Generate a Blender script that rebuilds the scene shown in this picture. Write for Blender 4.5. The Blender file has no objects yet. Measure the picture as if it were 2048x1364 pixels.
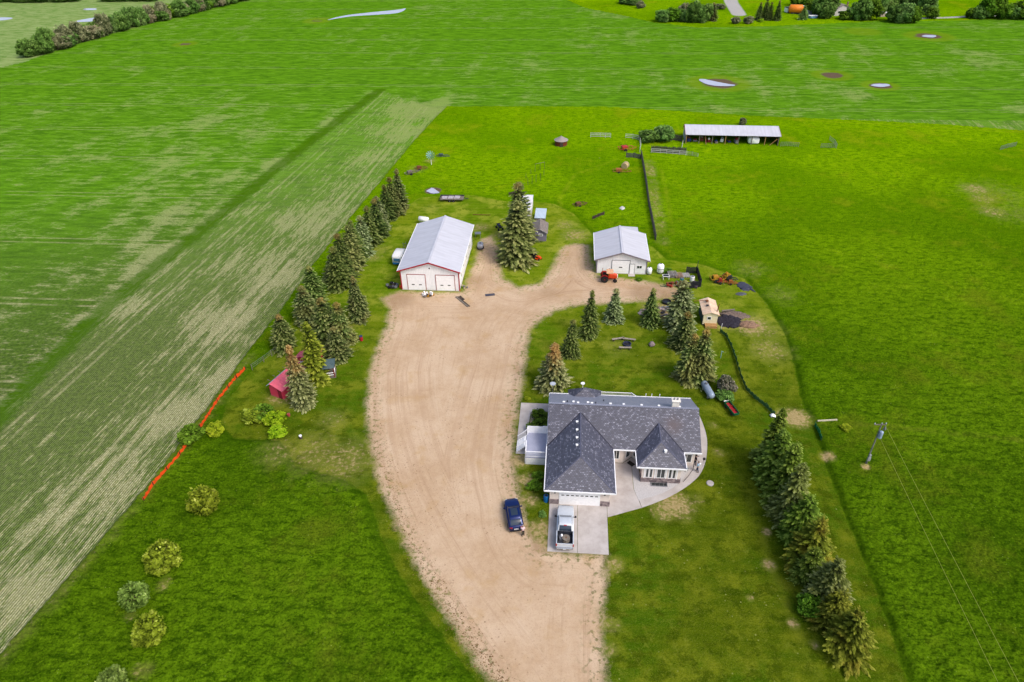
import bpy, bmesh, math, random
import numpy as np
from mathutils import Vector, Matrix

sc = bpy.context.scene
COL = sc.collection
R = math.radians

# ------------------------------------------------------------------ camera
H, FPX, PITCH, ROLL = 64.0, 1365.0, 35.7, -1.2
cam = bpy.data.cameras.new('camera')
cam.sensor_width = 36.0
cam.lens = FPX * 36.0 / 2048.0
cam.clip_start = 0.5
cam.clip_end = 6000
cam_o = bpy.data.objects.new('camera', cam)
COL.objects.link(cam_o)
cam_o.location = (0, 0, H)
cam_o.matrix_world = Matrix.Translation((0, 0, H)) @ Matrix.Rotation(R(90 - PITCH), 4, 'X') @ Matrix.Rotation(R(ROLL), 4, 'Z')
sc.camera = cam_o

# ------------------------------------------------------------------ sky, sun, exposure
SUN_EL, SUN_AZ = 50.0, 132.0        # azimuth clockwise from +Y
world = bpy.data.worlds.new('World')
sc.world = world
world.use_nodes = True
wn = world.node_tree
sky = wn.nodes.new('ShaderNodeTexSky')
sky.sky_type = 'NISHITA'
sky.sun_disc = False
sky.sun_elevation = R(SUN_EL)
sky.sun_rotation = R(SUN_AZ)
sky.air_density = 1.0
sky.dust_density = 4.0
sky.ozone_density = 1.0
bg = wn.nodes['Background']
bg.inputs[1].default_value = 0.15
wn.links.new(sky.outputs[0], bg.inputs[0])
sun = bpy.data.lights.new('sun', 'SUN')
sun.energy = 1.3
sun.angle = R(18)
sun.color = (1.0, 0.96, 0.88)
sun_o = bpy.data.objects.new('sun', sun)
COL.objects.link(sun_o)
sd = Vector((math.sin(R(SUN_AZ)) * math.cos(R(SUN_EL)), math.cos(R(SUN_AZ)) * math.cos(R(SUN_EL)), math.sin(R(SUN_EL))))
sun_o.rotation_euler = sd.to_track_quat('Z', 'Y').to_euler()
sun_o.location = (60, 80, 120)
sc.view_settings.view_transform = 'Standard'
sc.view_settings.look = 'None'
sc.view_settings.gamma = 1
sc.view_settings.exposure = 0.49

# ------------------------------------------------------------------ site survey: photo pixel -> point on the land
_c, _s = math.cos(R(PITCH)), math.sin(R(PITCH))
_cr, _sr = math.cos(R(ROLL)), math.sin(R(ROLL))
def G(px, py, z=0.0):
    x0, y0 = px - 1024, py - 682
    x = x0 * _cr + y0 * _sr
    dy = -x0 * _sr + y0 * _cr
    k = (H - z) / (FPX * _s + dy * _c)
    return (x * k, (FPX * _c - dy * _s) * k)
def PY(X, Y, Z):
    d = H - Z
    dep = Y * _c + d * _s
    x = X / dep * FPX
    return 682 + x * _sr + (d * _c - Y * _s) / dep * FPX * _cr
def HGT(bx, by, ty):
    X, Y = G(bx, by)
    lo, hi = 0.0, 50.0
    for _ in range(40):
        m = (lo + hi) / 2
        if PY(X, Y, m) > ty: lo = m
        else: hi = m
    return lo
def MPP(px, py):                      # metres per photo pixel, sideways
    a, b = G(px, py), G(px + 1, py)
    return math.hypot(a[0] - b[0], a[1] - b[1])
GRID = R(-5.3)                        # the farm's building line

# ------------------------------------------------------------------ node helpers
class NT:
    def __init__(s, name):
        s.m = bpy.data.materials.new(name)
        s.m.use_nodes = True
        s.t = s.m.node_tree
        s.b = s.t.nodes['Principled BSDF']
        s.b.inputs['Specular IOR Level'].default_value = 0.3
    def n(s, k, **kw):
        x = s.t.nodes.new(k)
        for a, b in kw.items(): setattr(x, a, b)
        return x
    def put(s, sock, v):
        if isinstance(v, bpy.types.NodeSocket): s.t.links.new(v, sock)
        elif v is not None:
            if hasattr(sock.default_value, '__len__'):
                if not hasattr(v, '__len__'): v = (v,) * len(sock.default_value)
                v = tuple(v)
                if len(v) == 3 and len(sock.default_value) == 4: v = v + (1,)
                sock.default_value = v
            else: sock.default_value = v
    def math(s, op, a, b=None, c=None, clamp=False):
        x = s.n('ShaderNodeMath', operation=op, use_clamp=clamp)
        s.put(x.inputs[0], a)
        if b is not None: s.put(x.inputs[1], b)
        if c is not None: s.put(x.inputs[2], c)
        return x.outputs[0]
    def mix(s, f, a, b, mode='MIX'):
        x = s.n('ShaderNodeMix', data_type='RGBA', blend_type=mode)
        s.put(x.inputs[0], f); s.put(x.inputs[6], a); s.put(x.inputs[7], b)
        return x.outputs[2]
    def ss(s, v, lo, hi, a=0.0, b=1.0):
        x = s.n('ShaderNodeMapRange', interpolation_type='SMOOTHSTEP')
        s.put(x.inputs[0], v)
        for i, q in ((1, lo), (2, hi), (3, a), (4, b)): s.put(x.inputs[i], q)
        return x.outputs[0]
    def noise(s, vec, scale=1.0, detail=3.0, rough=0.55, dist=0.0):
        x = s.n('ShaderNodeTexNoise')
        if vec is not None: s.put(x.inputs['Vector'], vec)
        x.inputs['Scale'].default_value = scale
        x.inputs['Detail'].default_value = detail
        x.inputs['Roughness'].default_value = rough
        x.inputs['Distortion'].default_value = dist
        return x.outputs[0]
    def vor(s, vec, scale, out=0, rnd=1.0):
        x = s.n('ShaderNodeTexVoronoi')
        if vec is not None: s.put(x.inputs['Vector'], vec)
        x.inputs['Scale'].default_value = scale
        x.inputs['Randomness'].default_value = rnd
        return x.outputs[out]
    def dot(s, v, d):
        x = s.n('ShaderNodeVectorMath', operation='DOT_PRODUCT')
        s.put(x.inputs[0], v); x.inputs[1].default_value = d
        return x.outputs['Value']
    def xyz(s, a, b, c=0.0):
        x = s.n('ShaderNodeCombineXYZ')
        s.put(x.inputs[0], a); s.put(x.inputs[1], b); s.put(x.inputs[2], c)
        return x.outputs[0]
    def attr(s, name):
        return s.n('ShaderNodeAttribute', attribute_name=name).outputs['Fac']
    def pos(s): return s.n('ShaderNodeNewGeometry').outputs['Position']
    def obj(s): return s.n('ShaderNodeTexCoord').outputs['Object']
    def uv(s): return s.n('ShaderNodeTexCoord').outputs['UV']
    def rnd(s): return s.n('ShaderNodeObjectInfo').outputs['Random']
    def bump(s, h, strength=0.5, dist=0.1, nrm=None):
        x = s.n('ShaderNodeBump')
        x.inputs['Strength'].default_value = strength
        x.inputs['Distance'].default_value = dist
        s.put(x.inputs['Height'], h)
        if nrm is not None: s.put(x.inputs['Normal'], nrm)
        return x.outputs[0]
    def done(s, col, rough=0.8, nrm=None, metal=0.0):
        s.put(s.b.inputs['Base Color'], col)
        s.put(s.b.inputs['Roughness'], rough)
        s.put(s.b.inputs['Metallic'], metal)
        if nrm is not None: s.put(s.b.inputs['Normal'], nrm)
        return s.m

def lin(v):
    v = v / 255.0
    return v / 12.92 if v <= 0.04045 else ((v + 0.055) / 1.055) ** 2.4
def S(r, g, b, k=0.7):                # a colour read off the photograph, brought down to a surface's own colour
    return (lin(r) * k, lin(g) * k, lin(b) * k)

MATS = {}
def mat(name, rgb, rough=0.7, metal=0.0, var=0.18, scale=2.5, dirt=None, bump=0.0, bscale=20, spec=0.3):
    """a plain painted / timber / metal surface with uneven tone and wear"""
    if name in MATS: return MATS[name]
    t = NT(name)
    o = t.obj()
    n1 = t.noise(o, scale, 5, 0.65)
    n2 = t.noise(o, scale * 9, 3, 0.6)
    f = t.math('MULTIPLY_ADD', n1, 0.65, t.math('MULTIPLY', n2, 0.35))
    lo = tuple(c * (1 - var * 1.6) for c in rgb)
    hi = tuple(min(0.95, c * (1 + var * 0.8)) for c in rgb)
    col = t.mix(t.ss(f, 0.3, 0.7), lo, hi)
    if dirt is not None:
        d = t.ss(t.noise(o, scale * 1.7, 6, 0.7), 0.52, 0.72)
        col = t.mix(t.math('MULTIPLY', d, 0.75), col, dirt)
    nr = t.bump(t.noise(o, bscale, 3), bump, 0.03) if bump else None
    t.b.inputs['Specular IOR Level'].default_value = spec
    MATS[name] = t.done(col, rough, nr, metal)
    return MATS[name]

# ------------------------------------------------------------------ mesh helpers
class MB:
    def __init__(s): s.v, s.f, s.m = [], [], []
    def face(s, pts, mi=0):
        i = len(s.v); s.v += [tuple(p) for p in pts]
        s.f.append(tuple(range(i, i + len(pts)))); s.m.append(mi)
        return s
    def add(s, vs, fs, mi=0):
        i = len(s.v); s.v += [tuple(p) for p in vs]
        for f in fs: s.f.append(tuple(i + k for k in f)); s.m.append(mi)
        return s
    def box(s, x0, x1, y0, y1, z0, z1, mi=0, M=None):
        vs = [(x, y, z) for z in (z0, z1) for y in (y0, y1) for x in (x0, x1)]
        if M is not None: vs = [M @ Vector(p) for p in vs]
        return s.add(vs, [(0, 2, 3, 1), (4, 5, 7, 6), (0, 1, 5, 4), (2, 6, 7, 3), (0, 4, 6, 2), (1, 3, 7, 5)], mi)
    def bar(s, a, b, w, h=None, mi=0):        # rectangular bar between two points
        a, b = Vector(a), Vector(b); h = h or w
        d = (b - a); L = d.length
        if L < 1e-6: return s
        q = d.to_track_quat('X', 'Z').to_matrix().to_4x4()
        return s.box(0, L, -w / 2, w / 2, -h / 2, h / 2, mi, Matrix.Translation(a) @ q)
    def tube(s, a, b, r0, r1=None, n=10, mi=0, cap=True):
        a, b = Vector(a), Vector(b); r1 = r0 if r1 is None else r1
        q = (b - a).to_track_quat('Z', 'Y')
        vs = []
        for p, r in ((a, r0), (b, r1)):
            for i in range(n):
                t = 2 * math.pi * i / n
                vs.append(p + q @ Vector((r * math.cos(t), r * math.sin(t), 0)))
        fs = [(i, (i + 1) % n, n + (i + 1) % n, n + i) for i in range(n)]
        if cap: fs += [tuple(range(n - 1, -1, -1)), tuple(range(n, 2 * n))]
        return s.add(vs, fs, mi)
    def lathe(s, prof, n=16, c=(0, 0, 0), axis='Z', mi=0, jit=0.0, rng=None):
        vs = []
        for r, z in prof:
            for i in range(n):
                t = 2 * math.pi * i / n
                k = r * (1 + (rng.uniform(-jit, jit) if jit else 0))
                p = (k * math.cos(t), k * math.sin(t), z)
                if axis == 'X': p = (p[2], p[0], p[1])
                if axis == 'Y': p = (p[0], p[2], p[1])
                vs.append((p[0] + c[0], p[1] + c[1], p[2] + c[2]))
        fs = []
        for j in range(len(prof) - 1):
            for i in range(n):
                fs.append((j * n + i, j * n + (i + 1) % n, (j + 1) * n + (i + 1) % n, (j + 1) * n + i))
        fs += [tuple(range(n - 1, -1, -1)), tuple(range((len(prof) - 1) * n, len(prof) * n))]
        return s.add(vs, fs, mi)
    def prism(s, poly, z0, z1, mi=0):
        n = len(poly)
        vs = [(x, y, z0) for x, y in poly] + [(x, y, z1) for x, y in poly]
        fs = [(i, (i + 1) % n, n + (i + 1) % n, n + i) for i in range(n)]
        fs += [tuple(range(n - 1, -1, -1)), tuple(range(n, 2 * n))]
        return s.add(vs, fs, mi)
    def loft(s, rings, mi=0, cap=True):
        n = len(rings[0]); vs = [p for r in rings for p in r]
        fs = []
        for j in range(len(rings) - 1):
            for i in range(n):
                fs.append((j * n + i, j * n + (i + 1) % n, (j + 1) * n + (i + 1) % n, (j + 1) * n + i))
        if cap: fs += [tuple(range(n - 1, -1, -1)), tuple(range((len(rings) - 1) * n, len(rings) * n))]
        return s.add(vs, fs, mi)
    def build(s, name, mats, parent=None, smooth=False, bevel=0.0):
        me = bpy.data.meshes.new(name)
        me.from_pydata(s.v, [], s.f)
        if not isinstance(mats, (list, tuple)): mats = [mats]
        for m in mats: me.materials.append(m)
        me.polygons.foreach_set('material_index', s.m)
        bm = bmesh.new(); bm.from_mesh(me)
        bmesh.ops.remove_doubles(bm, verts=bm.verts, dist=1e-5)
        bmesh.ops.recalc_face_normals(bm, faces=bm.faces)
        if bevel:
            es = [e for e in bm.edges if len(e.link_faces) == 2 and e.calc_face_angle(0) > 0.5]
            bmesh.ops.bevel(bm, geom=es, offset=bevel, segments=2, affect='EDGES', clamp_overlap=True)
        uvl = bm.loops.layers.uv.new('UVMap')
        for f in bm.faces:
            nn = f.normal
            u = Vector((0, 0, 1)).cross(nn)
            if u.length < 1e-3: u = Vector((1, 0, 0))
            u.normalize(); w = nn.cross(u)
            for l in f.loops: l[uvl].uv = (l.vert.co.dot(u), l.vert.co.dot(w))
            if smooth: f.smooth = True
        bm.to_mesh(me); bm.free()
        o = bpy.data.objects.new(name, me)
        COL.objects.link(o)
        if parent is not None: o.parent = parent
        return o

def tag(o, label=None, cat=None, group=None, kind=None):
    if label: o['label'] = label
    if cat: o['category'] = cat
    if group: o['group'] = group
    if kind: o['kind'] = kind
    return o
def thing(name, label, cat, loc, rz=0.0, group=None):
    o = bpy.data.objects.new(name, None)
    COL.objects.link(o)
    o.empty_display_size = 0.3
    o.location = (loc[0], loc[1], loc[2] if len(loc) > 2 else 0.0)
    o.rotation_euler = (0, 0, rz)
    return tag(o, label, cat, group)
def copy_tree(o, parent=None):
    kids = [c for c in bpy.data.objects if c.parent == o]
    c = o.copy(); COL.objects.link(c)
    if parent is not None: c.parent = parent
    for k in kids: copy_tree(k, c)
    return c

def fence_run(name, pts, label, cat, pm, rm, h=1.3, gap=2.4, style='rails', group=None, base=0.0, lean=0.0):
    """a fence through ground points; posts are parts, the infill one part per bay"""
    o = pts[0]; root = thing(name, label, cat, (o[0], o[1], base), 0, group)
    rr = random.Random(int(o[0] * 100))
    P = [Vector((p[0] - o[0], p[1] - o[1], 0)) for p in pts]
    knots = []
    for a, b in zip(P[:-1], P[1:]):
        n = max(1, int(round((b - a).length / gap)))
        knots += [a.lerp(b, i / n) for i in range(n)]
    knots.append(P[-1])
    for i, k in enumerate(knots):
        hh = h * rr.uniform(0.98, 1.08)
        j = Vector((rr.uniform(-lean, lean), rr.uniform(-lean, lean), 0))
        if i < 98: MB().tube(k - Vector((0, 0, 0.1)), k + j + Vector((0, 0, hh)), 0.06, 0.05, 6).build('post', pm, root)
    for i, (a, b) in enumerate(zip(knots[:-1], knots[1:])):
        if i >= 98: break
        m = MB(); up = Vector((0, 0, 1)); d = (b - a)
        if style == 'rails':
            for z in (0.35, 0.68, 0.98):
                m.bar(a + up * h * z, b + up * h * (z + rr.uniform(-.03, .03)), 0.04, 0.13)
        elif style == 'boards':
            n = max(2, int(d.length / 0.2))
            for k in range(n):
                p = a + d * ((k + 0.5) / n); q = h * rr.uniform(0.82, 1.0)
                m.bar(p + up * 0.03, p + up * q, 0.03, 0.165 * d.length / n / 0.2)
            for z in (0.25, 0.8): m.bar(a + up * h * z, b + up * h * z, 0.07, 0.08)
        elif style == 'panel':
            for z in (0.1, 0.98): m.bar(a + up * h * z, b + up * h * z, 0.05)
            n = 5
            for k in range(n + 1):
                p = a + d * (k / n); m.bar(p + up * h * 0.1, p + up * h, 0.04)
            for z in (0.3, 0.5, 0.72): m.bar(a + up * h * z, b + up * h * z, 0.035)
        elif style == 'net':      # plastic mesh: sagging sheet with thickness
            n = 8; side = d.normalized().cross(up)
            top, bot = [], []
            for k in range(n + 1):
                t = k / n; sag = 4 * t * (1 - t)
                w = side * (0.05 * math.sin(k * 2.1 + i) + 0.012)
                top.append(a + d * t + up * (h * (0.97 - 0.16 * sag * rr.uniform(.6, 1.2))) + w * 2)
                bot.append(a + d * t + up * 0.05 + w)
            for k in range(n):
                m.face([bot[k], bot[k + 1], top[k + 1], top[k]])
                q = side * 0.02
                m.face([top[k] + q, top[k + 1] + q, bot[k + 1] + q, bot[k] + q])
                m.face([top[k], top[k + 1], top[k + 1] + q, top[k] + q])
        elif style == 'wire':
            for z in (0.4, 0.7, 0.95): m.tube(a + up * h * z, b + up * h * z, 0.012, n=4)
        m.build({'rails': 'rails', 'boards': 'boards', 'panel': 'panel', 'net': 'netting', 'wire': 'wire'}[style], rm, root)
    return root
# ------------------------------------------------------------------ the land: one sheet, split by what grows on it
def vnoise(x, y, seed=0):
    xi, yi = np.floor(x).astype(np.int64), np.floor(y).astype(np.int64)
    fx, fy = x - xi, y - yi
    fx, fy = fx * fx * (3 - 2 * fx), fy * fy * (3 - 2 * fy)
    def h(a, b):
        n = (a * 374761393 + b * 668265263 + seed * 974711) & 0x7fffffff
        n = ((n ^ (n >> 13)) * 1274126177) & 0x7fffffff
        return ((n ^ (n >> 16)) & 0xffff) / 65535.0
    return (h(xi, yi) * (1 - fx) + h(xi + 1, yi) * fx) * (1 - fy) + (h(xi, yi + 1) * (1 - fx) + h(xi + 1, yi + 1) * fx) * fy
def fbm(x, y, oct=3, seed=0):
    a, s, t = 1.0, 0.0, 0.0
    for o in range(oct):
        s += a * vnoise(x * 2 ** o, y * 2 ** o, seed + o); t += a; a *= 0.55
    return s / t
def sdf(X, Y, poly):
    d = np.full(X.shape, 1e9); ins = np.zeros(X.shape, bool); n = len(poly)
    for i in range(n):
        x0, y0 = poly[i]; x1, y1 = poly[(i + 1) % n]
        ex, ey = x1 - x0, y1 - y0; L = ex * ex + ey * ey + 1e-9
        t = np.clip(((X - x0) * ex + (Y - y0) * ey) / L, 0, 1)
        d = np.minimum(d, (X - x0 - t * ex) ** 2 + (Y - y0 - t * ey) ** 2)
        if abs(ey) > 1e-9:
            c = ((y0 > Y) != (y1 > Y)) & (X < ex * (Y - y0) / ey + x0)
            ins ^= c
    return np.where(ins, 1, -1) * np.sqrt(d)
def seg(X, Y, pts):
    d = np.full(X.shape, 1e9)
    for (x0, y0), (x1, y1) in zip(pts[:-1], pts[1:]):
        ex, ey = x1 - x0, y1 - y0; L = ex * ex + ey * ey + 1e-9
        t = np.clip(((X - x0) * ex + (Y - y0) * ey) / L, 0, 1)
        d = np.minimum(d, (X - x0 - t * ex) ** 2 + (Y - y0 - t * ey) ** 2)
    return np.sqrt(d)
def GP(L): return [G(*p) for p in L]

gravel_px = [(762, 596), (800, 582), (925, 583), (946, 530), (962, 478), (985, 470), (1000, 500), (1006, 556), (1040, 574), (1078, 566), (1098, 545), (1112, 515), (1122, 494), (1150, 486), (1176, 490), (1190, 540), (1200, 552), (1290, 560), (1345, 574), (1375, 586), (1350, 596), (1290, 602), (1215, 608), (1150, 612), (1108, 624), (1080, 640), (1062, 664), (1054, 700), (1050, 740), (1042, 780), (1036, 820), (1030, 870), (1026, 920), (1034, 960), (1046, 1000), (1052, 1040), (1072, 1080), (1098, 1104), (1150, 1106), (1214, 1106), (1212, 1160), (1208, 1230), (1212, 1364), (1214, 1520), (1060, 1520), (1000, 1400), (978, 1364), (936, 1300), (890, 1230), (850, 1165), (812, 1095), (778, 1020), (752, 950), (737, 880), (732, 810), (736, 750), (752, 695), (772, 650), (776, 620)]
lawn_px = [(838, 396), (900, 389), (950, 391), (1010, 403), (1070, 402), (1110, 408), (1148, 428), (1182, 466), (1190, 488), (1300, 490), (1335, 520), (1400, 528), (1490, 558), (1535, 610), (1570, 670), (1590, 740), (1602, 800), (1625, 850), (1650, 930), (1690, 1030), (1735, 1140), (1780, 1260), (1815, 1364), (1850, 1500), (1030, 1520), (955, 1364), (900, 1290), (850, 1225), (800, 1150), (765, 1080), (748, 1030), (735, 990), (690, 958), (640, 945), (590, 930), (578, 902), (560, 880), (470, 878), (440, 850), (455, 800), (500, 745), (540, 705), (600, 620), (690, 560), (745, 480), (800, 420)]
crop_px = [(-900, 2400), (-330, 1650), (0, 1310), (105, 1190), (200, 1085), (300, 965), (390, 850), (480, 725), (560, 622), (640, 512), (730, 400), (820, 292), (862, 245), (894, 213), (1050, 213), (1210, 214), (1350, 222), (1500, 232), (1700, 240), (1900, 250), (2048, 262), (2600, 300)]
cropP = GP(crop_px) + [(1500, 190), (2600, 360), (2600, 354), (400, 357.0)] + GP([(2200, 32), (2048, 38), (1900, 42), (1780, 42), (1600, 50), (1500, 54), (1400, 56), (1310, 46), (1240, 30), (1170, 16), (1120, -6)]) + [(60, 3600), (-3400, 3600), (-3400, 20)]
gravelP, lawnP = GP(gravel_px), GP(lawn_px)
strip = GP([(-200, 1060), (75, 745), (240, 590), (440, 430), (560, 330), (680, 238), (760, 180)])
belt = GP([(45, 125), (120, 98), (220, 68), (330, 38), (430, 15), (520, -12), (600, -35)])
bald = [(1350, 1010, 2.6, .8), (1330, 1020, 2.0, .7), (1655, 915, 1.0, 1), (1592, 836, 2.2, 1), (1570, 832, 1.6, .9), (1730, 936, .6, 1), (1534, 1064, .7, .8), (1538, 1130, .9, .8), (1585, 1247, .7, .8), (1630, 1290, .6, .6), (1500, 1195, .5, .6),
        (1450, 640, 3.4, .8), (1500, 650, 3.6, .8), (1540, 700, 4, .5), (1530, 660, 3.5, .45), (1320, 622, 3.5, .9), (1345, 635, 3.2, .8), (1310, 575, 3, .6), (1345, 590, 3.5, .75), (1290, 585, 3.5, .7),
        (950, 560, 3.0, .5), (1003, 470, 2.5, .6), (960, 455, 2.6, .6), (600, 800, 2.2, .7), (560, 795, 2.4, .6), (630, 905, 5, .45), (690, 920, 5, .5), (560, 905, 4, .4), (665, 840, 3, .4), (695, 655, 2, .5), (760, 500, 3, .4), (745, 515, 2.5, .5),
        (1040, 920, 1.6, .9), (1052, 960, 1.5, .75), (1060, 1000, 1.4, .7), (1082, 1060, 1.8, .8), (1085, 1090, 1.3, .9), (1045, 870, 1.2, .8), (1228, 1130, 1.3, .6), (1222, 1250, 1.2, .5), (860, 418, 3.5, .3), (1000, 620, 3, .2),
        (1220, 1300, 1.0, .5), (1425, 850, 1, .4), (1437, 905, .9, .6), (1395, 1000, 1.2, .4), (1400, 690, 3.5, .35), (1235, 690, 4, .3), (1100, 585, 3, .4), (1150, 470, 3.5, .6), (1130, 450, 3, .5), (800, 600, 3.5, .6), (1560, 590, 4, .3), (1500, 540, 4, .35),
        (330, 1172, 1.0, .5), (262, 1235, .9, .45), (285, 1345, 1.3, .4), (1990, 390, 9, .3), (1950, 380, 4, .6), (1965, 400, 3.5, .5), (1985, 425, 4, .5), (2040, 430, 8, .3), (835, 340, 3, .4), (860, 323, 2, .5)]
cropbald = [(830, 215, 9, 1), (860, 222, 7, 1), (810, 228, 8, .9), (780, 262, 9, .8), (810, 262, 7, .8), (880, 205, 6, .8), (920, 196, 9, .6), (750, 310, 7, .6), (1250, 28, 14, 1), (1200, 26, 10, .9), (1290, 32, 8, .9), (1220, 12, 10, .8), (2040, 215, 8, 1), (1170, 92, 5, .7), (335, 505, 4, .9), (300, 540, 5, 1), (240, 620, 5, 1), (480, 425, 4, .8), (560, 330, 4, .8), (270, 137, 4, .9), (230, 190, 3, .9), (40, 700, 11, .3), (90, 680, 9, .25), (660, 245, 4, .8), (430, 640, 7, .7), (540, 560, 6, .7), (370, 830, 6, .8), (440, 760, 5, .8), (120, 1010, 5, .6), (230, 960, 5, .7), (60, 1180, 4, .8), (620, 440, 8, .6), (500, 520, 7, .7), (1900, 205, 9, .5), (1600, 130, 7, .5), (1700, 190, 7, .5), (1100, 150, 20, .35), (1050, 130, 18, .35), (700, 60, 5, .4)]
wet = [(1437, 166, 9.5, .95), (1664, 150, 6.5, .9), (1760, 171, 5.5, 1), (1858, 72, 9, .9), (370, 88, 5, .8), (1725, 63, 8, .6), (865, 381, 3.0, 1), (635, 41, 7, .7), (190, 38, 14, .5)]
rings = [(2000, 400, 17, .6), (615, 880, 3.0, .8), (690, 905, 2.4, .8), (655, 925, 2.2, .6), (470, 435, 11, .35)]
shrubby = [(545, 835, 3.5, 1)]

def blob(X, Y, L, k=1.0):
    out = np.zeros(X.shape)
    for px, py, r, a in L:
        x, y = G(px, py)
        out = np.maximum(out, a * np.clip(1.35 - np.hypot(X - x, (Y - y)) / (r * k), 0, 1))
    return out

NU, NV = 900, 780
pys = np.linspace(1500, -6, NV)
ys_ = np.array([G(1024, p)[1] for p in pys])
ys_ = np.concatenate([[-400, -150, -60, -20, -5, 5, 14], ys_[ys_ > 18], [440, 460, 490, 530, 600, 700, 900, 1300, 2200, 3600]])
us = np.concatenate([[-60, -20, -8, -4, -2.4, -1.7], np.linspace(-1.3, 1.3, NU), [1.7, 2.4, 4, 8, 20, 60]])
YY, UU = np.meshgrid(ys_, us, indexing='ij')
wid = 0.75 * np.maximum(YY * _c + H * _s, 36)
XX = UU * wid
XX = np.clip(XX, -4000, 4000)
nr, nc = XX.shape
gx, gy = XX.ravel(), YY.ravel()
sg0 = None
wob = (fbm(gx * .9, gy * .9, 3, 5) - .5) * 1.1
sg0 = sdf(gx, gy, gravelP)
sg = sg0 + wob * 0.9
sl = sdf(gx, gy, lawnP) + wob * .35
scp = sdf(gx, gy, cropP) + wob * .5
dstrip = seg(gx, gy, strip)
# upper part of the crop (rows run along the farm's building line) lies west of the green strip or north of the farm
sup = sdf(gx, gy, strip + [(-24, 214), (-12, 205), (1500, 60), (1500, 3600), (-3400, 3600), (-3400, 20)])
dbelt = seg(gx, gy, belt)
sbf = sdf(gx, gy, belt + [(-300, 900), (-3400, 900), (-3400, 200), G(-400, 210), G(-150, 168)])     # pale field behind the shelterbelt
dirt = blob(gx, gy, bald)
weedl = GP([(1298, 325), (1303, 360), (1310, 400), (1317, 440), (1325, 485)])
dirt = np.maximum(dirt, (.10 + .55 * fbm(gx * .5, gy * .5, 3, 41)) * np.clip(1.5 - seg(gx, gy, weedl) / 1.5, 0, 1))
dirt = np.maximum(dirt, .30 * np.clip(1.3 - seg(gx, gy, GP([(0, 1316), (110, 1196), (300, 972), (400, 850), (500, 715)])) / 1.6, 0, 1))
cb = blob(gx, gy, cropbald)
wt = blob(gx, gy, wet)
rg = np.zeros(gx.shape)
for px, py, r, a in rings:
    x, y = G(px, py); d = np.abs(np.hypot(gx - x, gy - y) - r)
    rg = np.maximum(rg, a * np.clip(1 - d / (0.12 * r + .25), 0, 1))
# tall growth stands higher than mown grass
tallm = np.clip((-sl - 0.15) / 0.5, 0, 1) * np.clip((-scp + .3) / .6, 0, 1) * np.clip((-sg) / 1.2, 0, 1)
res = np.maximum(np.hypot(gx, gy + 40) / 750, 0.1)
am = np.clip(0.35 / res, 0.12, 1)
hn = fbm(gx * 1.1, gy * 1.1, 3, 11); hl = fbm(gx * .16, gy * .16, 2, 21); hs = fbm(gx * 3.2, gy * 3.2, 2, 31)
gz = tallm * (0.20 + 0.20 * (hn - .35) * (0.5 + hl) + 0.26 * (hs - .5) * am)
gz += np.clip(sl, 0, 1) * (hs - .5) * 0.05 * (sg < -.3)
gz += np.where(scp > 0, (hn - .5) * 0.10, 0)
gz += (fbm(gx * .02, gy * .02, 2, 77) - .5) * 0.0
gz = np.where(wt > .05, gz * np.clip(1 - wt * 3, 0, 1) - 0.10 * np.clip(wt, 0, 1), gz)
gz = np.where(blob(gx, gy, [(1435, 640, 3, 1), (1320, 625, 3, 1), (1078, 840, 2.5, 1)]) > 0, gz * .2, gz)
gz = np.where(sg > 0, (hs - .5) * 0.03, gz)

dpath = np.minimum.reduce([seg(gx, gy, GP(L)) for L in ([(1610, 846), (1700, 850), (1850, 862), (2100, 888)], [(1345, 470), (1335, 400), (1322, 340)], [(1130, 440), (1118, 400), (1150, 350), (1230, 322)], [(1100, 216), (1300, 224), (1500, 236), (1800, 252), (2100, 270)], [(1480, 950), (1560, 1180), (1640, 1364)])])
reg = np.zeros(gx.shape, int)                       # 0 pasture
reg[sl > 0] = 1
reg[scp > 0] = 2
reg[sg > 0] = 3
road1 = GP([(1455, -30), (1462, 5), (1478, 30)])
road2 = [G(1830, 38), G(1900, 36), G(1960, 33), G(2100, 30), G(2400, 26)]
drd = np.minimum(seg(gx, gy, road1) - 3.2, seg(gx, gy, road2) - 1.3)
fq = np.maximum.reduce([reg.reshape(nr, nc)[:-1, :-1], reg.reshape(nr, nc)[1:, 1:]]).ravel()
ii = np.arange(nr * nc).reshape(nr, nc)
quads = np.stack([ii[:-1, :-1], ii[:-1, 1:], ii[1:, 1:], ii[1:, :-1]], -1).reshape(-1, 4)

# ---- one material for the land
t = NT('land')
P = t.pos()
A_g, A_l, A_c = t.attr('gravel'), t.attr('lawn'), t.attr('crop')
A_d, A_cb, A_w, A_st, A_up, A_bf, A_rg, A_rd = [t.attr(k) for k in ('dirt', 'cropbald', 'wet', 'strip', 'upper', 'backfield', 'ring', 'road')]
n_f = t.noise(P, 9.0, 2, .6)
n_m = t.noise(P, 1.7, 4, .62)
n_l = t.noise(P, 0.22, 4, .6)
n_x = t.noise(P, 0.035, 3, .55)
edge = t.math('MULTIPLY_ADD', t.math('SUBTRACT', n_m, 0.5), 2.4, t.math('MULTIPLY', t.math('SUBTRACT', n_f, .5), 0.8))
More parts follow.
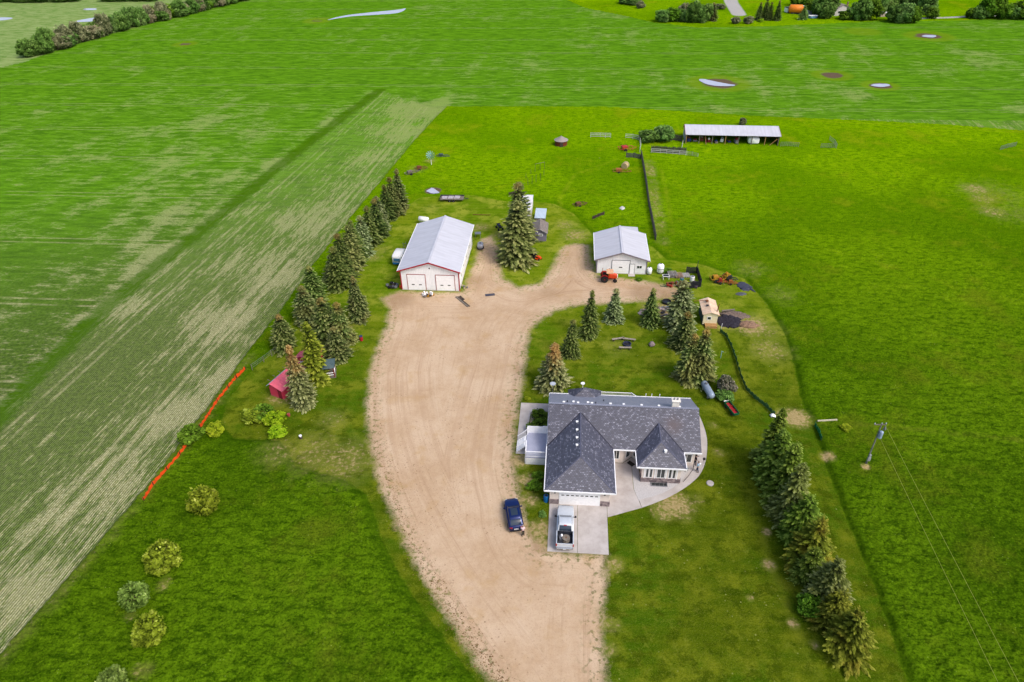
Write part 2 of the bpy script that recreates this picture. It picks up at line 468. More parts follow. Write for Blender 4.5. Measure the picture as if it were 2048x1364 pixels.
# pasture, wind-laid clumps running across the slope
gc, gs = math.cos(GRID), math.sin(GRID)
pu, pv = t.dot(P, (gc, gs, 0)), t.dot(P, (-gs, gc, 0))
n_cl = t.noise(t.xyz(t.math('MULTIPLY', pu, .55), t.math('MULTIPLY', pv, 1.3)), 1.0, 7, .74, .3)
n_cl2 = t.noise(t.xyz(t.math('MULTIPLY', pu, 2.2), t.math('MULTIPLY', pv, 4.2)), 1.0, 3, .6, .4)
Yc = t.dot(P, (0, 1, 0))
far = t.ss(Yc, 45.0, 190.0)  # viewing-angle brightening painted into the grass: darker near, brighter far
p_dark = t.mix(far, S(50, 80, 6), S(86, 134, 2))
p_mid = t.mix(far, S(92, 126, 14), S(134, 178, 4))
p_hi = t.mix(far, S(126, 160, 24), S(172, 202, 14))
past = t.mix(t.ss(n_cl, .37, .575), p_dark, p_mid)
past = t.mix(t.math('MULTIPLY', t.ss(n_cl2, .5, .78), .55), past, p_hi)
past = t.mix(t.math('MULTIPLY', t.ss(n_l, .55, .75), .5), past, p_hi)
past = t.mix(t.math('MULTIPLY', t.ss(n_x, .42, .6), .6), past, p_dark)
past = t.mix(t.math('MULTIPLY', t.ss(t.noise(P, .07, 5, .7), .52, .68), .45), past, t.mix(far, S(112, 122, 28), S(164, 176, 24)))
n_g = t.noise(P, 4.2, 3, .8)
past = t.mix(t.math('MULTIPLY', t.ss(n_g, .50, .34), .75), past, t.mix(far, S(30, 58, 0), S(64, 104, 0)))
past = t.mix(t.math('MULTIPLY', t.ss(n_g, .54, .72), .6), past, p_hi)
wdots = t.ss(t.vor(P, 2.2), .10, .04)
past = t.mix(t.math('MULTIPLY', wdots, t.ss(n_l, .5, .6)), past, S(190, 205, 110))
# mown grass
far2 = t.ss(Yc, 62.0, 122.0)  # the same painted near-to-far brightening, for the mown grass
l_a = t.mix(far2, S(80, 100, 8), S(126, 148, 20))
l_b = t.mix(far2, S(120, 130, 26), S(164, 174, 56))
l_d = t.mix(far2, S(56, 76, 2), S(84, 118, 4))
n_l2 = t.noise(P, 0.55, 5, .68)
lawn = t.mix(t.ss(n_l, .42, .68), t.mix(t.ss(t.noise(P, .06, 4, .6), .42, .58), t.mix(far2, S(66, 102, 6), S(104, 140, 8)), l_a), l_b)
lawn = t.mix(t.math('MULTIPLY', t.ss(n_l2, .52, .38), .8), lawn, l_d)
lawn = t.mix(t.math('MULTIPLY', t.ss(t.noise(P, .8, 6, .75), .54, .66), .4), lawn, S(138, 146, 48))
lawn = t.mix(t.math('MULTIPLY', t.ss(n_f, .45, .75), .35), lawn, S(140, 150, 60))
lawn = t.mix(t.math('MULTIPLY', t.ss(n_f, .5, .25), .4), lawn, l_d)
lawn = t.mix(t.math('MULTIPLY', t.ss(n_g, .50, .36), .45), lawn, l_d)
lawn = t.mix(t.math('MULTIPLY', t.ss(n_g, .56, .72), .4), lawn, S(150, 160, 58))
tuft = t.math('MULTIPLY', t.ss(t.vor(P, 1.5), .16, .07), t.ss(t.noise(P, .3, 2), .52, .62))
lawn = t.mix(t.math('MULTIPLY', tuft, .8), lawn, S(170, 175, 100))
ms = t.math('SINE', t.math('MULTIPLY', pv, 4.6))
lawn = t.mix(t.math('MULTIPLY', t.ss(ms, -.2, .8), .12), lawn, l_b)
# bare soil
n_b = t.noise(P, 3.2, 4, .7)
soil = t.mix(t.ss(n_b, .3, .7), S(168, 140, 98), S(212, 182, 146))
dm = t.ss(t.math('ADD', A_d, t.math('MULTIPLY_ADD', t.math('SUBTRACT', n_m, .5), 2.0, t.math('MULTIPLY', t.math('SUBTRACT', n_b, .5), .8))), .38, .95)
isl = t.ss(t.math('ADD', A_l, t.math('MULTIPLY', edge, .4)), -.35, .35)
grass = t.mix(isl, past, lawn)
tall_edge = t.math('MULTIPLY', t.ss(A_l, -1.8, -.3), t.ss(A_l, .05, -.1))
grass = t.mix(t.math('MULTIPLY', tall_edge, .5), grass, p_dark)
grass = t.mix(t.math('MULTIPLY', A_rg, .55), grass, l_d)
pth = t.math('ADD', t.attr('path'), t.math('MULTIPLY', t.math('SUBTRACT', n_m, .5), .8))
grass = t.mix(t.math('MULTIPLY', t.ss(pth, .9, .1), t.math('MULTIPLY', t.ss(n_l2, .35, .6), .32)), grass, t.mix(far, S(128, 138, 40), S(160, 178, 30)))
grass = t.mix(t.math('MULTIPLY', dm, t.ss(A_d, .02, .62)), grass, soil)
grass = t.mix(t.math('MULTIPLY', t.ss(t.math('ADD', A_d, t.math('MULTIPLY', t.math('SUBTRACT', n_l2, .5), .8)), .05, .6), .35), grass, S(160, 158, 78))
# crop
ax, ay = math.sin(R(10.5)), math.cos(R(10.5))
cr_ = t.dot(P, (ay, -ax, 0)); ct_ = t.dot(P, (ax, ay, 0))
big = t.math('MULTIPLY_ADD', t.noise(P, .018, 4, .6), .55, t.math('MULTIPLY', t.noise(P, .09, 4, .65), .45))
c1 = t.noise(t.xyz(t.math('MULTIPLY', cr_, .8), t.math('MULTIPLY', ct_, .06)), 1.0, 7, .76, .05)
c1b = t.noise(t.xyz(t.math('MULTIPLY', cr_, 2.6), t.math('MULTIPLY', ct_, .35)), 1.0, 4, .75)
c2 = t.noise(t.xyz(t.math('MULTIPLY', pu, .16), t.math('MULTIPLY', pv, .55)), 1.0, 6, .74, .3)
c2b = t.noise(t.xyz(t.math('MULTIPLY', pu, .9), t.math('MULTIPLY', pv, 2.6)), 1.0, 4, .75)
c3 = t.noise(t.xyz(t.math('MULTIPLY', cr_, .14), t.math('MULTIPLY', ct_, .022)), 1.0, 5, .62)
up = t.ss(A_up, -.6, .6)
wob_ = t.math('MULTIPLY', t.noise(P, .25, 2), .8)
row1 = t.math('SINE', t.math('ADD', t.math('MULTIPLY', cr_, 2 * math.pi / .30), wob_))
row2 = t.math('SINE', t.math('MULTIPLY', pv, 2 * math.pi / .34))
rowf = t.mix(up, row1, row2)
cl = t.math('MULTIPLY_ADD', c1, .55, t.math('MULTIPLY', c1b, .45))
cu = t.math('ADD', t.math('MULTIPLY_ADD', c2, .42, t.math('MULTIPLY', c2b, .30)), t.math('MULTIPLY', c3, .28))
dens_n = t.math('ADD', t.mix(up, cl, cu), t.math('MULTIPLY', t.math('SUBTRACT', big, .5), t.mix(up, .26, .6)))
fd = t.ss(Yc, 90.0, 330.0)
thr = t.math('ADD', t.mix(up, t.math('MULTIPLY_ADD', t.ss(A_st, 2.0, 26.0), -.045, .53), t.math('MULTIPLY_ADD', fd, .04, .493)), t.math('ADD', t.math('MULTIPLY', A_cb, -.10), t.math('MULTIPLY', A_bf, -.08)))
bare = t.ss(t.math('SUBTRACT', dens_n, thr), t.mix(up, -.05, -.045), t.mix(up, .075, .10))
rb = t.math('MULTIPLY', rowf, .32)
row01 = t.math('MULTIPLY_ADD', rowf, .5, .5)
bare2 = t.math('ADD', t.math('MULTIPLY', bare, t.math('MULTIPLY_ADD', row01, t.mix(up, .66, .62), t.mix(up, .30, .34))), t.math('MULTIPLY', t.math('SUBTRACT', 1.0, bare), t.math('MULTIPLY', row01, t.mix(up, .30, .14))))
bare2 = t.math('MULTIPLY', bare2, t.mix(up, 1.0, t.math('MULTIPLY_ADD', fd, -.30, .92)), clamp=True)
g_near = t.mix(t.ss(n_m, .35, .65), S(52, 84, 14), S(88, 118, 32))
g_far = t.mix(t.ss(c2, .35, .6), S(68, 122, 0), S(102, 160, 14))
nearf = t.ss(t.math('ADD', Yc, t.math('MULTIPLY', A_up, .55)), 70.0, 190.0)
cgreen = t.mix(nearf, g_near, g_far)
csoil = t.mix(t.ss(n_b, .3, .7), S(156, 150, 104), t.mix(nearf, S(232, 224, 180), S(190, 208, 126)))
crop = t.mix(bare2, cgreen, csoil)
def tram(q, period):
    f = t.math('MULTIPLY', t.math('FRACT', t.math('DIVIDE', q, period)), period)
    a = t.ss(t.math('ABSOLUTE', t.math('SUBTRACT', f, 3.0)), .38, .16)
    b = t.ss(t.math('ABSOLUTE', t.math('SUBTRACT', f, 4.9)), .38, .16)
    return t.math('MAXIMUM', a, b)
tl = t.mix(up, tram(cr_, 17.0), tram(pv, 23.0))
crop = t.mix(t.math('MULTIPLY', tl, t.math('MULTIPLY', t.ss(n_l, .35, .6), .45)), crop, csoil)
sm = t.ss(t.math('ADD', A_st, t.math('MULTIPLY', t.math('SUBTRACT', t.noise(P, .5, 5, .7), .5), 5.0)), 2.8, 1.0)
crop = t.mix(t.math('MULTIPLY', sm, .75), crop, t.mix(n_m, S(56, 98, 2), S(80, 122, 6)))
wetz = t.math('MULTIPLY', A_w, t.math('ADD', .55, t.math('MULTIPLY', t.noise(P, .16, 5, .7), 1.0)))
crop = t.mix(t.math('MULTIPLY', t.ss(wetz, .10, .42), .6), crop, S(126, 156, 30))
bfc = t.mix(t.ss(c2, .35, .65), S(122, 158, 76), S(176, 190, 130))
crop = t.mix(t.math('MULTIPLY', A_bf, .72), crop, bfc)
isc = t.ss(t.math('ADD', A_c, t.math('MULTIPLY', edge, .25)), -.15, .15)
land = t.mix(isc, grass, crop)
land = t.mix(t.ss(wetz, .66, .86), land, t.mix(n_b, S(92, 74, 62), S(134, 116, 94)))
# gravel: wheel tracks along the drive, loose stones at the edges
g1 = t.noise(t.xyz(t.math('MULTIPLY', cr_, .55), t.math('MULTIPLY', ct_, .05)), 1.0, 5, .65, .8)
g2 = t.noise(P, 22.0, 2, .7)
g3 = t.noise(P, .3, 4, .6)
g4 = t.noise(t.xyz(t.math('MULTIPLY', t.math('ADD', cr_, t.math('MULTIPLY', c1, 6)), 2.4), t.math('MULTIPLY', ct_, .22)), 1.0, 3, .6)
A_x = t.attr('across')
trk = t.noise(t.xyz(t.math('MULTIPLY', A_x, .9), t.math('MULTIPLY', ct_, .022)), 1.0, 5, .66)
trk2 = t.noise(t.xyz(t.math('MULTIPLY', A_x, 3.4), t.math('MULTIPLY', ct_, .06)), 1.0, 3, .6)
gra = t.mix(t.ss(t.noise(P, .12, 5, .65), .36, .64), S(210, 178, 144), S(230, 202, 172))
gra = t.mix(t.math('MULTIPLY', t.ss(t.noise(P, 1.3, 5, .78), .35, .65), .4), gra, S(236, 208, 174))
gra = t.mix(t.math('MULTIPLY', t.ss(trk, .50, .36), .38), gra, S(200, 166, 134))
gra = t.mix(t.math('MULTIPLY', t.ss(trk, .54, .70), .38), gra, S(238, 214, 186))
gra = t.mix(t.math('MULTIPLY', t.ss(trk2, .54, .68), .28), gra, S(176, 138, 102))
gra = t.mix(t.math('MULTIPLY', t.ss(g3, .54, .74), .5), gra, S(206, 168, 112))
gra = t.mix(t.math('MULTIPLY', t.ss(g2, .5, .3), .5), gra, S(164, 128, 96))
gra = t.mix(t.math('MULTIPLY', t.ss(n_g, .48, .32), .35), gra, S(176, 140, 104))
stn = t.math('MULTIPLY', t.ss(t.vor(P, 2.0), .24, .10), t.ss(t.noise(P, .18, 3), .50, .62))
gra = t.mix(t.math('MULTIPLY', stn, .6), gra, S(140, 108, 74))
gra = t.mix(t.math('MULTIPLY', t.ss(A_d, .1, .7), .5), gra, S(150, 118, 82))
isg = t.ss(t.math('ADD', A_g, t.math('MULTIPLY', edge, .9)), -.6, .9)
weed = t.math('MULTIPLY', t.ss(A_g, 3.2, .2), t.ss(n_m, .52, .62))
isg = t.math('MULTIPLY', isg, t.math('SUBTRACT', 1.0, t.math('MULTIPLY', weed, .75)))
land = t.mix(isg, land, gra)
land = t.mix(t.ss(A_rd, .6, -.4), land, t.mix(n_m, S(176, 176, 176), S(206, 200, 192)))
bh = t.mix(isg, t.math('MULTIPLY_ADD', n_cl2, .6, t.math('MULTIPLY', n_f, .4)), t.math('MULTIPLY', g2, .25))
bh = t.mix(t.math('MULTIPLY', isc, .8), bh, t.math('MULTIPLY', rowf, -.25))
nb = t.bump(bh, .8, .16)
t.b.inputs['Specular IOR Level'].default_value = 0.0
LAND = t.done(land, .92, nb)

def land_mesh(name, k):
    q = quads[fq == k]
    used = np.unique(q); remap = -np.ones(nr * nc, int); remap[used] = np.arange(len(used))
    me = bpy.data.meshes.new(name)
    co = np.stack([gx[used], gy[used], gz[used]], -1).astype(np.float32)
    me.vertices.add(len(used)); me.vertices.foreach_set('co', co.ravel())
    f = remap[q].astype(np.int32)
    me.loops.add(f.size); me.loops.foreach_set('vertex_index', f.ravel())
    me.polygons.add(len(f))
    me.polygons.foreach_set('loop_start', np.arange(0, f.size, 4, dtype=np.int32))
    me.polygons.foreach_set('use_smooth', np.ones(len(f), bool))
    for an, av in (('gravel', sg), ('lawn', sl), ('crop', scp), ('dirt', dirt), ('cropbald', cb), ('wet', wt), ('strip', dstrip), ('upper', sup), ('backfield', (sbf > 0) * 1.0), ('ring', rg), ('road', drd), ('across', sg0), ('path', dpath)):
        a = me.attributes.new(an, 'FLOAT', 'POINT'); a.data.foreach_set('value', av[used].astype(np.float32))
    me.update(calc_edges=True)
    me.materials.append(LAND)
    o = bpy.data.objects.new(name, me); COL.objects.link(o)
    return tag(o, kind='structure')
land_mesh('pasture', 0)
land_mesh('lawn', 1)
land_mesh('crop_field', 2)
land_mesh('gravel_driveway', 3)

# ---- standing water
t = NT('pond_water')
w_ = t.noise(t.obj(), .5, 3)
t.b.inputs['Specular IOR Level'].default_value = 1.0
WATER = t.done(t.mix(w_, S(176, 178, 196, .8), S(214, 214, 230, .8)), .12, t.bump(t.noise(t.pos(), 2.5, 2), .06, .02))  # pale sky reflection painted into the water's base colour
def pond(px_pts, name='pond_water', z=0.03):
    P = [Vector((*G(*p), 0)) for p in px_pts]
    c = sum(P, Vector()) / len(P)
    # resample with a ragged bank
    out = []; n = len(P); rr = random.Random(int(c.x))
    for i in range(n):
        a, b, c0, d = P[i - 1], P[i], P[(i + 1) % n], P[(i + 2) % n]
        for k in range(5):
            u = k / 5
            q = 0.5 * ((2 * b) + (c0 - a) * u + (2 * a - 5 * b + 4 * c0 - d) * u * u + (3 * b - a - 3 * c0 + d) * u ** 3)
            out.append((q.x + rr.uniform(-.12, .12), q.y + rr.uniform(-.12, .12)))
    m = MB(); m.face([(x, y, z) for x, y in out])
    return tag(m.build(name, WATER), kind='structure')
pond([(655, 40), (700, 33), (745, 30), (795, 26), (812, 17), (790, 20), (740, 25), (690, 31)])
pond([(150, 44), (185, 43), (215, 40), (232, 34), (200, 34), (165, 39)])
pond([(168, 20), (190, 20), (192, 17), (170, 17)])
pond([(-30, 40), (0, 41), (22, 38), (20, 35), (-30, 35)])
pond([(1398, 160), (1412, 168), (1436, 172), (1462, 172), (1470, 170), (1446, 166), (1422, 161), (1406, 158)])
pond([(1742, 171), (1760, 174), (1778, 172), (1775, 168), (1750, 168)])
pond([(1844, 73), (1866, 75), (1872, 71), (1850, 70)])
pond([(853, 383), (866, 387), (878, 386), (872, 380), (864, 376), (858, 379)])
# ---- clods pushed to the drive's edge
def clods():
    rr = random.Random(4); m = MB()
    edge_pts = GP([(735, 760), (737, 880), (752, 950), (778, 1020), (812, 1095), (850, 1165), (890, 1230), (936, 1300), (978, 1364), (1020, 1430)])
    for i in range(1700):
        k = rr.random() ** .75 * (len(edge_pts) - 1); j = int(k); f = k - j
        a, b = edge_pts[j], edge_pts[min(j + 1, len(edge_pts) - 1)]
        off = 0.7 + rr.gauss(0, .55) + (1.2 * rr.random() if rr.random() < .3 else 0)
        if k < 3: off += .3
        nx, ny = (b[1] - a[1]), -(b[0] - a[0]); L = math.hypot(nx, ny) + 1e-9
        s = -1 if nx < 0 else 1
        x = a[0] + (b[0] - a[0]) * f + s * nx / L * off; y = a[1] + (b[1] - a[1]) * f + s * ny / L * off
        r = rr.uniform(.035, .085) * (1.5 if rr.random() < .12 else 1)
        n = 5; vs = [(x + r * math.cos(q * 6.283 / n) * rr.uniform(.7, 1.4), y + r * math.sin(q * 6.283 / n) * rr.uniform(.7, 1.2), -.02) for q in range(n)] + [(x, y, r * rr.uniform(.5, .9))]
        m.add(vs, [(q, (q + 1) % n, n) for q in range(n)])
    for i in range(500):
        x, y = G(rr.gauss(850, 45), rr.uniform(840, 1060)); r = rr.uniform(.03, .07); n = 5
        vs = [(x + r * math.cos(q * 6.283 / n), y + r * math.sin(q * 6.283 / n), -.02) for q in range(n)] + [(x, y, r * .7)]
        m.add(vs, [(q, (q + 1) % n, n) for q in range(n)])
    tag(m.build('dirt_clods', mat('clod', S(150, 118, 78), .95, var=.5, scale=6)), 'dark loose clods of earth thrown up along the edge of the gravel drive', 'clods', kind='stuff')
clods()
# ------------------------------------------------------------------ foliage
def foliage_mat(name, dark, mid, tip, top=None, topz=0.72, alt=None, altamt=0.35):
    dark, mid, tip, top, alt = [c and tuple(min(.65, v * 1.75) for v in c) for c in (dark, mid, tip, top, alt)]
    t = NT(name)
    a = t.attr('tip'); o = t.obj(); z = t.attr('hgt')
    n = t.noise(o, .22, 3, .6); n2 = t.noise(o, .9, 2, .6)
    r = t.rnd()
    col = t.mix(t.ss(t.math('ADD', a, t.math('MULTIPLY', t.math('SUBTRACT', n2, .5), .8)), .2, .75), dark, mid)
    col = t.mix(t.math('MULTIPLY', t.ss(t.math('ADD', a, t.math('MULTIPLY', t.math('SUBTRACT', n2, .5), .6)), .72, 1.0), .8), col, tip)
    if alt is not None:
        col = t.mix(t.math('MULTIPLY', t.ss(t.math('ADD', n, t.math('MULTIPLY', t.math('SUBTRACT', r, .5), .2)), .46, .62), altamt), col, alt)
    if top is not None:
        q = t.math('ADD', z, t.math('MULTIPLY', t.math('SUBTRACT', n2, .5), .9))
        col = t.mix(t.math('MULTIPLY', t.ss(q, topz - .15, topz + .3), .6), col, top)
    h = t.n('ShaderNodeHueSaturation')
    t.put(h.inputs['Color'], col)
    t.put(h.inputs['Hue'], t.math('MULTIPLY_ADD', r, .02, .49))
    t.put(h.inputs['Value'], t.math('MULTIPLY_ADD', r, .3, .85))
    t.b.inputs['Specular IOR Level'].default_value = .12
    t.done(h.outputs[0], .75)
    tr = t.n('ShaderNodeBsdfTranslucent'); t.put(tr.inputs[0], h.outputs[0])
    mx = t.n('ShaderNodeMixShader'); mx.inputs[0].default_value = .28
    t.t.links.new(t.b.outputs[0], mx.inputs[1]); t.t.links.new(tr.outputs[0], mx.inputs[2])
    t.t.links.new(mx.outputs[0], t.t.nodes['Material Output'].inputs[0])
    return t.m

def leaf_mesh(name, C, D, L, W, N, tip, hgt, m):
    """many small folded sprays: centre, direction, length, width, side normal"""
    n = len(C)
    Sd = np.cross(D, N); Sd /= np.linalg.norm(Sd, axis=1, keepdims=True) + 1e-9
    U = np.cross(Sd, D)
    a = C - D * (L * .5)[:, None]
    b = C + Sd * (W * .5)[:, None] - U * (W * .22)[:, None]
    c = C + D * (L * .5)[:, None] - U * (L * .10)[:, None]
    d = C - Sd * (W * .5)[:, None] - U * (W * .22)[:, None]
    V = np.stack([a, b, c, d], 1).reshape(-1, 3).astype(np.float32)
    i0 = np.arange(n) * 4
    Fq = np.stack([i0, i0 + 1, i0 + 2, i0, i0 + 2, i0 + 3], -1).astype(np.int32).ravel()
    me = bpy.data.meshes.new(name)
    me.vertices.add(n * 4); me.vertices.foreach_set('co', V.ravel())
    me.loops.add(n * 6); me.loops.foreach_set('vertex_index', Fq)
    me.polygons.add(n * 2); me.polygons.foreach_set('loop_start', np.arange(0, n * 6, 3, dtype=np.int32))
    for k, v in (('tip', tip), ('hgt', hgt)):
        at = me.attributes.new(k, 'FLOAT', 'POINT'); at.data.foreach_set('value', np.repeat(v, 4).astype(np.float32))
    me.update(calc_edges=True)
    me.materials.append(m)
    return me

def spruce_points(seed, rad=.27, dens=1.0, full=.62, gap=.0):
    """a spruce ten metres high"""
    g = np.random.default_rng(seed); Ht = 10.0
    C, D, L, W, N, T, Z = [], [], [], [], [], [], []
    z = 0.25
    lean = g.uniform(-.15, .15, 2)
    while z < Ht - .12:
        f = z / Ht
        Rz = Ht * rad * ((1 - f) ** full) * (1 if f > .1 else .82 + 1.8 * f) + .05
        nb = max(5, int((8 + 9 * (1 - f)) * dens))
        ph = g.uniform(0, 6.28)
        for b in range(nb):
            an = ph + 6.283 * (b + g.uniform(-.3, .3)) / nb
            ln = Rz * g.uniform(.66, 1.2) * (1 + .16 * math.sin(2 * an + seed + z * .7) + .08 * math.sin(3 * an + z * 1.9))
            if g.random() < gap: ln *= .55
            droop = g.uniform(.10, .34) + .25 * (1 - f) ** 2
            if f > .85: droop = -.6
            ns = max(2, int(ln / .15))
            for k in range(ns):
                q = (k + g.uniform(.2, .9)) / ns
                if q < .22 and g.random() < .6: continue
                r = ln * q
                zz = z - droop * r + .10 * r * q + g.uniform(-.05, .05)
                if zz < .04: zz = .04 + g.uniform(0, .1)
                wd = .62 * ln * (1 - q) * .38 + .05
                for sd_ in ((-1, 1) if q < .9 else (0,)):
                    off = sd_ * wd * g.uniform(.3, 1)
                    dx, dy = math.cos(an), math.sin(an)
                    x = r * dx - off * dy + lean[0] * f * f; y = r * dy + off * dx + lean[1] * f * f
                    C.append((x, y, zz - abs(off) * .15))
                    a2 = an + sd_ * g.uniform(.5, 1.1)
                    D.append((math.cos(a2), math.sin(a2), g.uniform(-.45, .05)))
                    s_ = g.uniform(.7, 1.45)
                    L.append(.50 * s_ * (.65 + .5 * (1 - f))); W.append(.25 * s_ * (.7 + .5 * (1 - f)))
                    N.append((g.uniform(-.35, .35), g.uniform(-.35, .35), 1))
                    T.append(q * g.uniform(.75, 1.1)); Z.append(zz / Ht)
        z += .36 * (1 - .45 * f) / max(dens, .7) ** .5
    for k in range(16):
        C.append((lean[0], lean[1], Ht - .05 * k)); a2 = g.uniform(0, 6.28)
        D.append((.35 * math.cos(a2), .35 * math.sin(a2), 1)); L.append(.35); W.append(.1); N.append((math.sin(a2), -math.cos(a2), 0)); T.append(.9); Z.append(1)
    D = np.array(D, float); D /= np.linalg.norm(D, axis=1, keepdims=True)
    return np.array(C), D, np.array(L), np.array(W), np.array(N, float), np.array(T), np.array(Z)

def leafy_points(seed, n=5200, sx=1.0, sz=1.0, lobes=16, leaf=.22, base=.12):
    """a rounded crown, two metres across and two high (scaled when placed)"""
    g = np.random.default_rng(seed)
    Lc = []
    for i in range(lobes):
        a = g.uniform(0, 6.28); e = g.uniform(-.75, 1.0); r = g.uniform(.4, .78)
        Lc.append((r * math.cos(a) * math.cos(e), r * math.sin(a) * math.cos(e), 0.92 + .72 * math.sin(e) * g.uniform(.7, 1.2), g.uniform(.13, .34)))
    Lc += [(0, 0, .9, .8), (0, 0, .75, .75), (0, 0, 1.1, .7), (.1, 0, 1.0, .85)]
    Lc = np.array(Lc)
    k = g.integers(0, len(Lc), n)
    v = g.normal(size=(n, 3)); v /= np.linalg.norm(v, axis=1, keepdims=True)
    rr = g.uniform(.55, 1.08, n) ** .6
    c = Lc[k, :3] + v * (Lc[k, 3] * rr)[:, None]
    c[:, 2] = np.maximum(c[:, 2] - base, .03)
    D = v * .6 + g.normal(size=(n, 3)) * .6; D[:, 2] -= .15
    D /= np.linalg.norm(D, axis=1, keepdims=True)
    Nn = v + g.normal(size=(n, 3)) * .5 + np.array([0, 0, .4])
    s_ = leaf * g.uniform(.6, 1.2, n)
    depth = np.linalg.norm(c - np.array([0, 0, 1.0]), axis=1)
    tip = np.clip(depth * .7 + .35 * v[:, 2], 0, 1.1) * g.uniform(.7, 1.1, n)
    return c * np.array([sx, sx, sz]), D, s_, s_ * .62, Nn, tip, c[:, 2] / 2

bark = mat('bark', S(95, 75, 58), .9, var=.4, scale=3)
_mc = {}
def crown_mesh(kind, var, mkey):
    k = (kind, var, mkey)
    if k not in _mc:
        if kind == 'spruce': pts = spruce_points(100 + var, .27)
        elif kind == 'wide': pts = spruce_points(200 + var, .37, .95, .5, .12)
        elif kind == 'slim': pts = spruce_points(300 + var, .18, .85, .66, .15)
        elif kind == 'round': pts = leafy_points(400 + var, 5600, leaf=.20, lobes=34)
        elif kind == 'loose': pts = leafy_points(500 + var, 2800, lobes=30, leaf=.19)
        elif kind == 'tallleaf': pts = leafy_points(600 + var, 5000, sz=1.15, lobes=34, leaf=.20)
        _mc[k] = leaf_mesh('crown', *pts, FM[mkey])
    return _mc[k]
_tm = {}
def trunk_mesh(kind):
    if kind not in _tm:
        m = MB()
        if kind in ('spruce', 'wide', 'slim'):
            m.lathe([(.20, -.1), (.15, 1.0), (.10, 5), (.03, 9.6)], 8)
            rr = random.Random(3)
            for i in range(26):
                z = .6 + i * .33; a = i * 2.4; r = 1.5 * (1 - z / 10)
                m.tube((0, 0, z), (r * math.cos(a), r * math.sin(a), z - .15 * r), .035, .01, 4)
        else:
            m.lathe([(.07, -.05), (.055, .4), (.04, 1.0)], 7)
            for i in range(9):
                a = i * 2.4; m.tube((0, 0, .3 + .06 * i), (.55 * math.cos(a), .55 * math.sin(a), .75 + .09 * i), .028, .008, 5)
        o = m.build('trunk', bark); _tm[kind] = o.data; bpy.data.objects.remove(o)
    return _tm[kind]
FM = {
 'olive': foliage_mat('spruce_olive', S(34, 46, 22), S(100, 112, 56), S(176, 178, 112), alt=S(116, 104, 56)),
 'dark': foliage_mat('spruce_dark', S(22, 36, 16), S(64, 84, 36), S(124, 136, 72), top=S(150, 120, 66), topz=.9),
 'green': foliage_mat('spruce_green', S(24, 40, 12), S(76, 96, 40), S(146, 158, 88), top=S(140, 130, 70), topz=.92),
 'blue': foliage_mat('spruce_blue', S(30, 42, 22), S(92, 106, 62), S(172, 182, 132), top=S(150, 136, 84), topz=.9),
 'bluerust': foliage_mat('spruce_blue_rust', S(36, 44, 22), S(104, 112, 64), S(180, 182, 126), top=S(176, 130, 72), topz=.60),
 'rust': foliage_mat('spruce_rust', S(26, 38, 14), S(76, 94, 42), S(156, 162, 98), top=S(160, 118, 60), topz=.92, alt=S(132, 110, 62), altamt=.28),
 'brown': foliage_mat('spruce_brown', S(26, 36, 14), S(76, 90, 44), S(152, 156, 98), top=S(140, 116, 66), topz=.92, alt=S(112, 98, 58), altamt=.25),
 'yellowgreen': foliage_mat('spruce_yellowgreen', S(36, 50, 10), S(104, 116, 28), S(160, 164, 60)),
 'rowdeep': foliage_mat('spruce_row_deep', S(28, 44, 4), S(84, 108, 28), S(148, 168, 74)),
 'rowbright': foliage_mat('spruce_row_bright', S(26, 44, 6), S(84, 110, 28), S(140, 160, 66)),
 'rowolive': foliage_mat('spruce_row_olive', S(36, 44, 4), S(96, 106, 24), S(152, 156, 58), alt=S(116, 92, 26), altamt=.4),
 'rowgrey': foliage_mat('spruce_row_grey', S(32, 42, 12), S(92, 104, 44), S(148, 156, 92)),
 'young': foliage_mat('young_spruce', S(60, 74, 6), S(128, 140, 34), S(190, 196, 96)),
 'youngblue': foliage_mat('young_blue_spruce', S(54, 76, 20), S(118, 142, 62), S(178, 194, 118)),
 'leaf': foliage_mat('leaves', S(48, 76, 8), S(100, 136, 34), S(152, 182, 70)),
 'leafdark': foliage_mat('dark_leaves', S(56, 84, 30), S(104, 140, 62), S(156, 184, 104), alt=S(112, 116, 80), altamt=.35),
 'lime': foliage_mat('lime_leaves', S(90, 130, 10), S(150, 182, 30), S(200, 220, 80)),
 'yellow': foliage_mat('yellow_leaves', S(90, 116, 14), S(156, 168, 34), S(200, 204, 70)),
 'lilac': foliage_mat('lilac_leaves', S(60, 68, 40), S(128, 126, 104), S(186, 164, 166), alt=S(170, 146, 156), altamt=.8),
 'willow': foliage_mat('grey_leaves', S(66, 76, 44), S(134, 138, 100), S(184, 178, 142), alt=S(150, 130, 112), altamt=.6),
}
tree_n = [0]
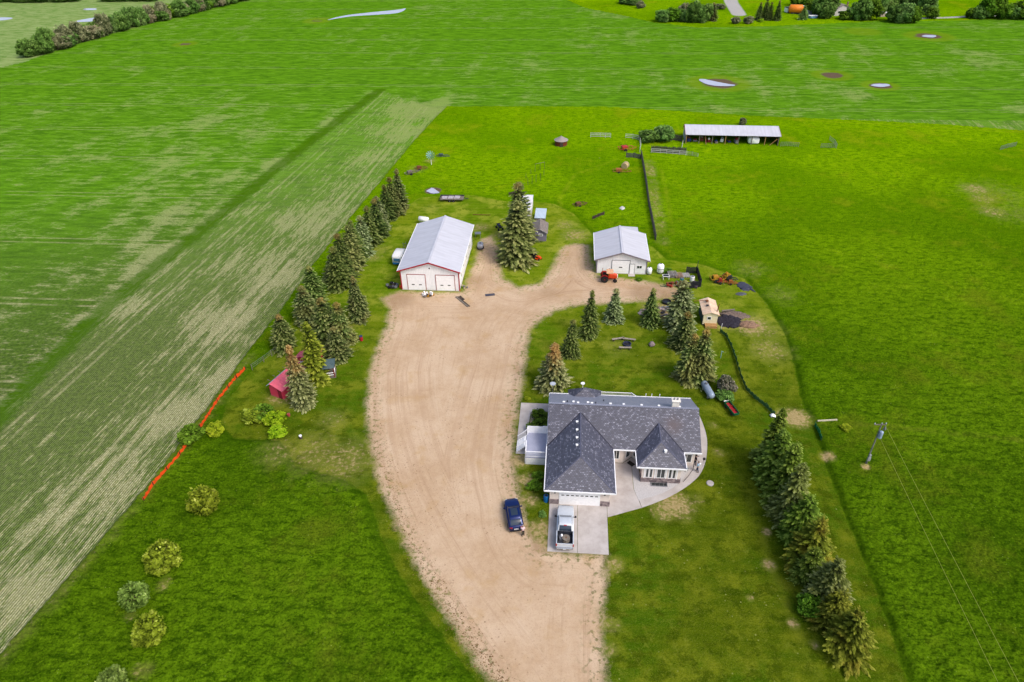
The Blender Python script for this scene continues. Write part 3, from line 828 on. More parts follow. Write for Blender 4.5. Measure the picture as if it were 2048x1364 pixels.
def tree(kind, m, px, py, h, w, label, cat, name, group=None, z0=0.0, far=False, var=None):
    """h, w in metres; px, py the foot of the tree on the photograph's survey"""
    X, Y = G(px, py)
    tree_n[0] += 1
    v = (tree_n[0] * 7) % 6 if var is None else var
    rr = random.Random(tree_n[0] * 13 + 5)
    root = thing(name, label, cat, (X, Y, z0), rr.uniform(0, 6.28), group)
    if kind in ('spruce', 'wide', 'slim'):
        s0 = {'spruce': 5.4, 'wide': 7.4, 'slim': 3.6}[kind]
        sc_ = (w / s0, w / s0, h / 10)
    else: sc_ = (w / 2.0, w / 2.0, h / 1.95)
    root.rotation_euler.x = R(rr.uniform(-2.5, 2.5)); root.rotation_euler.y = R(rr.uniform(-2.5, 2.5)); k1 = rr.uniform(.9, 1.12); sc_ = (sc_[0] * k1, sc_[1] / k1, sc_[2])
    c = bpy.data.objects.new('crown', crown_mesh(kind, v, m)); COL.objects.link(c); c.parent = root; c.scale = sc_
    tr = bpy.data.objects.new('trunk', trunk_mesh(kind)); COL.objects.link(tr); tr.parent = root; tr.scale = sc_
    return root
def sp(px, py, tip, wpx, m, label, group=None, kind='spruce', name='spruce_tree'):
    """foot pixel (front of the skirt), tip pixel row, skirt width in pixels"""
    w = wpx * MPP(px, py) * (1.2 if group and 'right lawn' in group else 1.16)
    X, Y = G(px, py)
    # the trunk stands behind the front of the skirt
    ang = math.degrees(math.atan2(H, Y)); back = w * .36
    py2 = py - (PY(X, Y, 0) - PY(X, Y + back, 0))
    h = HGT(px, py2, tip)
    return tree(kind, m, px, py2, h, w, label, 'spruce', name, group)

wb = 'spruces of the windbreak beside the big workshop'
ord_ = ['northernmost', 'second', 'third', 'fourth', 'fifth', 'sixth', 'seventh', 'eighth', 'ninth', 'tenth', 'eleventh', 'twelfth', 'thirteenth']
for i, (x, y, tp, w, m) in enumerate([(801, 425, 337, 34, 'brown'), (788, 435, 355, 34, 'rust'), (777, 445, 370, 36, 'dark'), (763, 462, 392, 36, 'blue'), (756, 482, 398, 42, 'dark'), (741, 498, 413, 42, 'green'), (728, 515, 432, 40, 'blue'),
        (714, 530, 440, 42, 'green'), (706, 543, 450, 46, 'olive'), (690, 560, 466, 44, 'dark'), (682, 585, 494, 50, 'green'), (668, 570, 510, 34, 'olive')]):
    sp(x, y, tp, w, m, ('%s spruce from the north end of the windbreak left of the big workshop' % ord_[i]) if i else 'northernmost brown-topped spruce of the windbreak left of the big workshop', wb)
cg = 'spruces clustered round the red cabin'
sp(634, 625, 532, 52, 'green', 'green spruce with rusty tip at the north end of the cabin cluster', cg)
sp(618, 655, 572, 54, 'brown', 'dark brownish spruce behind the red cabin, second row of the cluster', cg)
sp(655, 690, 597, 60, 'rust', 'rusty olive spruce in the middle of the cabin cluster', cg)
sp(690, 690, 604, 46, 'rust', 'rust-flecked spruce on the right side of the cabin cluster', cg)
sp(678, 728, 655, 50, 'brown', 'grey-skirted spruce just above the small dark-roofed shelter', cg)
sp(720, 646, 551, 42, 'brown', 'brown speckled spruce standing alone between cluster and drive', cg)
sp(570, 706, 628, 50, 'rust', 'squat rust-flecked spruce left of the red cabin', cg)
sp(636, 772, 644, 52, 'yellowgreen', 'tall yellow-green spruce between the red cabin and the dark-roofed shelter', cg, 'slim')
sp(609, 820, 692, 52, 'bluerust', 'grey-green spruce with orange top in front of the red cabin', cg)
cn = 'two big spruces between the workshops'
sp(1042, 490, 362, 64, 'brown', 'tall brownish spruce directly behind the pale one, beside the white shed', cn)
sp(1034, 536, 404, 80, 'olive', 'broad pale olive spruce between the two white workshops', cn)
yg = 'spruces round the back lawn'
sp(1107, 788, 688, 62, 'bluerust', 'blue spruce with orange brown top touching the house roof', yg)
sp(1140, 720, 638, 36, 'green', 'slender spruce on the west edge of the back lawn, below the tallest one', yg)
sp(1177, 680, 582, 38, 'green', 'tallest slender spruce at the bend of the drive', yg)
sp(1227, 650, 578, 38, 'blue', 'short pale blue-green spruce along the drive behind the back lawn', yg)
sp(1300, 658, 574, 38, 'green', 'slender spruce in front of the rubble heap', yg)
sp(1360, 668, 563, 62, 'blue', 'large blue spruce left of the cream shed', yg)
sp(1366, 708, 622, 50, 'rust', 'orange-topped spruce just below the large blue spruce', yg)
sp(1372, 770, 664, 50, 'rust', 'rusty spruce, left of the twin pair above the propane tank', yg)
sp(1398, 775, 654, 58, 'rust', 'rusty spruce, right of the twin pair above the propane tank', yg)
rw = 'spruces of the tall row on the right lawn'
for i, (x, y, tp, w, m, k, lb) in enumerate([
    (1532, 948, 815, 52, 'rowdeep', 'slim', 'dark slender spruce with long leaning tip at the north end of the right-hand row'),
    (1546, 985, 862, 78, 'rowdeep', 'spruce', 'second spruce from the north end of the right-hand row, dark green'),
    (1562, 1022, 890, 74, 'rowdeep', 'spruce', 'third spruce from the north end of the right-hand row'),
    (1576, 1058, 925, 72, 'rowgrey', 'spruce', 'fourth spruce of the right-hand row, greyish with long tip'),
    (1596, 1102, 998, 88, 'rowbright', 'wide', 'bright green broad spruce in the middle of the right-hand row'),
    (1612, 1152, 1040, 82, 'rowolive', 'wide', 'olive spruce just below the bright one in the right-hand row'),
    (1612, 1180, 1100, 62, 'rowdeep', 'wide', 'dark spruce half hidden under the olive one in the right-hand row'),
    (1648, 1232, 1118, 76, 'rowgrey', 'spruce', 'grey-green spruce with feathery tip in the lower right-hand row'),
    (1662, 1275, 1190, 76, 'rowolive', 'wide', 'brownish spruce next to last at the south end of the right-hand row'),
    (1692, 1336, 1232, 92, 'rowolive', 'wide', 'broad orange-olive spruce at the south end of the right-hand row')]):
    sp(x, y, tp, w, m, lb, rw, k)
tree('round', 'leaf', 1618, 1222, 2.6, 3.2, 'small bright green leafy bush on the left flank of the right-hand spruce row', 'bush', 'leafy_bush')
ys = 'young spruces in the rough grass'
for x, y, tp, w, m, lb in [(412, 1030, 960, 66, 'young', 'northernmost young spruce, pale yellow-green, in the rough grass'), (332, 1146, 1064, 74, 'young', 'larger olive young spruce, second from the north in the rough grass'),
        (277, 1219, 1152, 64, 'youngblue', 'young blue-green spruce touching an olive one in the rough grass'), (305, 1288, 1214, 70, 'young', 'olive young spruce just below the blue-green one'), (232, 1396, 1330, 72, 'youngblue', 'young blue-green spruce cut by the bottom edge of the view')]:
    tree('round', m, x, y - 10, w * MPP(x, y) * 1.05, w * MPP(x, y), lb, 'spruce', 'young_spruce', ys)

# bushes
def bush(m, px, py, h, w, label, kind='round', name='bush', group=None, cat='bush'): return tree(kind, m, px, py, h, w, label, cat, name, group)
bush('leaf', 384, 880, 2.6, 3.6, 'dark green round bush in the gap between the orange fences')
bush('yellow', 433, 868, 2.0, 2.8, 'yellow-green bush beside the orange fence gap')
bush('young', 508, 838, 1.5, 3.6, 'pale grey-green shrub left of the lime shrubs', 'loose')
bush('leaf', 532, 832, 1.7, 3.8, 'mid green shrub between pale shrub and lime shrubs', 'loose')
bush('lime', 553, 846, 1.9, 3.6, 'upper lime green shrub below the red cabin', 'loose')
bush('lime', 556, 870, 1.6, 3.0, 'lower lime green shrub on the lawn edge below the red cabin', 'loose')
bush('lilac', 1450, 782, 3.0, 3.2, 'mauve flowering lilac beside the propane tank', 'round', 'lilac_bush')
bush('leafdark', 1448, 798, 1.7, 2.8, 'green underbush at the foot of the lilac')
bush('rowbright', 1077, 862, 1.6, 3.4, 'spreading green juniper in the bed beside the deck', 'round', 'juniper_bush')
bush('rowbright', 1080, 838, 1.4, 3.0, 'small yellow-green juniper at the back of the bed beside the deck', 'round', 'juniper_bush')
bush('leaf', 1068, 975, .9, 2.2, 'low green weeds along the garage wall', 'loose', 'shrub')
bush('leaf', 1078, 955, .9, 1.9, 'green shrub under the corner of the white deck', 'loose', 'shrub')
bush('yellow', 1055, 800, .7, 1.0, 'small yellow flower clump at the lawn corner by the drive', 'loose', 'flower_clump')
bush('yellow', 1690, 860, .9, 1.8, 'yellow-green leafy clump beside the pale timber beam', 'loose', 'shrub')
bush('leafdark', 1300, 283, 3.4, 7.0, 'dark green bush left of the open pole barn', 'round')
bush('leafdark', 1328, 282, 4.8, 6.5, 'taller dark bush touching the board fence by the pole barn', 'round')
bush('willow', 1484, 251, 2.6, 2.4, 'thin bare-looking bush behind the pole barn roof', 'loose')
bush('leaf', 1335, 545, .9, 2.4, 'green weeds in front of the scrap corral', 'loose', 'shrub')
bush('leaf', 1278, 560, .5, 1.6, 'low weeds by the door of the smaller workshop', 'loose', 'shrub')
bush('leaf', 640, 605, .8, 2.0, 'low bright growth at the crop edge above the cluster', 'loose', 'shrub')
bush('leafdark', 1085, 1030, .4, 1.2, 'small weed patch between drive and concrete pad', 'loose', 'shrub')

# shelterbelt, upper left
rr = random.Random(9)
def belt_at(f):
    k = f * 5.999; j = int(k); a, b = [(62, 112), (130, 93), (220, 66), (330, 37), (430, 14), (520, -10), (610, -32)][j:j + 2]; return a[0] + (b[0] - a[0]) * (k - j), a[1] + (b[1] - a[1]) * (k - j)
for i in range(78):
    f = i / 78; x, y = belt_at(min(.999, f + rr.uniform(-.004, .004)))
    m = rr.choice(['leafdark', 'leafdark', 'leaf', 'willow', 'willow', 'leafdark'])
    if i < 8: m = 'leafdark'
    tree('tallleaf' if rr.random() < .6 else 'round', m, x + rr.uniform(-6, 6), y + rr.uniform(-1.5, 1.5) + 1, rr.uniform(4.8, 9.0), rr.uniform(6.6, 9.6), 'leafy tree among many in the long shelterbelt across the far left field', 'tree', 'shelterbelt_tree', 'trees of the long diagonal shelterbelt')
# woodland edge beyond the pale field
for i in range(46):
    x = -60 + i * 8.2; y = 6 - .018 * i * 8.2 * .5 + rr.uniform(-1, 1)
    if 155 < x < 208: continue
    tree('round', 'leafdark', x, y - 1, rr.uniform(5, 8), rr.uniform(6, 9), 'dark tree among many in the wood edge at the top left corner', 'tree', 'woodland_tree', 'trees of the far wood edge')
# groups round the far farmstead
def clump(spec, group, cat='tree'):
    for k, (x, y, h, w, m, kd, lb) in enumerate(spec): tree(kd, m, x, y, h, w, lb, cat, 'spruce_tree' if kd in ('spruce', 'slim') else 'leafy_tree', group)
gA = 'trees of the far grove right of the bare strip'
clump([(1325, 44, 6, 8, 'leafdark', 'round', 'leftmost leafy tree of the far grove'), (1343, 43, 6.5, 9, 'leaf', 'round', 'second tree from the left in the far grove'), (1358, 43, 6, 8, 'leafdark', 'round', 'third tree from the left in the far grove'), (1372, 44, 5.5, 7, 'leafdark', 'round', 'low dark tree in the middle of the far grove'),
       (1386, 46, 9.5, 8, 'leafdark', 'tallleaf', 'tallest dark tree of the far grove'), (1398, 46, 8, 7, 'leafdark', 'tallleaf', 'dark tree right of the tallest in the far grove'), (1410, 44, 7.5, 7, 'leafdark', 'tallleaf', 'dense tree near the right end of the far grove'), (1424, 42, 7.5, 6, 'brown', 'spruce', 'brownish spruce at the right end of the far grove'), (1368, 30, 6, 6, 'willow', 'round', 'grey-brown tree standing behind the far grove'), (1438, 19, 3, 7, 'willow', 'loose', 'brownish low shrub left of the far pale road')], gA)
gB = 'spruces beside the far pale road'
clump([(1517, 41, 7.5, 5, 'dark', 'spruce', 'left one of the three far spruces by the pale road'), (1529, 41, 9, 5, 'dark', 'spruce', 'middle and tallest of the three far spruces by the pale road'), (1538, 41, 7.5, 4.5, 'dark', 'spruce', 'right one of the three far spruces by the pale road'), (1553, 42, 8.5, 4.5, 'dark', 'spruce', 'single far spruce between the three spruces and the orange tank')], gB, 'spruce')
gC = 'bushes at the edge of the far yard'
clump([(1471, 48, 3.5, 4.5, 'willow', 'round', 'left grey bush below the far pale road'), (1496, 48, 3.8, 5, 'willow', 'round', 'right grey bush below the far pale road'), (1521, 45, 1.8, 3.2, 'lime', 'loose', 'low pale shrub at the foot of the three far spruces'), (1281, 17, 4, 5, 'willow', 'round', 'rounded grey bush at the edge of the far bare strip'), (1252, 8, 4.5, 9, 'leafdark', 'round', 'dark bush at the top edge above the far bare strip'), (1268, 11, 4.5, 7, 'leafdark', 'round', 'dark bush beside the rounded grey one at the far strip')], gC, 'bush')
gD = 'trees round the far white house'
L1 = [(1605, 40, 6, 5, 'leafdark', 'slim'), (1622, 28, 7, 9, 'leaf', 'round'), (1637, 34, 8.5, 9, 'leafdark', 'tallleaf'), (1652, 38, 8, 8, 'leafdark', 'round'), (1660, 30, 9, 8, 'leafdark', 'tallleaf'), (1690, 40, 4.5, 7, 'leaf', 'round'), (1705, 40, 7.0, 8, 'leafdark', 'tallleaf'), (1722, 41, 9.5, 10, 'leafdark', 'tallleaf'), (1740, 41, 9, 9, 'leaf', 'tallleaf'), (1755, 26, 8, 9, 'leafdark', 'round'), (1775, 22, 10, 10, 'leafdark', 'tallleaf'), (1788, 44, 8, 9, 'leafdark', 'round'), (1805, 46, 8.5, 9, 'leafdark', 'tallleaf'), (1822, 45, 8, 9, 'leaf', 'round'), (1800, 22, 10, 11, 'leafdark', 'tallleaf'), (1830, 24, 10, 10, 'leafdark', 'tallleaf'), (1850, 30, 9, 9, 'leafdark', 'tallleaf'), (1862, 38, 5.5, 6, 'leaf', 'round'), (1590, 12, 6, 6, 'leaf', 'round'), (1612, 10, 8, 8, 'leaf', 'tallleaf')]
on = ['first', 'second', 'third', 'fourth', 'fifth', 'sixth', 'seventh', 'eighth', 'ninth', 'tenth', 'eleventh', 'twelfth', 'thirteenth', 'fourteenth', 'fifteenth', 'sixteenth', 'seventeenth', 'eighteenth', 'nineteenth', 'twentieth']
L1s = sorted(L1, key=lambda q: q[0])
clump([q + ('%s tree from the left around the far white house' % on[i],) for i, q in enumerate(L1s)], gD)
gE = 'trees at the top right corner'
L2 = [(1942, 37, 5, 7, 'leaf', 'round'), (1956, 38, 6, 8, 'leafdark', 'round'), (1970, 37, 9, 10, 'leaf', 'tallleaf'), (1985, 37, 10.5, 11, 'leaf', 'tallleaf'), (2003, 38, 7.5, 9, 'leaf', 'round'), (2020, 38, 6.5, 8, 'leafdark', 'round'), (2036, 38, 8.5, 9, 'leaf', 'tallleaf'), (2054, 38, 7, 9, 'leaf', 'round')]
clump([q + ('%s tree from the left in the top right corner clump' % on[i],) for i, q in enumerate(L2)], gE)
# ------------------------------------------------------------------ building materials
def shingle_mat(name, lo, hi, speck=(.44, .44, .52), amt=.5, stain=None, bw=.30, bh=.20):
    t = NT(name)
    br = t.n('ShaderNodeTexBrick')
    br.inputs['Scale'].default_value = 1.0
    br.inputs['Brick Width'].default_value = bw; br.inputs['Row Height'].default_value = bh
    br.inputs['Mortar Size'].default_value = .03; br.inputs['Mortar Smooth'].default_value = .4
    br.inputs['Color1'].default_value = (0, 0, 0, 1); br.inputs['Color2'].default_value = (1, 1, 1, 1); br.inputs['Mortar'].default_value = (.1, .1, .1, 1)
    br.inputs['Bias'].default_value = 0
    t.put(br.inputs['Vector'], t.uv())
    v = br.outputs[0]
    n = t.noise(t.uv(), 1.1, 4)
    sepc = t.n('ShaderNodeSeparateColor'); t.put(sepc.inputs[0], v)
    b = sepc.outputs[0]
    col = t.mix(t.math('MULTIPLY_ADD', b, .7, t.math('MULTIPLY', n, .3)), lo, hi)
    sp_ = t.math('MULTIPLY', t.ss(b, .74, .86), t.ss(t.noise(t.uv(), 9, 2), .46, .56))
    col = t.mix(t.math('MULTIPLY', sp_, amt), col, speck)
    if stain is not None:
        x, y, r, c = stain
        o = t.obj(); d = t.n('ShaderNodeVectorMath', operation='DISTANCE'); t.put(d.inputs[0], o); d.inputs[1].default_value = (x, y, 4.4)
        m = t.ss(t.math('ADD', d.outputs['Value'], t.math('MULTIPLY', n, 1.4)), r + 1.2, r - .6)
        col = t.mix(t.math('MULTIPLY', m, .55), col, c)
    col = t.mix(t.math('MULTIPLY', br.outputs['Fac'], .55), col, tuple(c * .45 for c in lo))
    h = t.math('SUBTRACT', t.math('MULTIPLY', b, .3), br.outputs['Fac'])
    t.b.inputs['Specular IOR Level'].default_value = .75
    return t.done(col, .5, t.bump(h, .35, .02))
def metal_roof_mat(name, rgb, rib=.30):
    t = NT(name)
    sx = t.n('ShaderNodeSeparateXYZ'); t.put(sx.inputs[0], t.uv())
    r = t.math('POWER', t.math('ABSOLUTE', t.math('SINE', t.math('MULTIPLY', sx.outputs[0], math.pi / rib))), 8.0)
    sh = t.math('POWER', t.math('ABSOLUTE', t.math('SINE', t.math('MULTIPLY', sx.outputs[0], math.pi / (rib * 3)))), 30.0)
    n = t.noise(t.xyz(t.math('MULTIPLY', sx.outputs[0], .9), t.math('MULTIPLY', sx.outputs[1], .25)), 1.0, 5, .65)
    col = t.mix(t.ss(n, .3, .7), tuple(c * .86 for c in rgb), rgb)
    col = t.mix(t.math('MULTIPLY', sh, .22), col, tuple(c * .6 for c in rgb))
    t.b.inputs['Specular IOR Level'].default_value = .4
    return t.done(col, .45, t.bump(r, .5, .03), .0)
def siding_mat(name, rgb, pitch=.2, vertical=False):
    t = NT(name)
    sx = t.n('ShaderNodeSeparateXYZ'); t.put(sx.inputs[0], t.uv())
    q = sx.outputs[0] if vertical else sx.outputs[1]
    w = t.math('FRACT', t.math('DIVIDE', q, pitch))
    n = t.noise(t.obj(), .7, 5, .65)
    col = t.mix(t.ss(n, .3, .7), tuple(c * .86 for c in rgb), rgb)
    col = t.mix(t.ss(w, .12, .0), col, tuple(c * .55 for c in rgb))
    sz = t.n('ShaderNodeSeparateXYZ'); t.put(sz.inputs[0], t.obj())
    splash = t.math('MULTIPLY', t.ss(t.math('ADD', sz.outputs[2], t.math('MULTIPLY', n, .5)), .75, .3), .22)
    col = t.mix(splash, col, (.32, .27, .21))
    return t.done(col, .6, t.bump(w, .4, .02))
t = NT('stone')
vc = t.vor(t.obj(), 3.2, 1); vd = t.vor(t.obj(), 3.2, 0)
bw_ = t.n('ShaderNodeRGBToBW'); t.put(bw_.inputs[0], vc)
STONE = t.done(t.mix(bw_.outputs[0], S(96, 84, 90), S(186, 168, 166)), .9, t.bump(vd, .6, .05))
t = NT('glass_pane')
t.b.inputs['Specular IOR Level'].default_value = .9
GLASS = t.done(t.mix(t.noise(t.obj(), 1.4, 2), (.012, .016, .018), (.05, .06, .06)), .06)
t = NT('concrete')
o_ = t.obj(); cn_ = t.noise(o_, .5, 6, .65); cf = t.noise(o_, 14, 2)
cc = t.mix(t.ss(cn_, .3, .7), S(192, 182, 176), S(218, 210, 206))
cc = t.mix(t.math('MULTIPLY', t.ss(cf, .4, .7), .12), cc, S(150, 138, 128))
cc = t.mix(t.math('MULTIPLY', t.ss(t.noise(o_, 1.6, 5, .7), .58, .72), .22), cc, S(150, 134, 120))
CONC = t.done(cc, .85, t.bump(cf, .15, .01))
WHITE = mat('white_trim', S(250, 250, 252, .92), .5, var=.06)
ROOFW = metal_roof_mat('pale_metal_roof', S(220, 221, 232, .76))
ROOFW2 = metal_roof_mat('pale_metal_roof_grey', S(220, 220, 230, .76))
SIDE_W = siding_mat('white_siding', S(250, 250, 252, .95), .3, True)
STUCCO = mat('cream_stucco', S(236, 222, 212, .88), .85, var=.08, bump=.2)
SHING = shingle_mat('grey_shingles', S(62, 62, 76), S(108, 108, 128), stain=(15.4, 10.0, 1.3, S(96, 66, 56)))
SHING_SHEEN = shingle_mat('grey_shingles_sheen', S(144, 148, 168), S(170, 174, 192), amt=.15)  # same grey shingles, with the rear slope's grazing sheen painted in paler
DARK = mat('dark_trim', (.03, .03, .035), .6)
BLACK = mat('black_rubber', (.018, .018, .02), .8, var=.3)
STEEL = mat('grey_steel', S(170, 172, 178), .4, .6)
RED = mat('red_paint', S(190, 40, 52), .5)
REDD = mat('faded_red', S(170, 54, 40), .7, dirt=S(110, 66, 44))
ORANGE = mat('orange_paint', S(236, 84, 26, .9), .45)
WOODG = mat('weathered_wood', S(142, 132, 120), .9, var=.35, scale=4)
WOODD = mat('dark_wood', S(88, 76, 68), .9, var=.4, scale=4)
WOODP = mat('pale_wood', S(206, 188, 150), .85, var=.2, scale=4)
WOODT = mat('tan_wood', S(196, 150, 96), .85, var=.2, scale=4)
RUST = mat('rusty_metal', S(140, 84, 52), .9, var=.4, scale=5)
YELLOW = mat('yellow_paint', S(206, 150, 40), .6, dirt=S(140, 90, 40))
BLUE = mat('blue_plastic', S(24, 120, 190), .5)
TEAL = mat('teal_plastic', S(40, 130, 140), .5)
GREYP = mat('grey_plastic', S(120, 122, 128), .6)

def window(parent, M, w, h, frame=.07, cols=1, rows=1, name='window', fm=None):
    """M places the window: x across, z up, -y outwards; origin at its sill centre"""
    fm = fm or WHITE
    m = MB(); d0, d1 = -.05, .03
    for a in ((-w / 2, -w / 2 + frame, 0, h), (w / 2 - frame, w / 2, 0, h)): m.box(a[0], a[1], d0, d1, a[2], a[3], 0, M)
    for a in ((0, frame), (h - frame, h)): m.box(-w / 2 + frame, w / 2 - frame, d0 + .004, d1, a[0], a[1], 0, M)
    for i in range(1, cols):
        x = -w / 2 + w * i / cols; m.box(x - frame * .4, x + frame * .4, d0 + .008, d1, frame, h - frame, 0, M)
    f = m.build(name, fm, parent)
    g = MB(); g.box(-w / 2 + frame * .6, w / 2 - frame * .6, d0 + .02, d1 + .01, frame * .6, h - frame * .6, 0, M)
    g.build('pane', GLASS, f)
    return f
def place(x, y, z, rz=0): return Matrix.Translation((x, y, z)) @ Matrix.Rotation(rz, 4, 'Z')
def ohdoor(parent, M, w, h, panes, name='overhead_door', pz=.62, pw=.32, ph=.16, surround=None, rows=4):
    m = MB(); n = rows
    for i in range(n): m.box(-w / 2, w / 2, -.045, .03, h * i / n + .008, h * (i + 1) / n - .008, 0, M)
    m.box(-w / 2, w / 2, -.02, .02, 0, h, 0, M)
    d = m.build(name, WHITE, parent)
    for px_ in panes:
        MB().box(px_ - pw / 2, px_ + pw / 2, -.062, -.01, h * pz, h * pz + ph, 0, M).build('pane', GLASS, d)
    if surround is not None:
        k = .09; f = MB()
        f.box(-w / 2 - k, -w / 2, -.07, .02, 0, h + k, 0, M); f.box(w / 2, w / 2 + k, -.07, .02, 0, h + k, 0, M); f.box(-w / 2, w / 2, -.066, .02, h, h + k, 0, M)
        f.build('door_surround', surround, parent)
    return d
def gable_shed(m_walls, W, D, hw, hr, zb=0, mb=None, cx=None):
    """walls with gables on the front and back (ridge runs along y)"""
    mb = mb or MB(); cx = W / 2 if cx is None else cx
    for y in (0, D):
        mb.face([(0, y, zb), (W, y, zb), (W, y, hw), (cx, y, hr), (0, y, hw)])
    mb.face([(0, 0, zb), (0, D, zb), (0, D, hw), (0, 0, hw)]); mb.face([(W, 0, zb), (W, D, zb), (W, D, hw), (W, 0, hw)])
    return mb
def slope(pts, th=.12, mi=0, mb=None):
    """a roof slab: polygon given on its top face, thickened downwards"""
    mb = mb or MB(); n = len(pts)
    lo = [(p[0], p[1], p[2] - th) for p in pts]
    mb.add(list(pts) + lo, [tuple(range(n)), tuple(range(2 * n - 1, n - 1, -1))] + [(i, n + i, n + (i + 1) % n, (i + 1) % n) for i in range(n)], mi)
    return mb

# ================================================================== the house
HO = G(1099, 1007)
house = thing('farmhouse', 'grey-shingled cream bungalow with white garage door and hipped front wings', 'house', HO, GRID)
zE, K = 2.85, .52
def main_z(v): return zE + (v - 6.8) * K if v < 12.0 else zE + (17.2 - v) * K
ridz = main_z(11.999)
w = MB()
w.prism([(0, 0), (7.1, 0), (7.1, 7.3), (9.1, 7.3), (10.3, 8.5), (11.2, 7.6), (11.2, 4.3), (15.9, 4.3), (15.9, 7.3), (18.0, 7.3), (18.0, 16.7), (0, 16.7)], 0, zE - .02)
w.face([(0.0, 7.0, zE - .02), (0.0, 16.9, zE - .02), (0.0, 12.0, ridz - .12)]); w.face([(18.0, 7.0, zE - .02), (18.0, 16.9, zE - .02), (18.0, 12.0, ridz - .12)])
w.build('wall', STUCCO, house)
for a in ((-.06, 1.08, -.06, .3), (6.02, 7.16, -.06, .3)): MB().box(a[0], a[1], a[2], a[3], 0, .85).build('stone_base', STONE, house)
MB().prism([(11.12, 4.22), (15.98, 4.22), (15.98, 5.6), (15.7, 5.6), (15.7, 4.6), (11.4, 4.6), (11.4, 5.6), (11.12, 5.6)], 0, .7).build('stone_base', STONE, house)
x0, x1, rx = -.6, 18.6, 0
front = slope([(x0, 6.8, zE), (x1, 6.8, zE), (x1, 12.0, ridz), (x0, 12.0, ridz)]).build('roof', SHING, house)
back = slope([(x1, 17.2, zE), (x0, 17.2, zE), (x0, 12.004, ridz), (x1, 12.004, ridz)]).build('rear_roof', SHING_SHEEN, house)
ga, gb, gf = -.6, 7.7, -.5; gc_ = (ga + gb) / 2; gr = zE + (gb - gc_) * K; gva = gf + (gb - gc_) * .88
gz_ = gr + .02; gback = 6.8 + (gz_ - zE) / K
gm = slope([(ga, gf, zE + .02), (ga, 6.83, zE + .02), (gc_, gback, gz_), (gc_, gva, gz_)])
slope([(gb, 6.83, zE + .02), (gb, gf, zE + .02), (gc_, gva, gz_), (gc_, gback, gz_)], mb=gm)
gm.build('garage_roof', SHING, house)
slope([(ga, gf - .003, zE + .02), (gb, gf - .003, zE + .02), (gc_, gva - .003, gz_)]).build('garage_roof', SHING, house)
ba, bb, bf = 10.5, 16.4, 3.95; bc = (ba + bb) / 2; bz = zE + (bb - bc) * K * 1.12; bva = bf + (bb - bc) * .95; bback = 6.8 + (bz - zE) / K
bm_ = slope([(ba, bf, zE + .02), (ba, 6.83, zE + .02), (bc, bback, bz), (bc, bva, bz)])
slope([(bb, 6.83, zE + .02), (bb, bf, zE + .02), (bc, bva, bz), (bc, bback, bz)], mb=bm_)
bm_.build('bay_roof', SHING, house)
slope([(ba, bf - .003, zE + .02), (bb, bf - .003, zE + .02), (bc, bva, bz)]).build('bay_roof', SHING, house)
# eaves: gutter and fascia
for pts in ([(ga - .05, gf - .05), (gb + .05, gf - .05)], [(ga - .05, gf - .05), (ga - .05, 17.2)], [(gb + .05, gf - .05), (gb + .05, 6.75)], [(gb, 6.75), (ba, 6.75)], [(ba - .05, 6.75), (ba - .05, bf - .05)], [(ba - .05, bf - .05), (bb + .05, bf - .05)], [(bb + .05, bf - .05), (bb + .05, 6.75)], [(bb, 6.75), (x1 + .05, 6.75)], [(x0, 17.25), (x1, 17.25)]):
    a, b = pts; MB().bar((a[0], a[1], zE - .06), (b[0], b[1], zE - .06), .10, .17).build('gutter', WHITE, house)
for a_, b_ in (((ga, gf, zE + .03), (gc_, gva, gz_)), ((gb, gf, zE + .03), (gc_, gva, gz_)), ((gc_, gva, gz_ + .01), (gc_, gback, gz_ + .01)), ((ba, bf, zE + .03), (bc, bva, bz)), ((bb, bf, zE + .03), (bc, bva, bz)), ((bc, bva, bz), (bc, bback, bz))):
    MB().bar(a_, b_, .16, .05).build('hip_cap', mat('cap_grey', S(104, 106, 126), .7), house)
for a_, b_ in (((ga, 6.8, zE + .05), (gc_, gback, gz_ + .02)), ((gb, 6.8, zE + .05), (gc_, gback, gz_ + .02)), ((ba, 6.8, zE + .05), (bc, bback, bz + .02)), ((bb, 6.8, zE + .05), (bc, bback, bz + .02))):
    MB().bar(a_, b_, .14, .03).build('valley_flashing', mat('valley_dark', S(58, 58, 72), .6), house)
rg_ = MB(); rg_.bar((x0, 12, ridz + .03), (x1, 12, ridz + .03), .28, .06); rg_.build('ridge_cap', SHING_SHEEN, house)
# rear wing roof (small hip) seen over the ridge
rw_ = MB(); q = [(1.9, 15.4, 2.9), (6.5, 15.4, 2.9), (6.5, 18.3, 2.75), (1.9, 18.3, 2.75)]; ap = (4.2, 16.8, 4.45)
for i in range(4): rw_.face([q[i], q[(i + 1) % 4], ap])
rw_.face(q[::-1]); rw_.build('sunroom_roof', SHING, house)
MB().box(2.3, 6.1, 16.71, 18.0, 0, 2.72).build('sunroom', STUCCO, house)
# chimney
ch = MB(); ch.box(15.25, 16.15, 12.3, 13.0, ridz - .9, ridz + .75); ch.box(15.15, 16.25, 12.2, 13.1, ridz + .75, ridz + .87)
c_ = ch.build('chimney', mat('white_chimney', S(242, 236, 226, .85), .8, var=.08), house)
m = MB()
for x in (15.45, 15.9): m.tube((x, 12.65, ridz + .87), (x, 12.65, ridz + 1.1), .11, n=8)
m.build('flue', STEEL, c_)
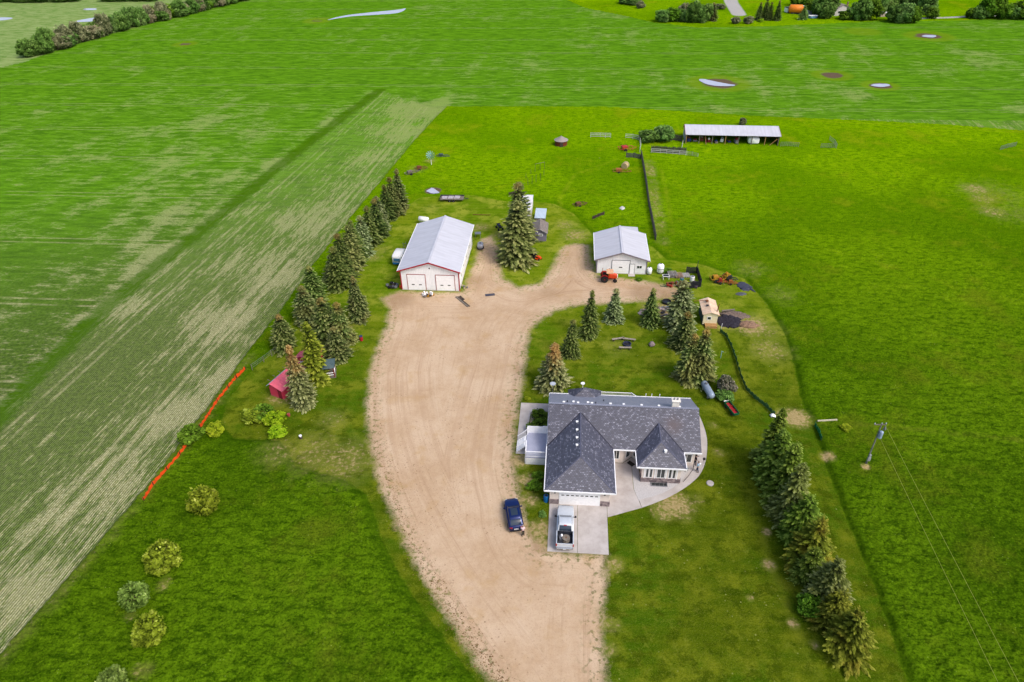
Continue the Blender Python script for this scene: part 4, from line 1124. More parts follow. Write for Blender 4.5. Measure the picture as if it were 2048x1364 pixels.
# roof vents
vents = [(1.35, 12.55), (3.2, 12.5), (5.0, 12.55), (7.4, 12.6), (9.1, 12.6), (11.4, 12.5), (13.6, 12.5), (16.2, 12.4), (2.6, 12.9), (4.5, 12.8)]
for i, (u, v) in enumerate(vents):
    z = main_z(v) if v > 12 else ridz
    vm = MB(); vm.box(u - .11, u + .11, v - .10, v + .10, z - .1, z + .12); vm.box(u - .15, u + .15, v - .13, v + .13, z + .12, z + .17)
    vm.build('roof_vent', WHITE, house)
for u, v in ((1.8, 12.9), (5.5, 12.7), (6.6, 14.0)):
    MB().tube((u, v, main_z(v) - .1), (u, v, main_z(v) + .3), .06, n=8).build('vent_pipe', DARK, house)
for v in (9.4, 7.9, 6.5, 5.2):
    x = 3.1; z = gz_ - (gc_ - x) * K
    vm = MB(); vm.box(x - .11, x + .11, v - .10, v + .10, z - .1, z + .12); vm.box(x - .15, x + .15, v - .13, v + .13, z + .12, z + .17); vm.build('roof_vent', WHITE, house)
vm = MB(); z = zE + (5.6 - bf) * .62; vm.box(13.8, 14.06, 5.5, 5.75, z, z + .3); vm.box(13.75, 14.1, 5.45, 5.8, z + .3, z + .35); vm.build('roof_vent', WHITE, house)
# garage door and lamps
ohdoor(house, place(3.56, 0, .02), 4.85, 2.3, [(-1.99 + .567 * i) for i in range(8)], pz=.68, pw=.34, ph=.15)
for x in (.62, 6.5):
    l = MB(); l.lathe([(.03, 2.0), (.09, 2.05), (.11, 2.3), (.04, 2.38)], 8, (x, -.13, 0)); l.bar((x, 0, 2.25), (x, -.13, 2.25), .03); l.build('wall_lamp', DARK, house)
# windows
for x in (11.83, 12.3): window(house, place(x, 4.3, .78), .42, 1.55)
window(house, place(13.5, 4.3, .78), 1.05, 1.55, cols=2)
for x in (14.62, 15.1): window(house, place(x, 4.3, .78), .42, 1.55)
tr_ = MB()
for x in (11.5, 12.8, 14.15, 15.45): tr_.box(x - .06, x + .06, 4.22, 4.31, .72, 2.5)
tr_.box(11.3, 15.8, 4.24, 4.31, 2.5, 2.7); tr_.build('trim_boards', WHITE, house)
window(house, place(8.2, 7.3, .7), .8, 1.7, cols=2)
window(house, place(9.7, 7.9, .55, R(45)), .8, 1.8)
dr = MB(); Md = place(10.75, 8.05, 0.02, R(-45)); dr.box(-.5, .5, -.06, .03, 0, 2.1, 0, Md); d_ = dr.build('front_door', mat('door_white', S(226, 224, 222, .8), .5), house)
MB().box(-.3, .3, -.075, -.03, .5, 1.9, 0, Md).build('pane', GLASS, d_)
MB().tube(Md @ Vector((.4, -.1, 1.0)), Md @ Vector((.4, -.05, 1.0)), .035, n=8).build('handle', STEEL, d_)
window(house, place(17.0, 7.3, .7), 1.3, 1.4, cols=2)
for v in (9.5, 14.0): window(house, place(18.0, v, 1.0, R(90)), 1.4, 1.1, cols=2)
for v in (13.2, 15.4): window(house, place(0, v, 1.0, R(-90)), 1.2, 1.1, cols=2)
for u in (8.5, 12.0, 15.6): window(house, place(u, 16.7, .9, R(180)), 1.5, 1.2, cols=2)
# window well
m = MB(); m.box(12.4, 14.4, 3.55, 3.6, -.1, .14); m.box(12.4, 12.45, 3.6, 4.2, -.1, .14); m.box(14.35, 14.4, 3.6, 4.2, -.1, .14)
for x in (12.9, 13.4, 13.9): m.box(x - .02, x + .02, 3.6, 4.2, .08, .11)
m.build('window_well', STEEL, house)
MB().box(12.5, 14.3, 3.65, 4.15, .03, .05).build('window_well_glass', GLASS, house)
# side deck
dk = MB(); dk.box(-3.35, -.02, 6.35, 10.9, 1.12, 1.24); dk.build('deck_floor', mat('deck_blue_grey', S(184, 188, 212), .7, var=.08, scale=1), house)
sk = MB()
for i in range(24):
    a = -3.3 + i * .14; sk.box(a, a + .11, 6.30, 6.33, .02, 1.11)
for i in range(32):
    a = 6.36 + i * .142; sk.box(-3.39, -3.36, a, a + .11, .02, 1.11)
for i in range(24):
    a = -3.3 + i * .14; sk.box(a, a + .11, 10.92, 10.95, .02, 1.11)
sk.build('deck_skirt', WHITE, house)
def railing(p, q, z0, h=.95, n=None, parent=house, pick=.13):
    p, q = Vector(p), Vector(q); L = (q - p).length; m = MB()
    m.bar(p + Vector((0, 0, z0 + h)), q + Vector((0, 0, z0 + h)), .09, .05); m.bar(p + Vector((0, 0, z0 + .1)), q + Vector((0, 0, z0 + .1)), .05)
    k = int(L / pick)
    for i in range(1, k): c = p.lerp(q, i / k); m.bar(c + Vector((0, 0, z0 + .1)), c + Vector((0, 0, z0 + h)), .035)
    for c in (p, q): m.bar(c + Vector((0, 0, z0)), c + Vector((0, 0, z0 + h + .08)), .1)
    return m.build('railing', WHITE, parent)
railing((-3.3, 6.4, 0), (-.1, 6.4, 0), 1.24); railing((-3.3, 6.4, 0), (-3.3, 8.3, 0), 1.24)
railing((-3.3, 10.5, 0), (-3.3, 10.85, 0), 1.24)
m = MB()                                   # solid privacy panels on the north side of the deck
m.box(-3.3, -1.3, 10.82, 10.87, 1.24, 2.35); m.box(-1.3, -.02, 10.80, 10.88, 1.24, 2.45); m.bar((-3.32, 10.85, 2.38), (-1.3, 10.85, 2.38), .1, .05); m.bar((-1.3, 10.85, 2.48), (-.02, 10.85, 2.48), .1, .05)
m.build('privacy_panel', WHITE, house)
stp = MB()
for i in range(5): stp.box(-3.44 - .24 * (i + 1), -3.44 - .24 * i, 8.4, 10.4, .95 - .22 * i, 1.0 - .22 * i)
stp.build('deck_steps', WHITE, house)
for v in (8.4, 10.4):
    m = MB(); m.bar((-3.4, v, 2.15), (-4.6, v, 1.0), .07); m.bar((-3.4, v, 1.2), (-4.6, v, .15), .07)
    for i in range(1, 9): x = -3.4 - .14 * i; m.bar((x, v, 1.2 - .123 * i), (x, v, 2.15 - .134 * i), .03)
    m.build('stair_railing', WHITE, house)
# rear deck with rail
MB().box(6.3, 17.0, 16.72, 19.0, .75, .87).build('rear_deck_floor', WOODG, house)
railing((6.6, 18.95, 0), (10.8, 18.95, 0), .87, 1.1); railing((10.8, 18.95, 0), (12.3, 17.4, 0), .87, 1.1)
for u in (12.8, 13.6, 14.7): MB().bar((u, 18.9, 0), (u, 18.9, 2.0), .1).build('post', WHITE, house)

def L2W(u, v, o=HO, a=GRID):
    return (o[0] + u * math.cos(a) - v * math.sin(a), o[1] + u * math.sin(a) + v * math.cos(a))
# ---- paving
def slab(name, uv_, z1=.06, z0=-.15, m=CONC, joints=None):
    b = MB(); b.prism(uv_, z0, z1); o = b.build(name, m); o.location = (HO[0], HO[1], 0); o.rotation_euler = (0, 0, GRID); return tag(o, kind='structure')
slab('concrete_driveway', [(.0, -6.95), (3.36, -6.95), (3.36, -.0), (.0, -.0)]); slab('concrete_driveway', [(3.40, -6.95), (6.85, -6.95), (6.85, -.0), (3.40, -.0)])
slab('concrete_walkway', [(6.9, -1.65), (11.0, .05), (10.2, 3.0), (10.2, 7.0), (9.0, 7.2), (7.14, 7.2), (7.14, 0), (6.9, 0)])
slab('entrance_slab', [(9.15, 7.22), (11.12, 7.05), (11.12, 7.5), (10.3, 8.35)], .064)
def spl(P, n=5):
    out = []
    for i in range(len(P) - 1):
        a, b, c, d = P[max(i - 1, 0)], P[i], P[i + 1], P[min(i + 2, len(P) - 1)]
        for k in range(n):
            u = k / n
            out.append(tuple(.5 * ((2 * b[j]) + (c[j] - a[j]) * u + (2 * a[j] - 5 * b[j] + 4 * c[j] - d[j]) * u * u + (3 * b[j] - a[j] - 3 * c[j] + d[j]) * u ** 3) for j in (0, 1)))
    return out + [P[-1]]
outer = spl([(11.04, .07), (13.2, 1.2), (15.2, 2.5), (17.2, 4.2), (18.7, 6.0), (19.7, 8.3), (20.3, 11.0), (20.5, 13.5), (20.2, 16.5), (19.6, 19.2)])
inner = spl([(18.2, 19.0), (18.9, 16.5), (19.2, 13.5), (18.9, 10.5), (18.2, 7.6), (17.2, 6.2), (16.2, 4.6), (14.6, 3.1), (12.6, 1.95), (10.75, 1.25)])
slab('curved_walkway', outer + inner, .055)
slab('side_walkway', [(-4.7, 8.1), (-3.46, 8.1), (-3.46, 10.95), (-3.2, 16.3), (-.05, 16.3), (-.05, 18.2), (-4.7, 18.2)], .05)
t = NT('white_pebbles')
PEB = t.done(t.mix(t.vor(t.obj(), 14, 0), S(236, 232, 232), S(176, 172, 172)), .9, t.bump(t.vor(t.obj(), 14, 0), .4, .03))
slab('white_gravel_bed', [(10.25, 3.0), (10.75, 1.05), (12.8, 1.6), (14.9, 2.75), (16.6, 4.2), (17.4, 5.3), (18.1, 6.4), (18.7, 7.9), (18.02, 7.9), (18.02, 7.28), (15.97, 7.28), (15.97, 4.2), (11.1, 4.2), (11.1, 7.0), (10.25, 7.0)], .03, -.1, PEB)
slab('pebble_bed', [(-3.16, 10.96), (-.02, 10.96), (-.02, 16.25), (-3.16, 16.25)], .02, -.1, mat('bed_gravel', S(190, 168, 146), .9, var=.3, scale=8))
MB_ = MB(); MB_.box(-.45, .45, -.3, .3, 0, .025)
o = MB_.build('door_mat', mat('mat_dark', (.03, .025, .022), .95)); p = L2W(10.15, 7.2); o.location = (p[0], p[1], .062); o.rotation_euler = (0, 0, GRID - R(45)); tag(o, 'dark door mat lying on the concrete in front of the angled entrance', 'door mat')
def at(px, py, z=0): g = G(px, py); return (g[0], g[1], z)

# ================================================================== big workshop, smaller workshop
def workshop(name, label, o, W, D, hw, hr, cx, roofm, over, trim, doors, extra):
    r = thing(name, label, 'workshop', o, GRID)
    gable_shed(None, W, D, hw, hr, 0, cx=cx).build('wall', SIDE_W, r)
    k = (hr - hw) / cx; k2 = (hr - hw) / (W - cx); e = over; zc = hr + .16
    rm = slope([(-e, -e, zc - (cx + e) * k), (cx, -e, zc), (cx, D + e, zc), (-e, D + e, zc - (cx + e) * k)][::-1], .10)
    rm.build('roof', roofm, r)
    slope([(cx + .002, -e, zc), (W + e, -e, zc - (W - cx + e) * k2), (W + e, D + e, zc - (W - cx + e) * k2), (cx + .002, D + e, zc)], .10).build('roof', roofm, r)
    MB().bar((cx, -e - .01, zc + .03), (cx, D + e, zc + .03), .4, .05).build('ridge_cap', roofm, r)
    f = MB()
    f.bar((-e - .02, -e - .03, zc - (cx + e) * k - .08), (cx, -e - .03, zc - .08), .05, .24); f.bar((cx, -e - .03, zc - .08), (W + e + .02, -e - .03, zc - (W - cx + e) * k2 - .08), .05, .24)
    f.build('barge_board', trim, r)
    f = MB()
    for x in (-.03, W + .03): f.box(x - .09, x + .09, -.05, .1, 0, hw)
    f.build('corner_trim', trim, r)
    for x, sx in ((-e - .03, -1), (W + e + .03, 1)):
        z = zc - ((cx if sx < 0 else W - cx) + e) * (k if sx < 0 else k2) - .06
        MB().bar((x, -e, z), (x, D + e, z), .1, .14).build('gutter', WHITE, r)
    for (cx_, w_, h_, pn, sur, pz, pw, ph) in doors: ohdoor(r, place(cx_, 0, .02), w_, h_, pn, pz=pz, pw=pw, ph=ph, surround=sur)
    extra(r, W, D, hw)
    return r
def ex1(r, W, D, hw):
    for v in (2.6, 6.0, 9.4, 13.2): window(r, place(W, v, 1.4, R(90)), 1.0, .9, cols=2)
    MB().box(W - .02, W + .06, 15.2, 16.2, .02, 2.1).build('side_door', WHITE, r)
    m = MB(); m.lathe([(.3, -.0), (.3, .06)], 16, (5.3, -.06, 4.55), 'Y'); v_ = m.build('gable_vent', WHITE, r)
    MB().lathe([(.14, -.0), (.14, .04)], 10, (5.3, -.09, 4.55), 'Y').build('vent_louvre', DARK, v_)
    MB().box(-.05, W + .05, -.08, D, 0, .08).build('foundation', CONC, r)
W1 = workshop('large_workshop', 'large white metal workshop with red trim and two overhead doors', G(805, 579), 10.4, 18.0, 4.05, 5.75, 5.3, ROOFW, .45, RED,
         [(2.75, 3.2, 3.15, (-.65, .65), REDD, .33, .5, .18), (7.95, 3.3, 3.15, (-.65, .65), REDD, .33, .5, .18)], ex1)
def ex2(r, W, D, hw):
    d = MB(); d.box(5.95, 6.85, -.06, .02, .04, 2.05); dd = d.build('entry_door', WHITE, r)
    MB().tube((6.75, -.12, 1.0), (6.75, -.05, 1.0), .035, n=8).build('handle', STEEL, dd)
    m = MB(); m.box(5.87, 5.94, -.07, .02, 0, 2.13); m.box(6.86, 6.93, -.07, .02, 0, 2.13); m.box(5.87, 6.93, -.075, .02, 2.06, 2.13); m.build('door_surround', GREYP, r)
    window(r, place(7.75, 0, 1.15), .95, .65, cols=2, frame=.06)
    MB().box(5.8, 7.0, -1.0, -.09, 0, .09).build('door_step', CONC, r)
    MB().box(-.05, W + .05, -.06, D, 0, .07).build('foundation', CONC, r)
W2 = workshop('small_workshop', 'smaller white workshop with one overhead door, white entry door and twin window', G(1193, 546), 9.0, 10.0, 3.0, 4.45, 4.45, ROOFW2, .5, mat('grey_trim', S(150, 140, 146), .6),
         [(4.35, 3.2, 2.75, (0,), GREYP, .45, .6, .2)], ex2)
p = at(1272, 454)
r = thing('lean_to_shed', 'low pale roofed lean-to against the back of the smaller workshop', 'shed', L2W(4.9, 11.0, G(1193, 546)), GRID)
MB().box(0, 3.2, 0, 2.6, 0, 2.6).build('wall', SIDE_W, r)
slope([(-.15, -.1, 3.1), (3.35, -.1, 2.9), (3.35, 2.8, 2.75), (-.15, 2.8, 2.95)], .1).build('roof', ROOFW2, r)

# ---- pole barn, open to the south
BO = G(1370, 288)
bn = thing('pole_barn', 'long open-fronted pole barn with pale metal roof and dark interior', 'barn', BO, R(-7.2))
BD, BW = 6.2, 23.9
m = MB(); m.face([(0, 0, 0), (0, BD, 0), (0, BD, 2.2), (0, 4.2, 3.6), (0, 0, 2.7)]); m.build('end_wall', mat('white_board', S(214, 206, 214), .7, var=.15, dirt=S(150, 120, 110)), bn)
m = MB(); m.box(0, BW, BD, BD + .06, 0, 2.2); m.build('back_wall', WOODD, bn)
m = MB(); m.face([(BW, 0, 0), (BW, BD, 0), (BW, BD, 2.2), (BW, 4.2, 3.6), (BW, 0, 2.7)]); m.build('end_wall', WOODD, bn)
slope([(-.2, -.5, 2.72), (BW + .2, -.5, 2.72), (BW + .2, 4.3, 3.85), (-.2, 4.3, 3.85)], .08).build('roof', ROOFW2, bn)
slope([(BW + .2, 6.7, 2.3), (-.2, 6.7, 2.3), (-.2, 4.304, 3.85), (BW + .2, 4.304, 3.85)], .08).build('rear_roof', ROOFW2, bn)
for x in (-.22, BW + .22):
    m = MB(); m.bar((x, -.5, 2.66), (x, 4.3, 3.8), .06, .18); m.bar((x, 4.3, 3.8), (x, 6.7, 2.25), .06, .18); m.build('barge_board', mat('faded_pink_trim', S(200, 130, 120), .7), bn)
for i in range(8): MB().bar((.15 + i * 3.36, -.1, 0), (.15 + i * 3.36, -.1, 2.7), .16).build('post', WOODG if i % 3 else WOODT, bn)
MB().bar((21.6, -.15, .2), (23.3, -.15, 1.9), .14).build('brace', WOODT, bn)
MB().bar((0, -.1, 2.55), (BW, -.1, 2.55), .1, .22).build('beam', WOODD, bn)
def bat(u, v): return L2W(u, v, BO, R(-7.2))
# ================================================================== sheds
def shed(name, label, o, rz, W, D, hw, hr, wm, rm, over=.25, tm=None, front=None):
    r = thing(name, label, 'shed', o, rz)
    gable_shed(None, W, D, hw, hr).build('wall', wm, r)
    c = W / 2; k = (hr - hw) / c; zc = hr + .1; e = over
    slope([(-e, -e, zc - (c + e) * k), (c, -e, zc), (c, D + e, zc), (-e, D + e, zc - (c + e) * k)][::-1], .07).build('roof', rm, r)
    slope([(c + .002, -e, zc), (W + e, -e, zc - (c + e) * k), (W + e, D + e, zc - (c + e) * k), (c + .002, D + e, zc)], .07).build('roof', rm, r)
    m = MB(); tm = tm or wm
    m.bar((-e, -e - .02, zc - (c + e) * k - .06), (c, -e - .02, zc - .06), .03, .12); m.bar((c, -e - .02, zc - .06), (W + e, -e - .02, zc - (c + e) * k - .06), .03, .12)
    m.build('barge_board', tm, r)
    if front: front(r, W, D)
    return r
SIDE_G = siding_mat('grey_board_siding', S(140, 134, 156), .18, True)
SH_T = shingle_mat('tan_shingles', S(128, 112, 104), S(176, 162, 150), speck=S(190, 180, 170), amt=.3)
def fr(r, W, D):
    window(r, place(1.65, 0, 1.15), .85, .5, frame=.09)
    m = MB(); m.tube((1.0, -.12, 1.95), (1.0, -.02, 1.95), .07, n=8); m.build('wall_lamp', WHITE, r)
    MB().box(.25, .85, -.04, .02, .05, 1.8).build('door', SIDE_G, r)
shed('garden_shed', 'small grey board shed with tan shingle roof and one white-framed window', G(1065, 482), GRID, 2.75, 4.2, 1.95, 2.75, SIDE_G, SH_T, .28, mat('shed_trim', S(176, 170, 180), .7), fr)
r = thing('lean_to_shed', 'low shed with pale blue flat metal roof behind the grey board shed', 'shed', L2W(-.1, 7.4, G(1066, 482)), GRID)
MB().box(.1, 2.2, .1, 4.1, 0, 1.5).build('wall', WOODG, r)
slope([(0, 0, 1.55), (2.3, 0, 1.5), (2.4, 4.3, 1.75), (.1, 4.3, 1.8)], .07).build('roof', metal_roof_mat('pale_blue_roof', S(206, 224, 240, .75)), r)
r = thing('white_trailer_box', 'tall white box shed half hidden behind the brownish spruce', 'shed', L2W(-3.3, 9.2, G(1066, 482)), GRID)
MB().box(0, 2.4, 0, 7.4, .35, 2.5).build('wall', mat('white_panel', S(232, 228, 228, .8), .5, var=.08), r)
slope([(-.06, -.06, 2.62), (2.46, -.06, 2.62), (2.46, 7.46, 2.62), (-.06, 7.46, 2.62)], .1).build('roof', mat('white_roof', S(240, 238, 240, .8), .5, var=.06), r)
for y in (.8, 6.4): MB().box(.1, 2.3, y, y + .3, 0, .35).build('skid', WOODD, r)

# red cabin
RC = G(543, 791)
ra = R(-25)
r = thing('red_cabin', 'red wooden cabin with pink metal roof and silver ridge strip among spruces', 'cabin', RC, ra)
PINK = metal_roof_mat('pink_metal_roof', S(232, 104, 124, .8))
RSIDE = siding_mat('red_siding', S(220, 64, 92, .9), .2, True)
gable_shed(None, 2.3, 5.6, 1.65, 2.35, cx=.45).build('wall', RSIDE, r)
slope([(.45, -.25, 2.5), (2.6, -.25, 1.72), (2.6, 5.8, 1.72), (.45, 5.8, 2.5)], .07).build('roof', PINK, r)
slope([(-.25, -.25, 1.95), (.446, -.25, 2.5), (.446, 5.8, 2.5), (-.25, 5.8, 1.95)], .07).build('roof', mat('silver_strip', S(206, 212, 236, .75), .4, var=.08), r)
MB().box(1.5, 2.1, -.05, .02, .05, 1.6).build('door', mat('red_door', S(150, 34, 56), .6), r)
m = MB()
for i in range(4): m.bar((-.3, .8 + i * 1.1, 2.02), (-.8, .8 + i * 1.1, 2.15), .05)
m.build('brackets', WOODG, r)
r = thing('red_outbuilding', 'second pink-roofed red hut showing between the spruces', 'hut', G(594, 738), R(-18))
gable_shed(None, 2.6, 3.4, 1.9, 2.7).build('wall', RSIDE, r)
slope([(-.2, -.2, 1.95), (1.3, -.2, 2.8), (1.3, 3.6, 2.8), (-.2, 3.6, 1.95)], .07).build('roof', PINK, r)
slope([(1.304, -.2, 2.8), (2.8, -.2, 1.95), (2.8, 3.6, 1.95), (1.304, 3.6, 2.8)], .07).build('roof', PINK, r)
MB().box(.9, 1.6, -.05, .02, .05, 1.8).build('door', WHITE, r)
MB().tube((.6, 3.0, 2.2), (.6, 3.0, 3.2), .08, n=8).build('stove_pipe', STEEL, r)
r = thing('garden_shelter', 'small shelter with dark slate-green pyramid roof and red posts beside the spruces', 'shelter', G(657, 748), R(10))
q = 1.25; m = MB(); base = [(-q, -q, 1.9), (q, -q, 1.9), (q, q, 1.9), (-q, q, 1.9)]
for i in range(4): m.face([base[i], base[(i + 1) % 4], (0, 0, 2.8)])
m.face(base[::-1]); m.build('roof', mat('slate_green', S(84, 106, 110), .6), r)
for x in (-1, 1):
    for y in (-1, 1): MB().bar((x, y, 0), (x, y, 1.9), .14).build('post', mat('red_post', S(140, 50, 40), .7), r)
m = MB(); m.bar((-1, -1, .9), (1, -1, .9), .08); m.bar((1, -1, .9), (1, 1, .9), .08); m.bar((-1, -1, .5), (1, -1, .5), .08); m.bar((1, -1, .5), (1, 1, .5), .08); m.build('railing', WHITE, r)
MB().box(-1.15, 1.15, -1.15, 1.15, 0, .15).build('floor', WOODG, r)

# cream shed
CREAM = mat('cream_paint', S(236, 226, 190, .85), .7, var=.1, dirt=S(190, 160, 120))
CROOF = mat('peach_roof', S(238, 206, 176, .8), .7, var=.15, scale=1.2, dirt=S(240, 228, 220, .8))
r = thing('sauna_hut', 'cream shed on skids with leaning dark stovepipe and a square front window', 'shed', G(1404, 650), GRID)
W, D, hw, hr = 2.3, 4.0, 2.15, 2.7
m = MB(); m.face([(0, 0, .2), (W, 0, .2), (W, 0, hw), (W * .5, 0, hr - .2), (0, 0, hw)]); m.face([(0, D, .2), (W, D, .2), (W, D, hw), (W * .5, D, hr), (0, D, hw)][::-1]); m.face([(W, 0, .2), (W, D, .2), (W, D, hw), (W, 0, hw)])
m.build('wall', CREAM, r)
MB().box(-.02, .02, 0, D, .2, hw).build('side_wall', mat('dark_teal_side', S(66, 92, 96), .7), r)
slope([(-.2, -.2, hw + .02), (W * .5, -.2, hr - .1), (W * .5, D + .2, hr + .1), (-.2, D + .2, hw + .1)][::-1], .07).build('roof', CROOF, r)
slope([(W * .5 + .003, -.2, hr - .1), (W + .2, -.2, hw + .02), (W + .2, D + .2, hw + .1), (W * .5 + .003, D + .2, hr + .1)], .07).build('roof', CROOF, r)
window(r, place(.95, 0, 1.05), .7, .65, frame=.08)
MB().box(.35, 2.25, -.95, -.02, .0, .42).build('step_platform', WOODT, r)
MB().box(.6, 1.0, 1.7, 2.1, hw + .45, hw + .56).build('roof_hatch', DARK, r)
MB().tube((2.15, .6, hw), (2.4, .9, hw + 1.45), .08, n=8).build('stovepipe', RUST, r)
m = MB(); m.tube((-1.3, 2.7, hw + .75), (1.1, 3.1, hw + .75), .05, n=6); m.lathe([(.2, 0), (.26, .1), (.2, .22)], 8, (.85, 3.05, hw + .55)); m.build('flue_pipe', RUST, r)
m = MB()
for x in (.1, 2.1): m.box(x - .1, x + .1, -.1, D + .1, 0, .2)
m.build('skid', WOODD, r)

# round granary
r = thing('round_granary', 'small round red-brown granary with pale conical roof', 'granary', G(1122, 291), 0)
m = MB(); m.lathe([(1.62, 0), (1.62, 1.55)], 24); m.build('wall', siding_mat('granary_wall', S(124, 56, 36, .7), .25), r)
m = MB(); m.lathe([(1.85, 1.5), (1.85, 1.56), (.12, 2.5), (.12, 2.62)], 24); m.build('roof', metal_roof_mat('cone_roof', S(176, 164, 160, .7), .5), r)
MB().box(-.4, .4, -1.68, -1.55, .1, 1.3).build('door', WOODD, r)

# ================================================================== vehicles
def rr_ring(y, hw, z0, z1, rad=.18, n=3):
    """rounded rectangle across the vehicle at station y"""
    rad = min(rad, (z1 - z0) * .45, hw * .45); out = []
    for cx_, cz, a0 in ((hw - rad, z0 + rad, -90), (hw - rad, z1 - rad, 0), (-hw + rad, z1 - rad, 90), (-hw + rad, z0 + rad, 180)):
        for i in range(n + 1):
            a = R(a0 + 90 * i / n); out.append((cx_ + rad * math.cos(a), y, cz + rad * math.sin(a)))
    return out
def wheel(parent, x, y, r, w, rim=STEEL, tyre=BLACK, name='wheel'):
    s = 1 if x > 0 else -1
    g = MB(); g.lathe([(r * .62, -w / 2), (r * .93, -w / 2), (r, -w * .3), (r, w * .3), (r * .93, w / 2), (r * .62, w / 2)], 18, (x, y, r), 'X'); wo = g.build(name, tyre, parent, True)
    h = MB(); h.lathe([(r * .6, -w * .35), (r * .63, w * .42 * s if s > 0 else w * .3), ], 14, (x, y, r), 'X')
    h.lathe([(r * .2, -w * .45), (r * .2, w * .47)], 10, (x, y, r), 'X'); h.build('rim', rim, wo)
    return wo
CARB = mat('car_blue', S(10, 34, 92, .9), .22, .35, var=.06, spec=.6); PLATE = mat('plate_white', S(230, 230, 232), .5)
LAMPR = mat('lamp_red', S(190, 20, 30), .3, spec=.7); LAMPC = mat('lamp_clear', S(216, 222, 226), .2, spec=.8); TRIMB = mat('trim_black', (.02, .02, .024), .5)
t_ = NT('car_glass'); t_.b.inputs['Specular IOR Level'].default_value = .7
CGL = t_.done(S(52, 66, 84, .6), .06)
def car(label, o, rz):
    r = thing('parked_car', label, 'car', o, rz)
    L = 4.6; b = []
    for y, hw, z0, z1 in ((-2.3, .74, .42, .86), (-2.2, .84, .28, 1.0), (-1.5, .9, .24, 1.06), (0, .91, .24, 1.0), (.9, .9, .24, .98), (1.5, .88, .25, .92), (2.05, .80, .28, .80), (2.28, .66, .36, .70)):
        b.append(rr_ring(y, hw, z0, z1, .16))
    MB().loft(b).build('body', CARB, r, True)
    g = []
    for y, hw, z1 in ((-2.02, .70, 1.04), (-1.55, .72, 1.42), (-.6, .72, 1.52), (.1, .71, 1.5), (.95, .72, .99)):
        g.append(rr_ring(y, hw, .8, z1, .14))
    MB().loft(g).build('windows', CGL, r, True)
    m = MB(); m.loft([rr_ring(y, hw, z - .05, z + .022, .03) for y, hw, z in ((-1.52, .60, 1.43), (-1.0, .64, 1.515), (-.55, .64, 1.535), (.0, .62, 1.53), (.2, .58, 1.50))]); m.build('roof', CARB, r, True)
    m = MB(); m.loft([rr_ring(y, hw, z - .05, z + .03, .03) for y, hw, z in ((-1.0, .40, 1.515), (-.5, .42, 1.535), (.05, .40, 1.53))]); m.build('sunroof', CGL, r)
    for s in (-1, 1):
        m = MB(); m.bar((s * .66, .95, 1.0), (s * .60, .2, 1.49), .07); m.bar((s * .60, .2, 1.49), (s * .62, -1.5, 1.43), .07); m.bar((s * .62, -1.5, 1.43), (s * .70, -2.0, 1.04), .1); m.bar((s * .73, -.4, .98), (s * .64, -.4, 1.5), .06); m.build('pillar', CARB, r)
        m = MB(); m.box(-.12, .12, -.07, .07, -.07, .08, 0, place(s * 1.0, .62, 1.05)); m.bar((s * .86, .62, 1.02), (s * 1.0, .62, 1.05), .05); m.build('mirror', CARB, r, bevel=.02)
        MB().box(-.16, .16, -.1, .06, -.08, .08, 0, place(s * .62, 2.14, .68, R(-s * 25))).build('headlight', LAMPC, r, bevel=.03)
        MB().box(-.17, .17, -.06, .08, -.1, .1, 0, place(s * .62, -2.24, .86, R(s * 12))).build('taillight', LAMPR, r, bevel=.03)
        wheel(r, s * .82, 1.4, .33, .22); wheel(r, s * .82, -1.35, .33, .22)
    MB().box(-.26, .26, -2.36, -2.29, .62, .76).build('number_plate', PLATE, r)
    MB().box(-.75, .75, -2.36, -2.1, .3, .5).build('bumper', TRIMB, r, bevel=.04)
    return r
def mid(p, q): a, b = G(*p), G(*q); return ((a[0] + b[0]) / 2, (a[1] + b[1]) / 2), math.atan2(b[1] - a[1], b[0] - a[0]) - math.pi / 2
o, a = mid((1033, 1064), (1022, 1006))
car('dark blue car parked on the gravel beside the garage', o, a)

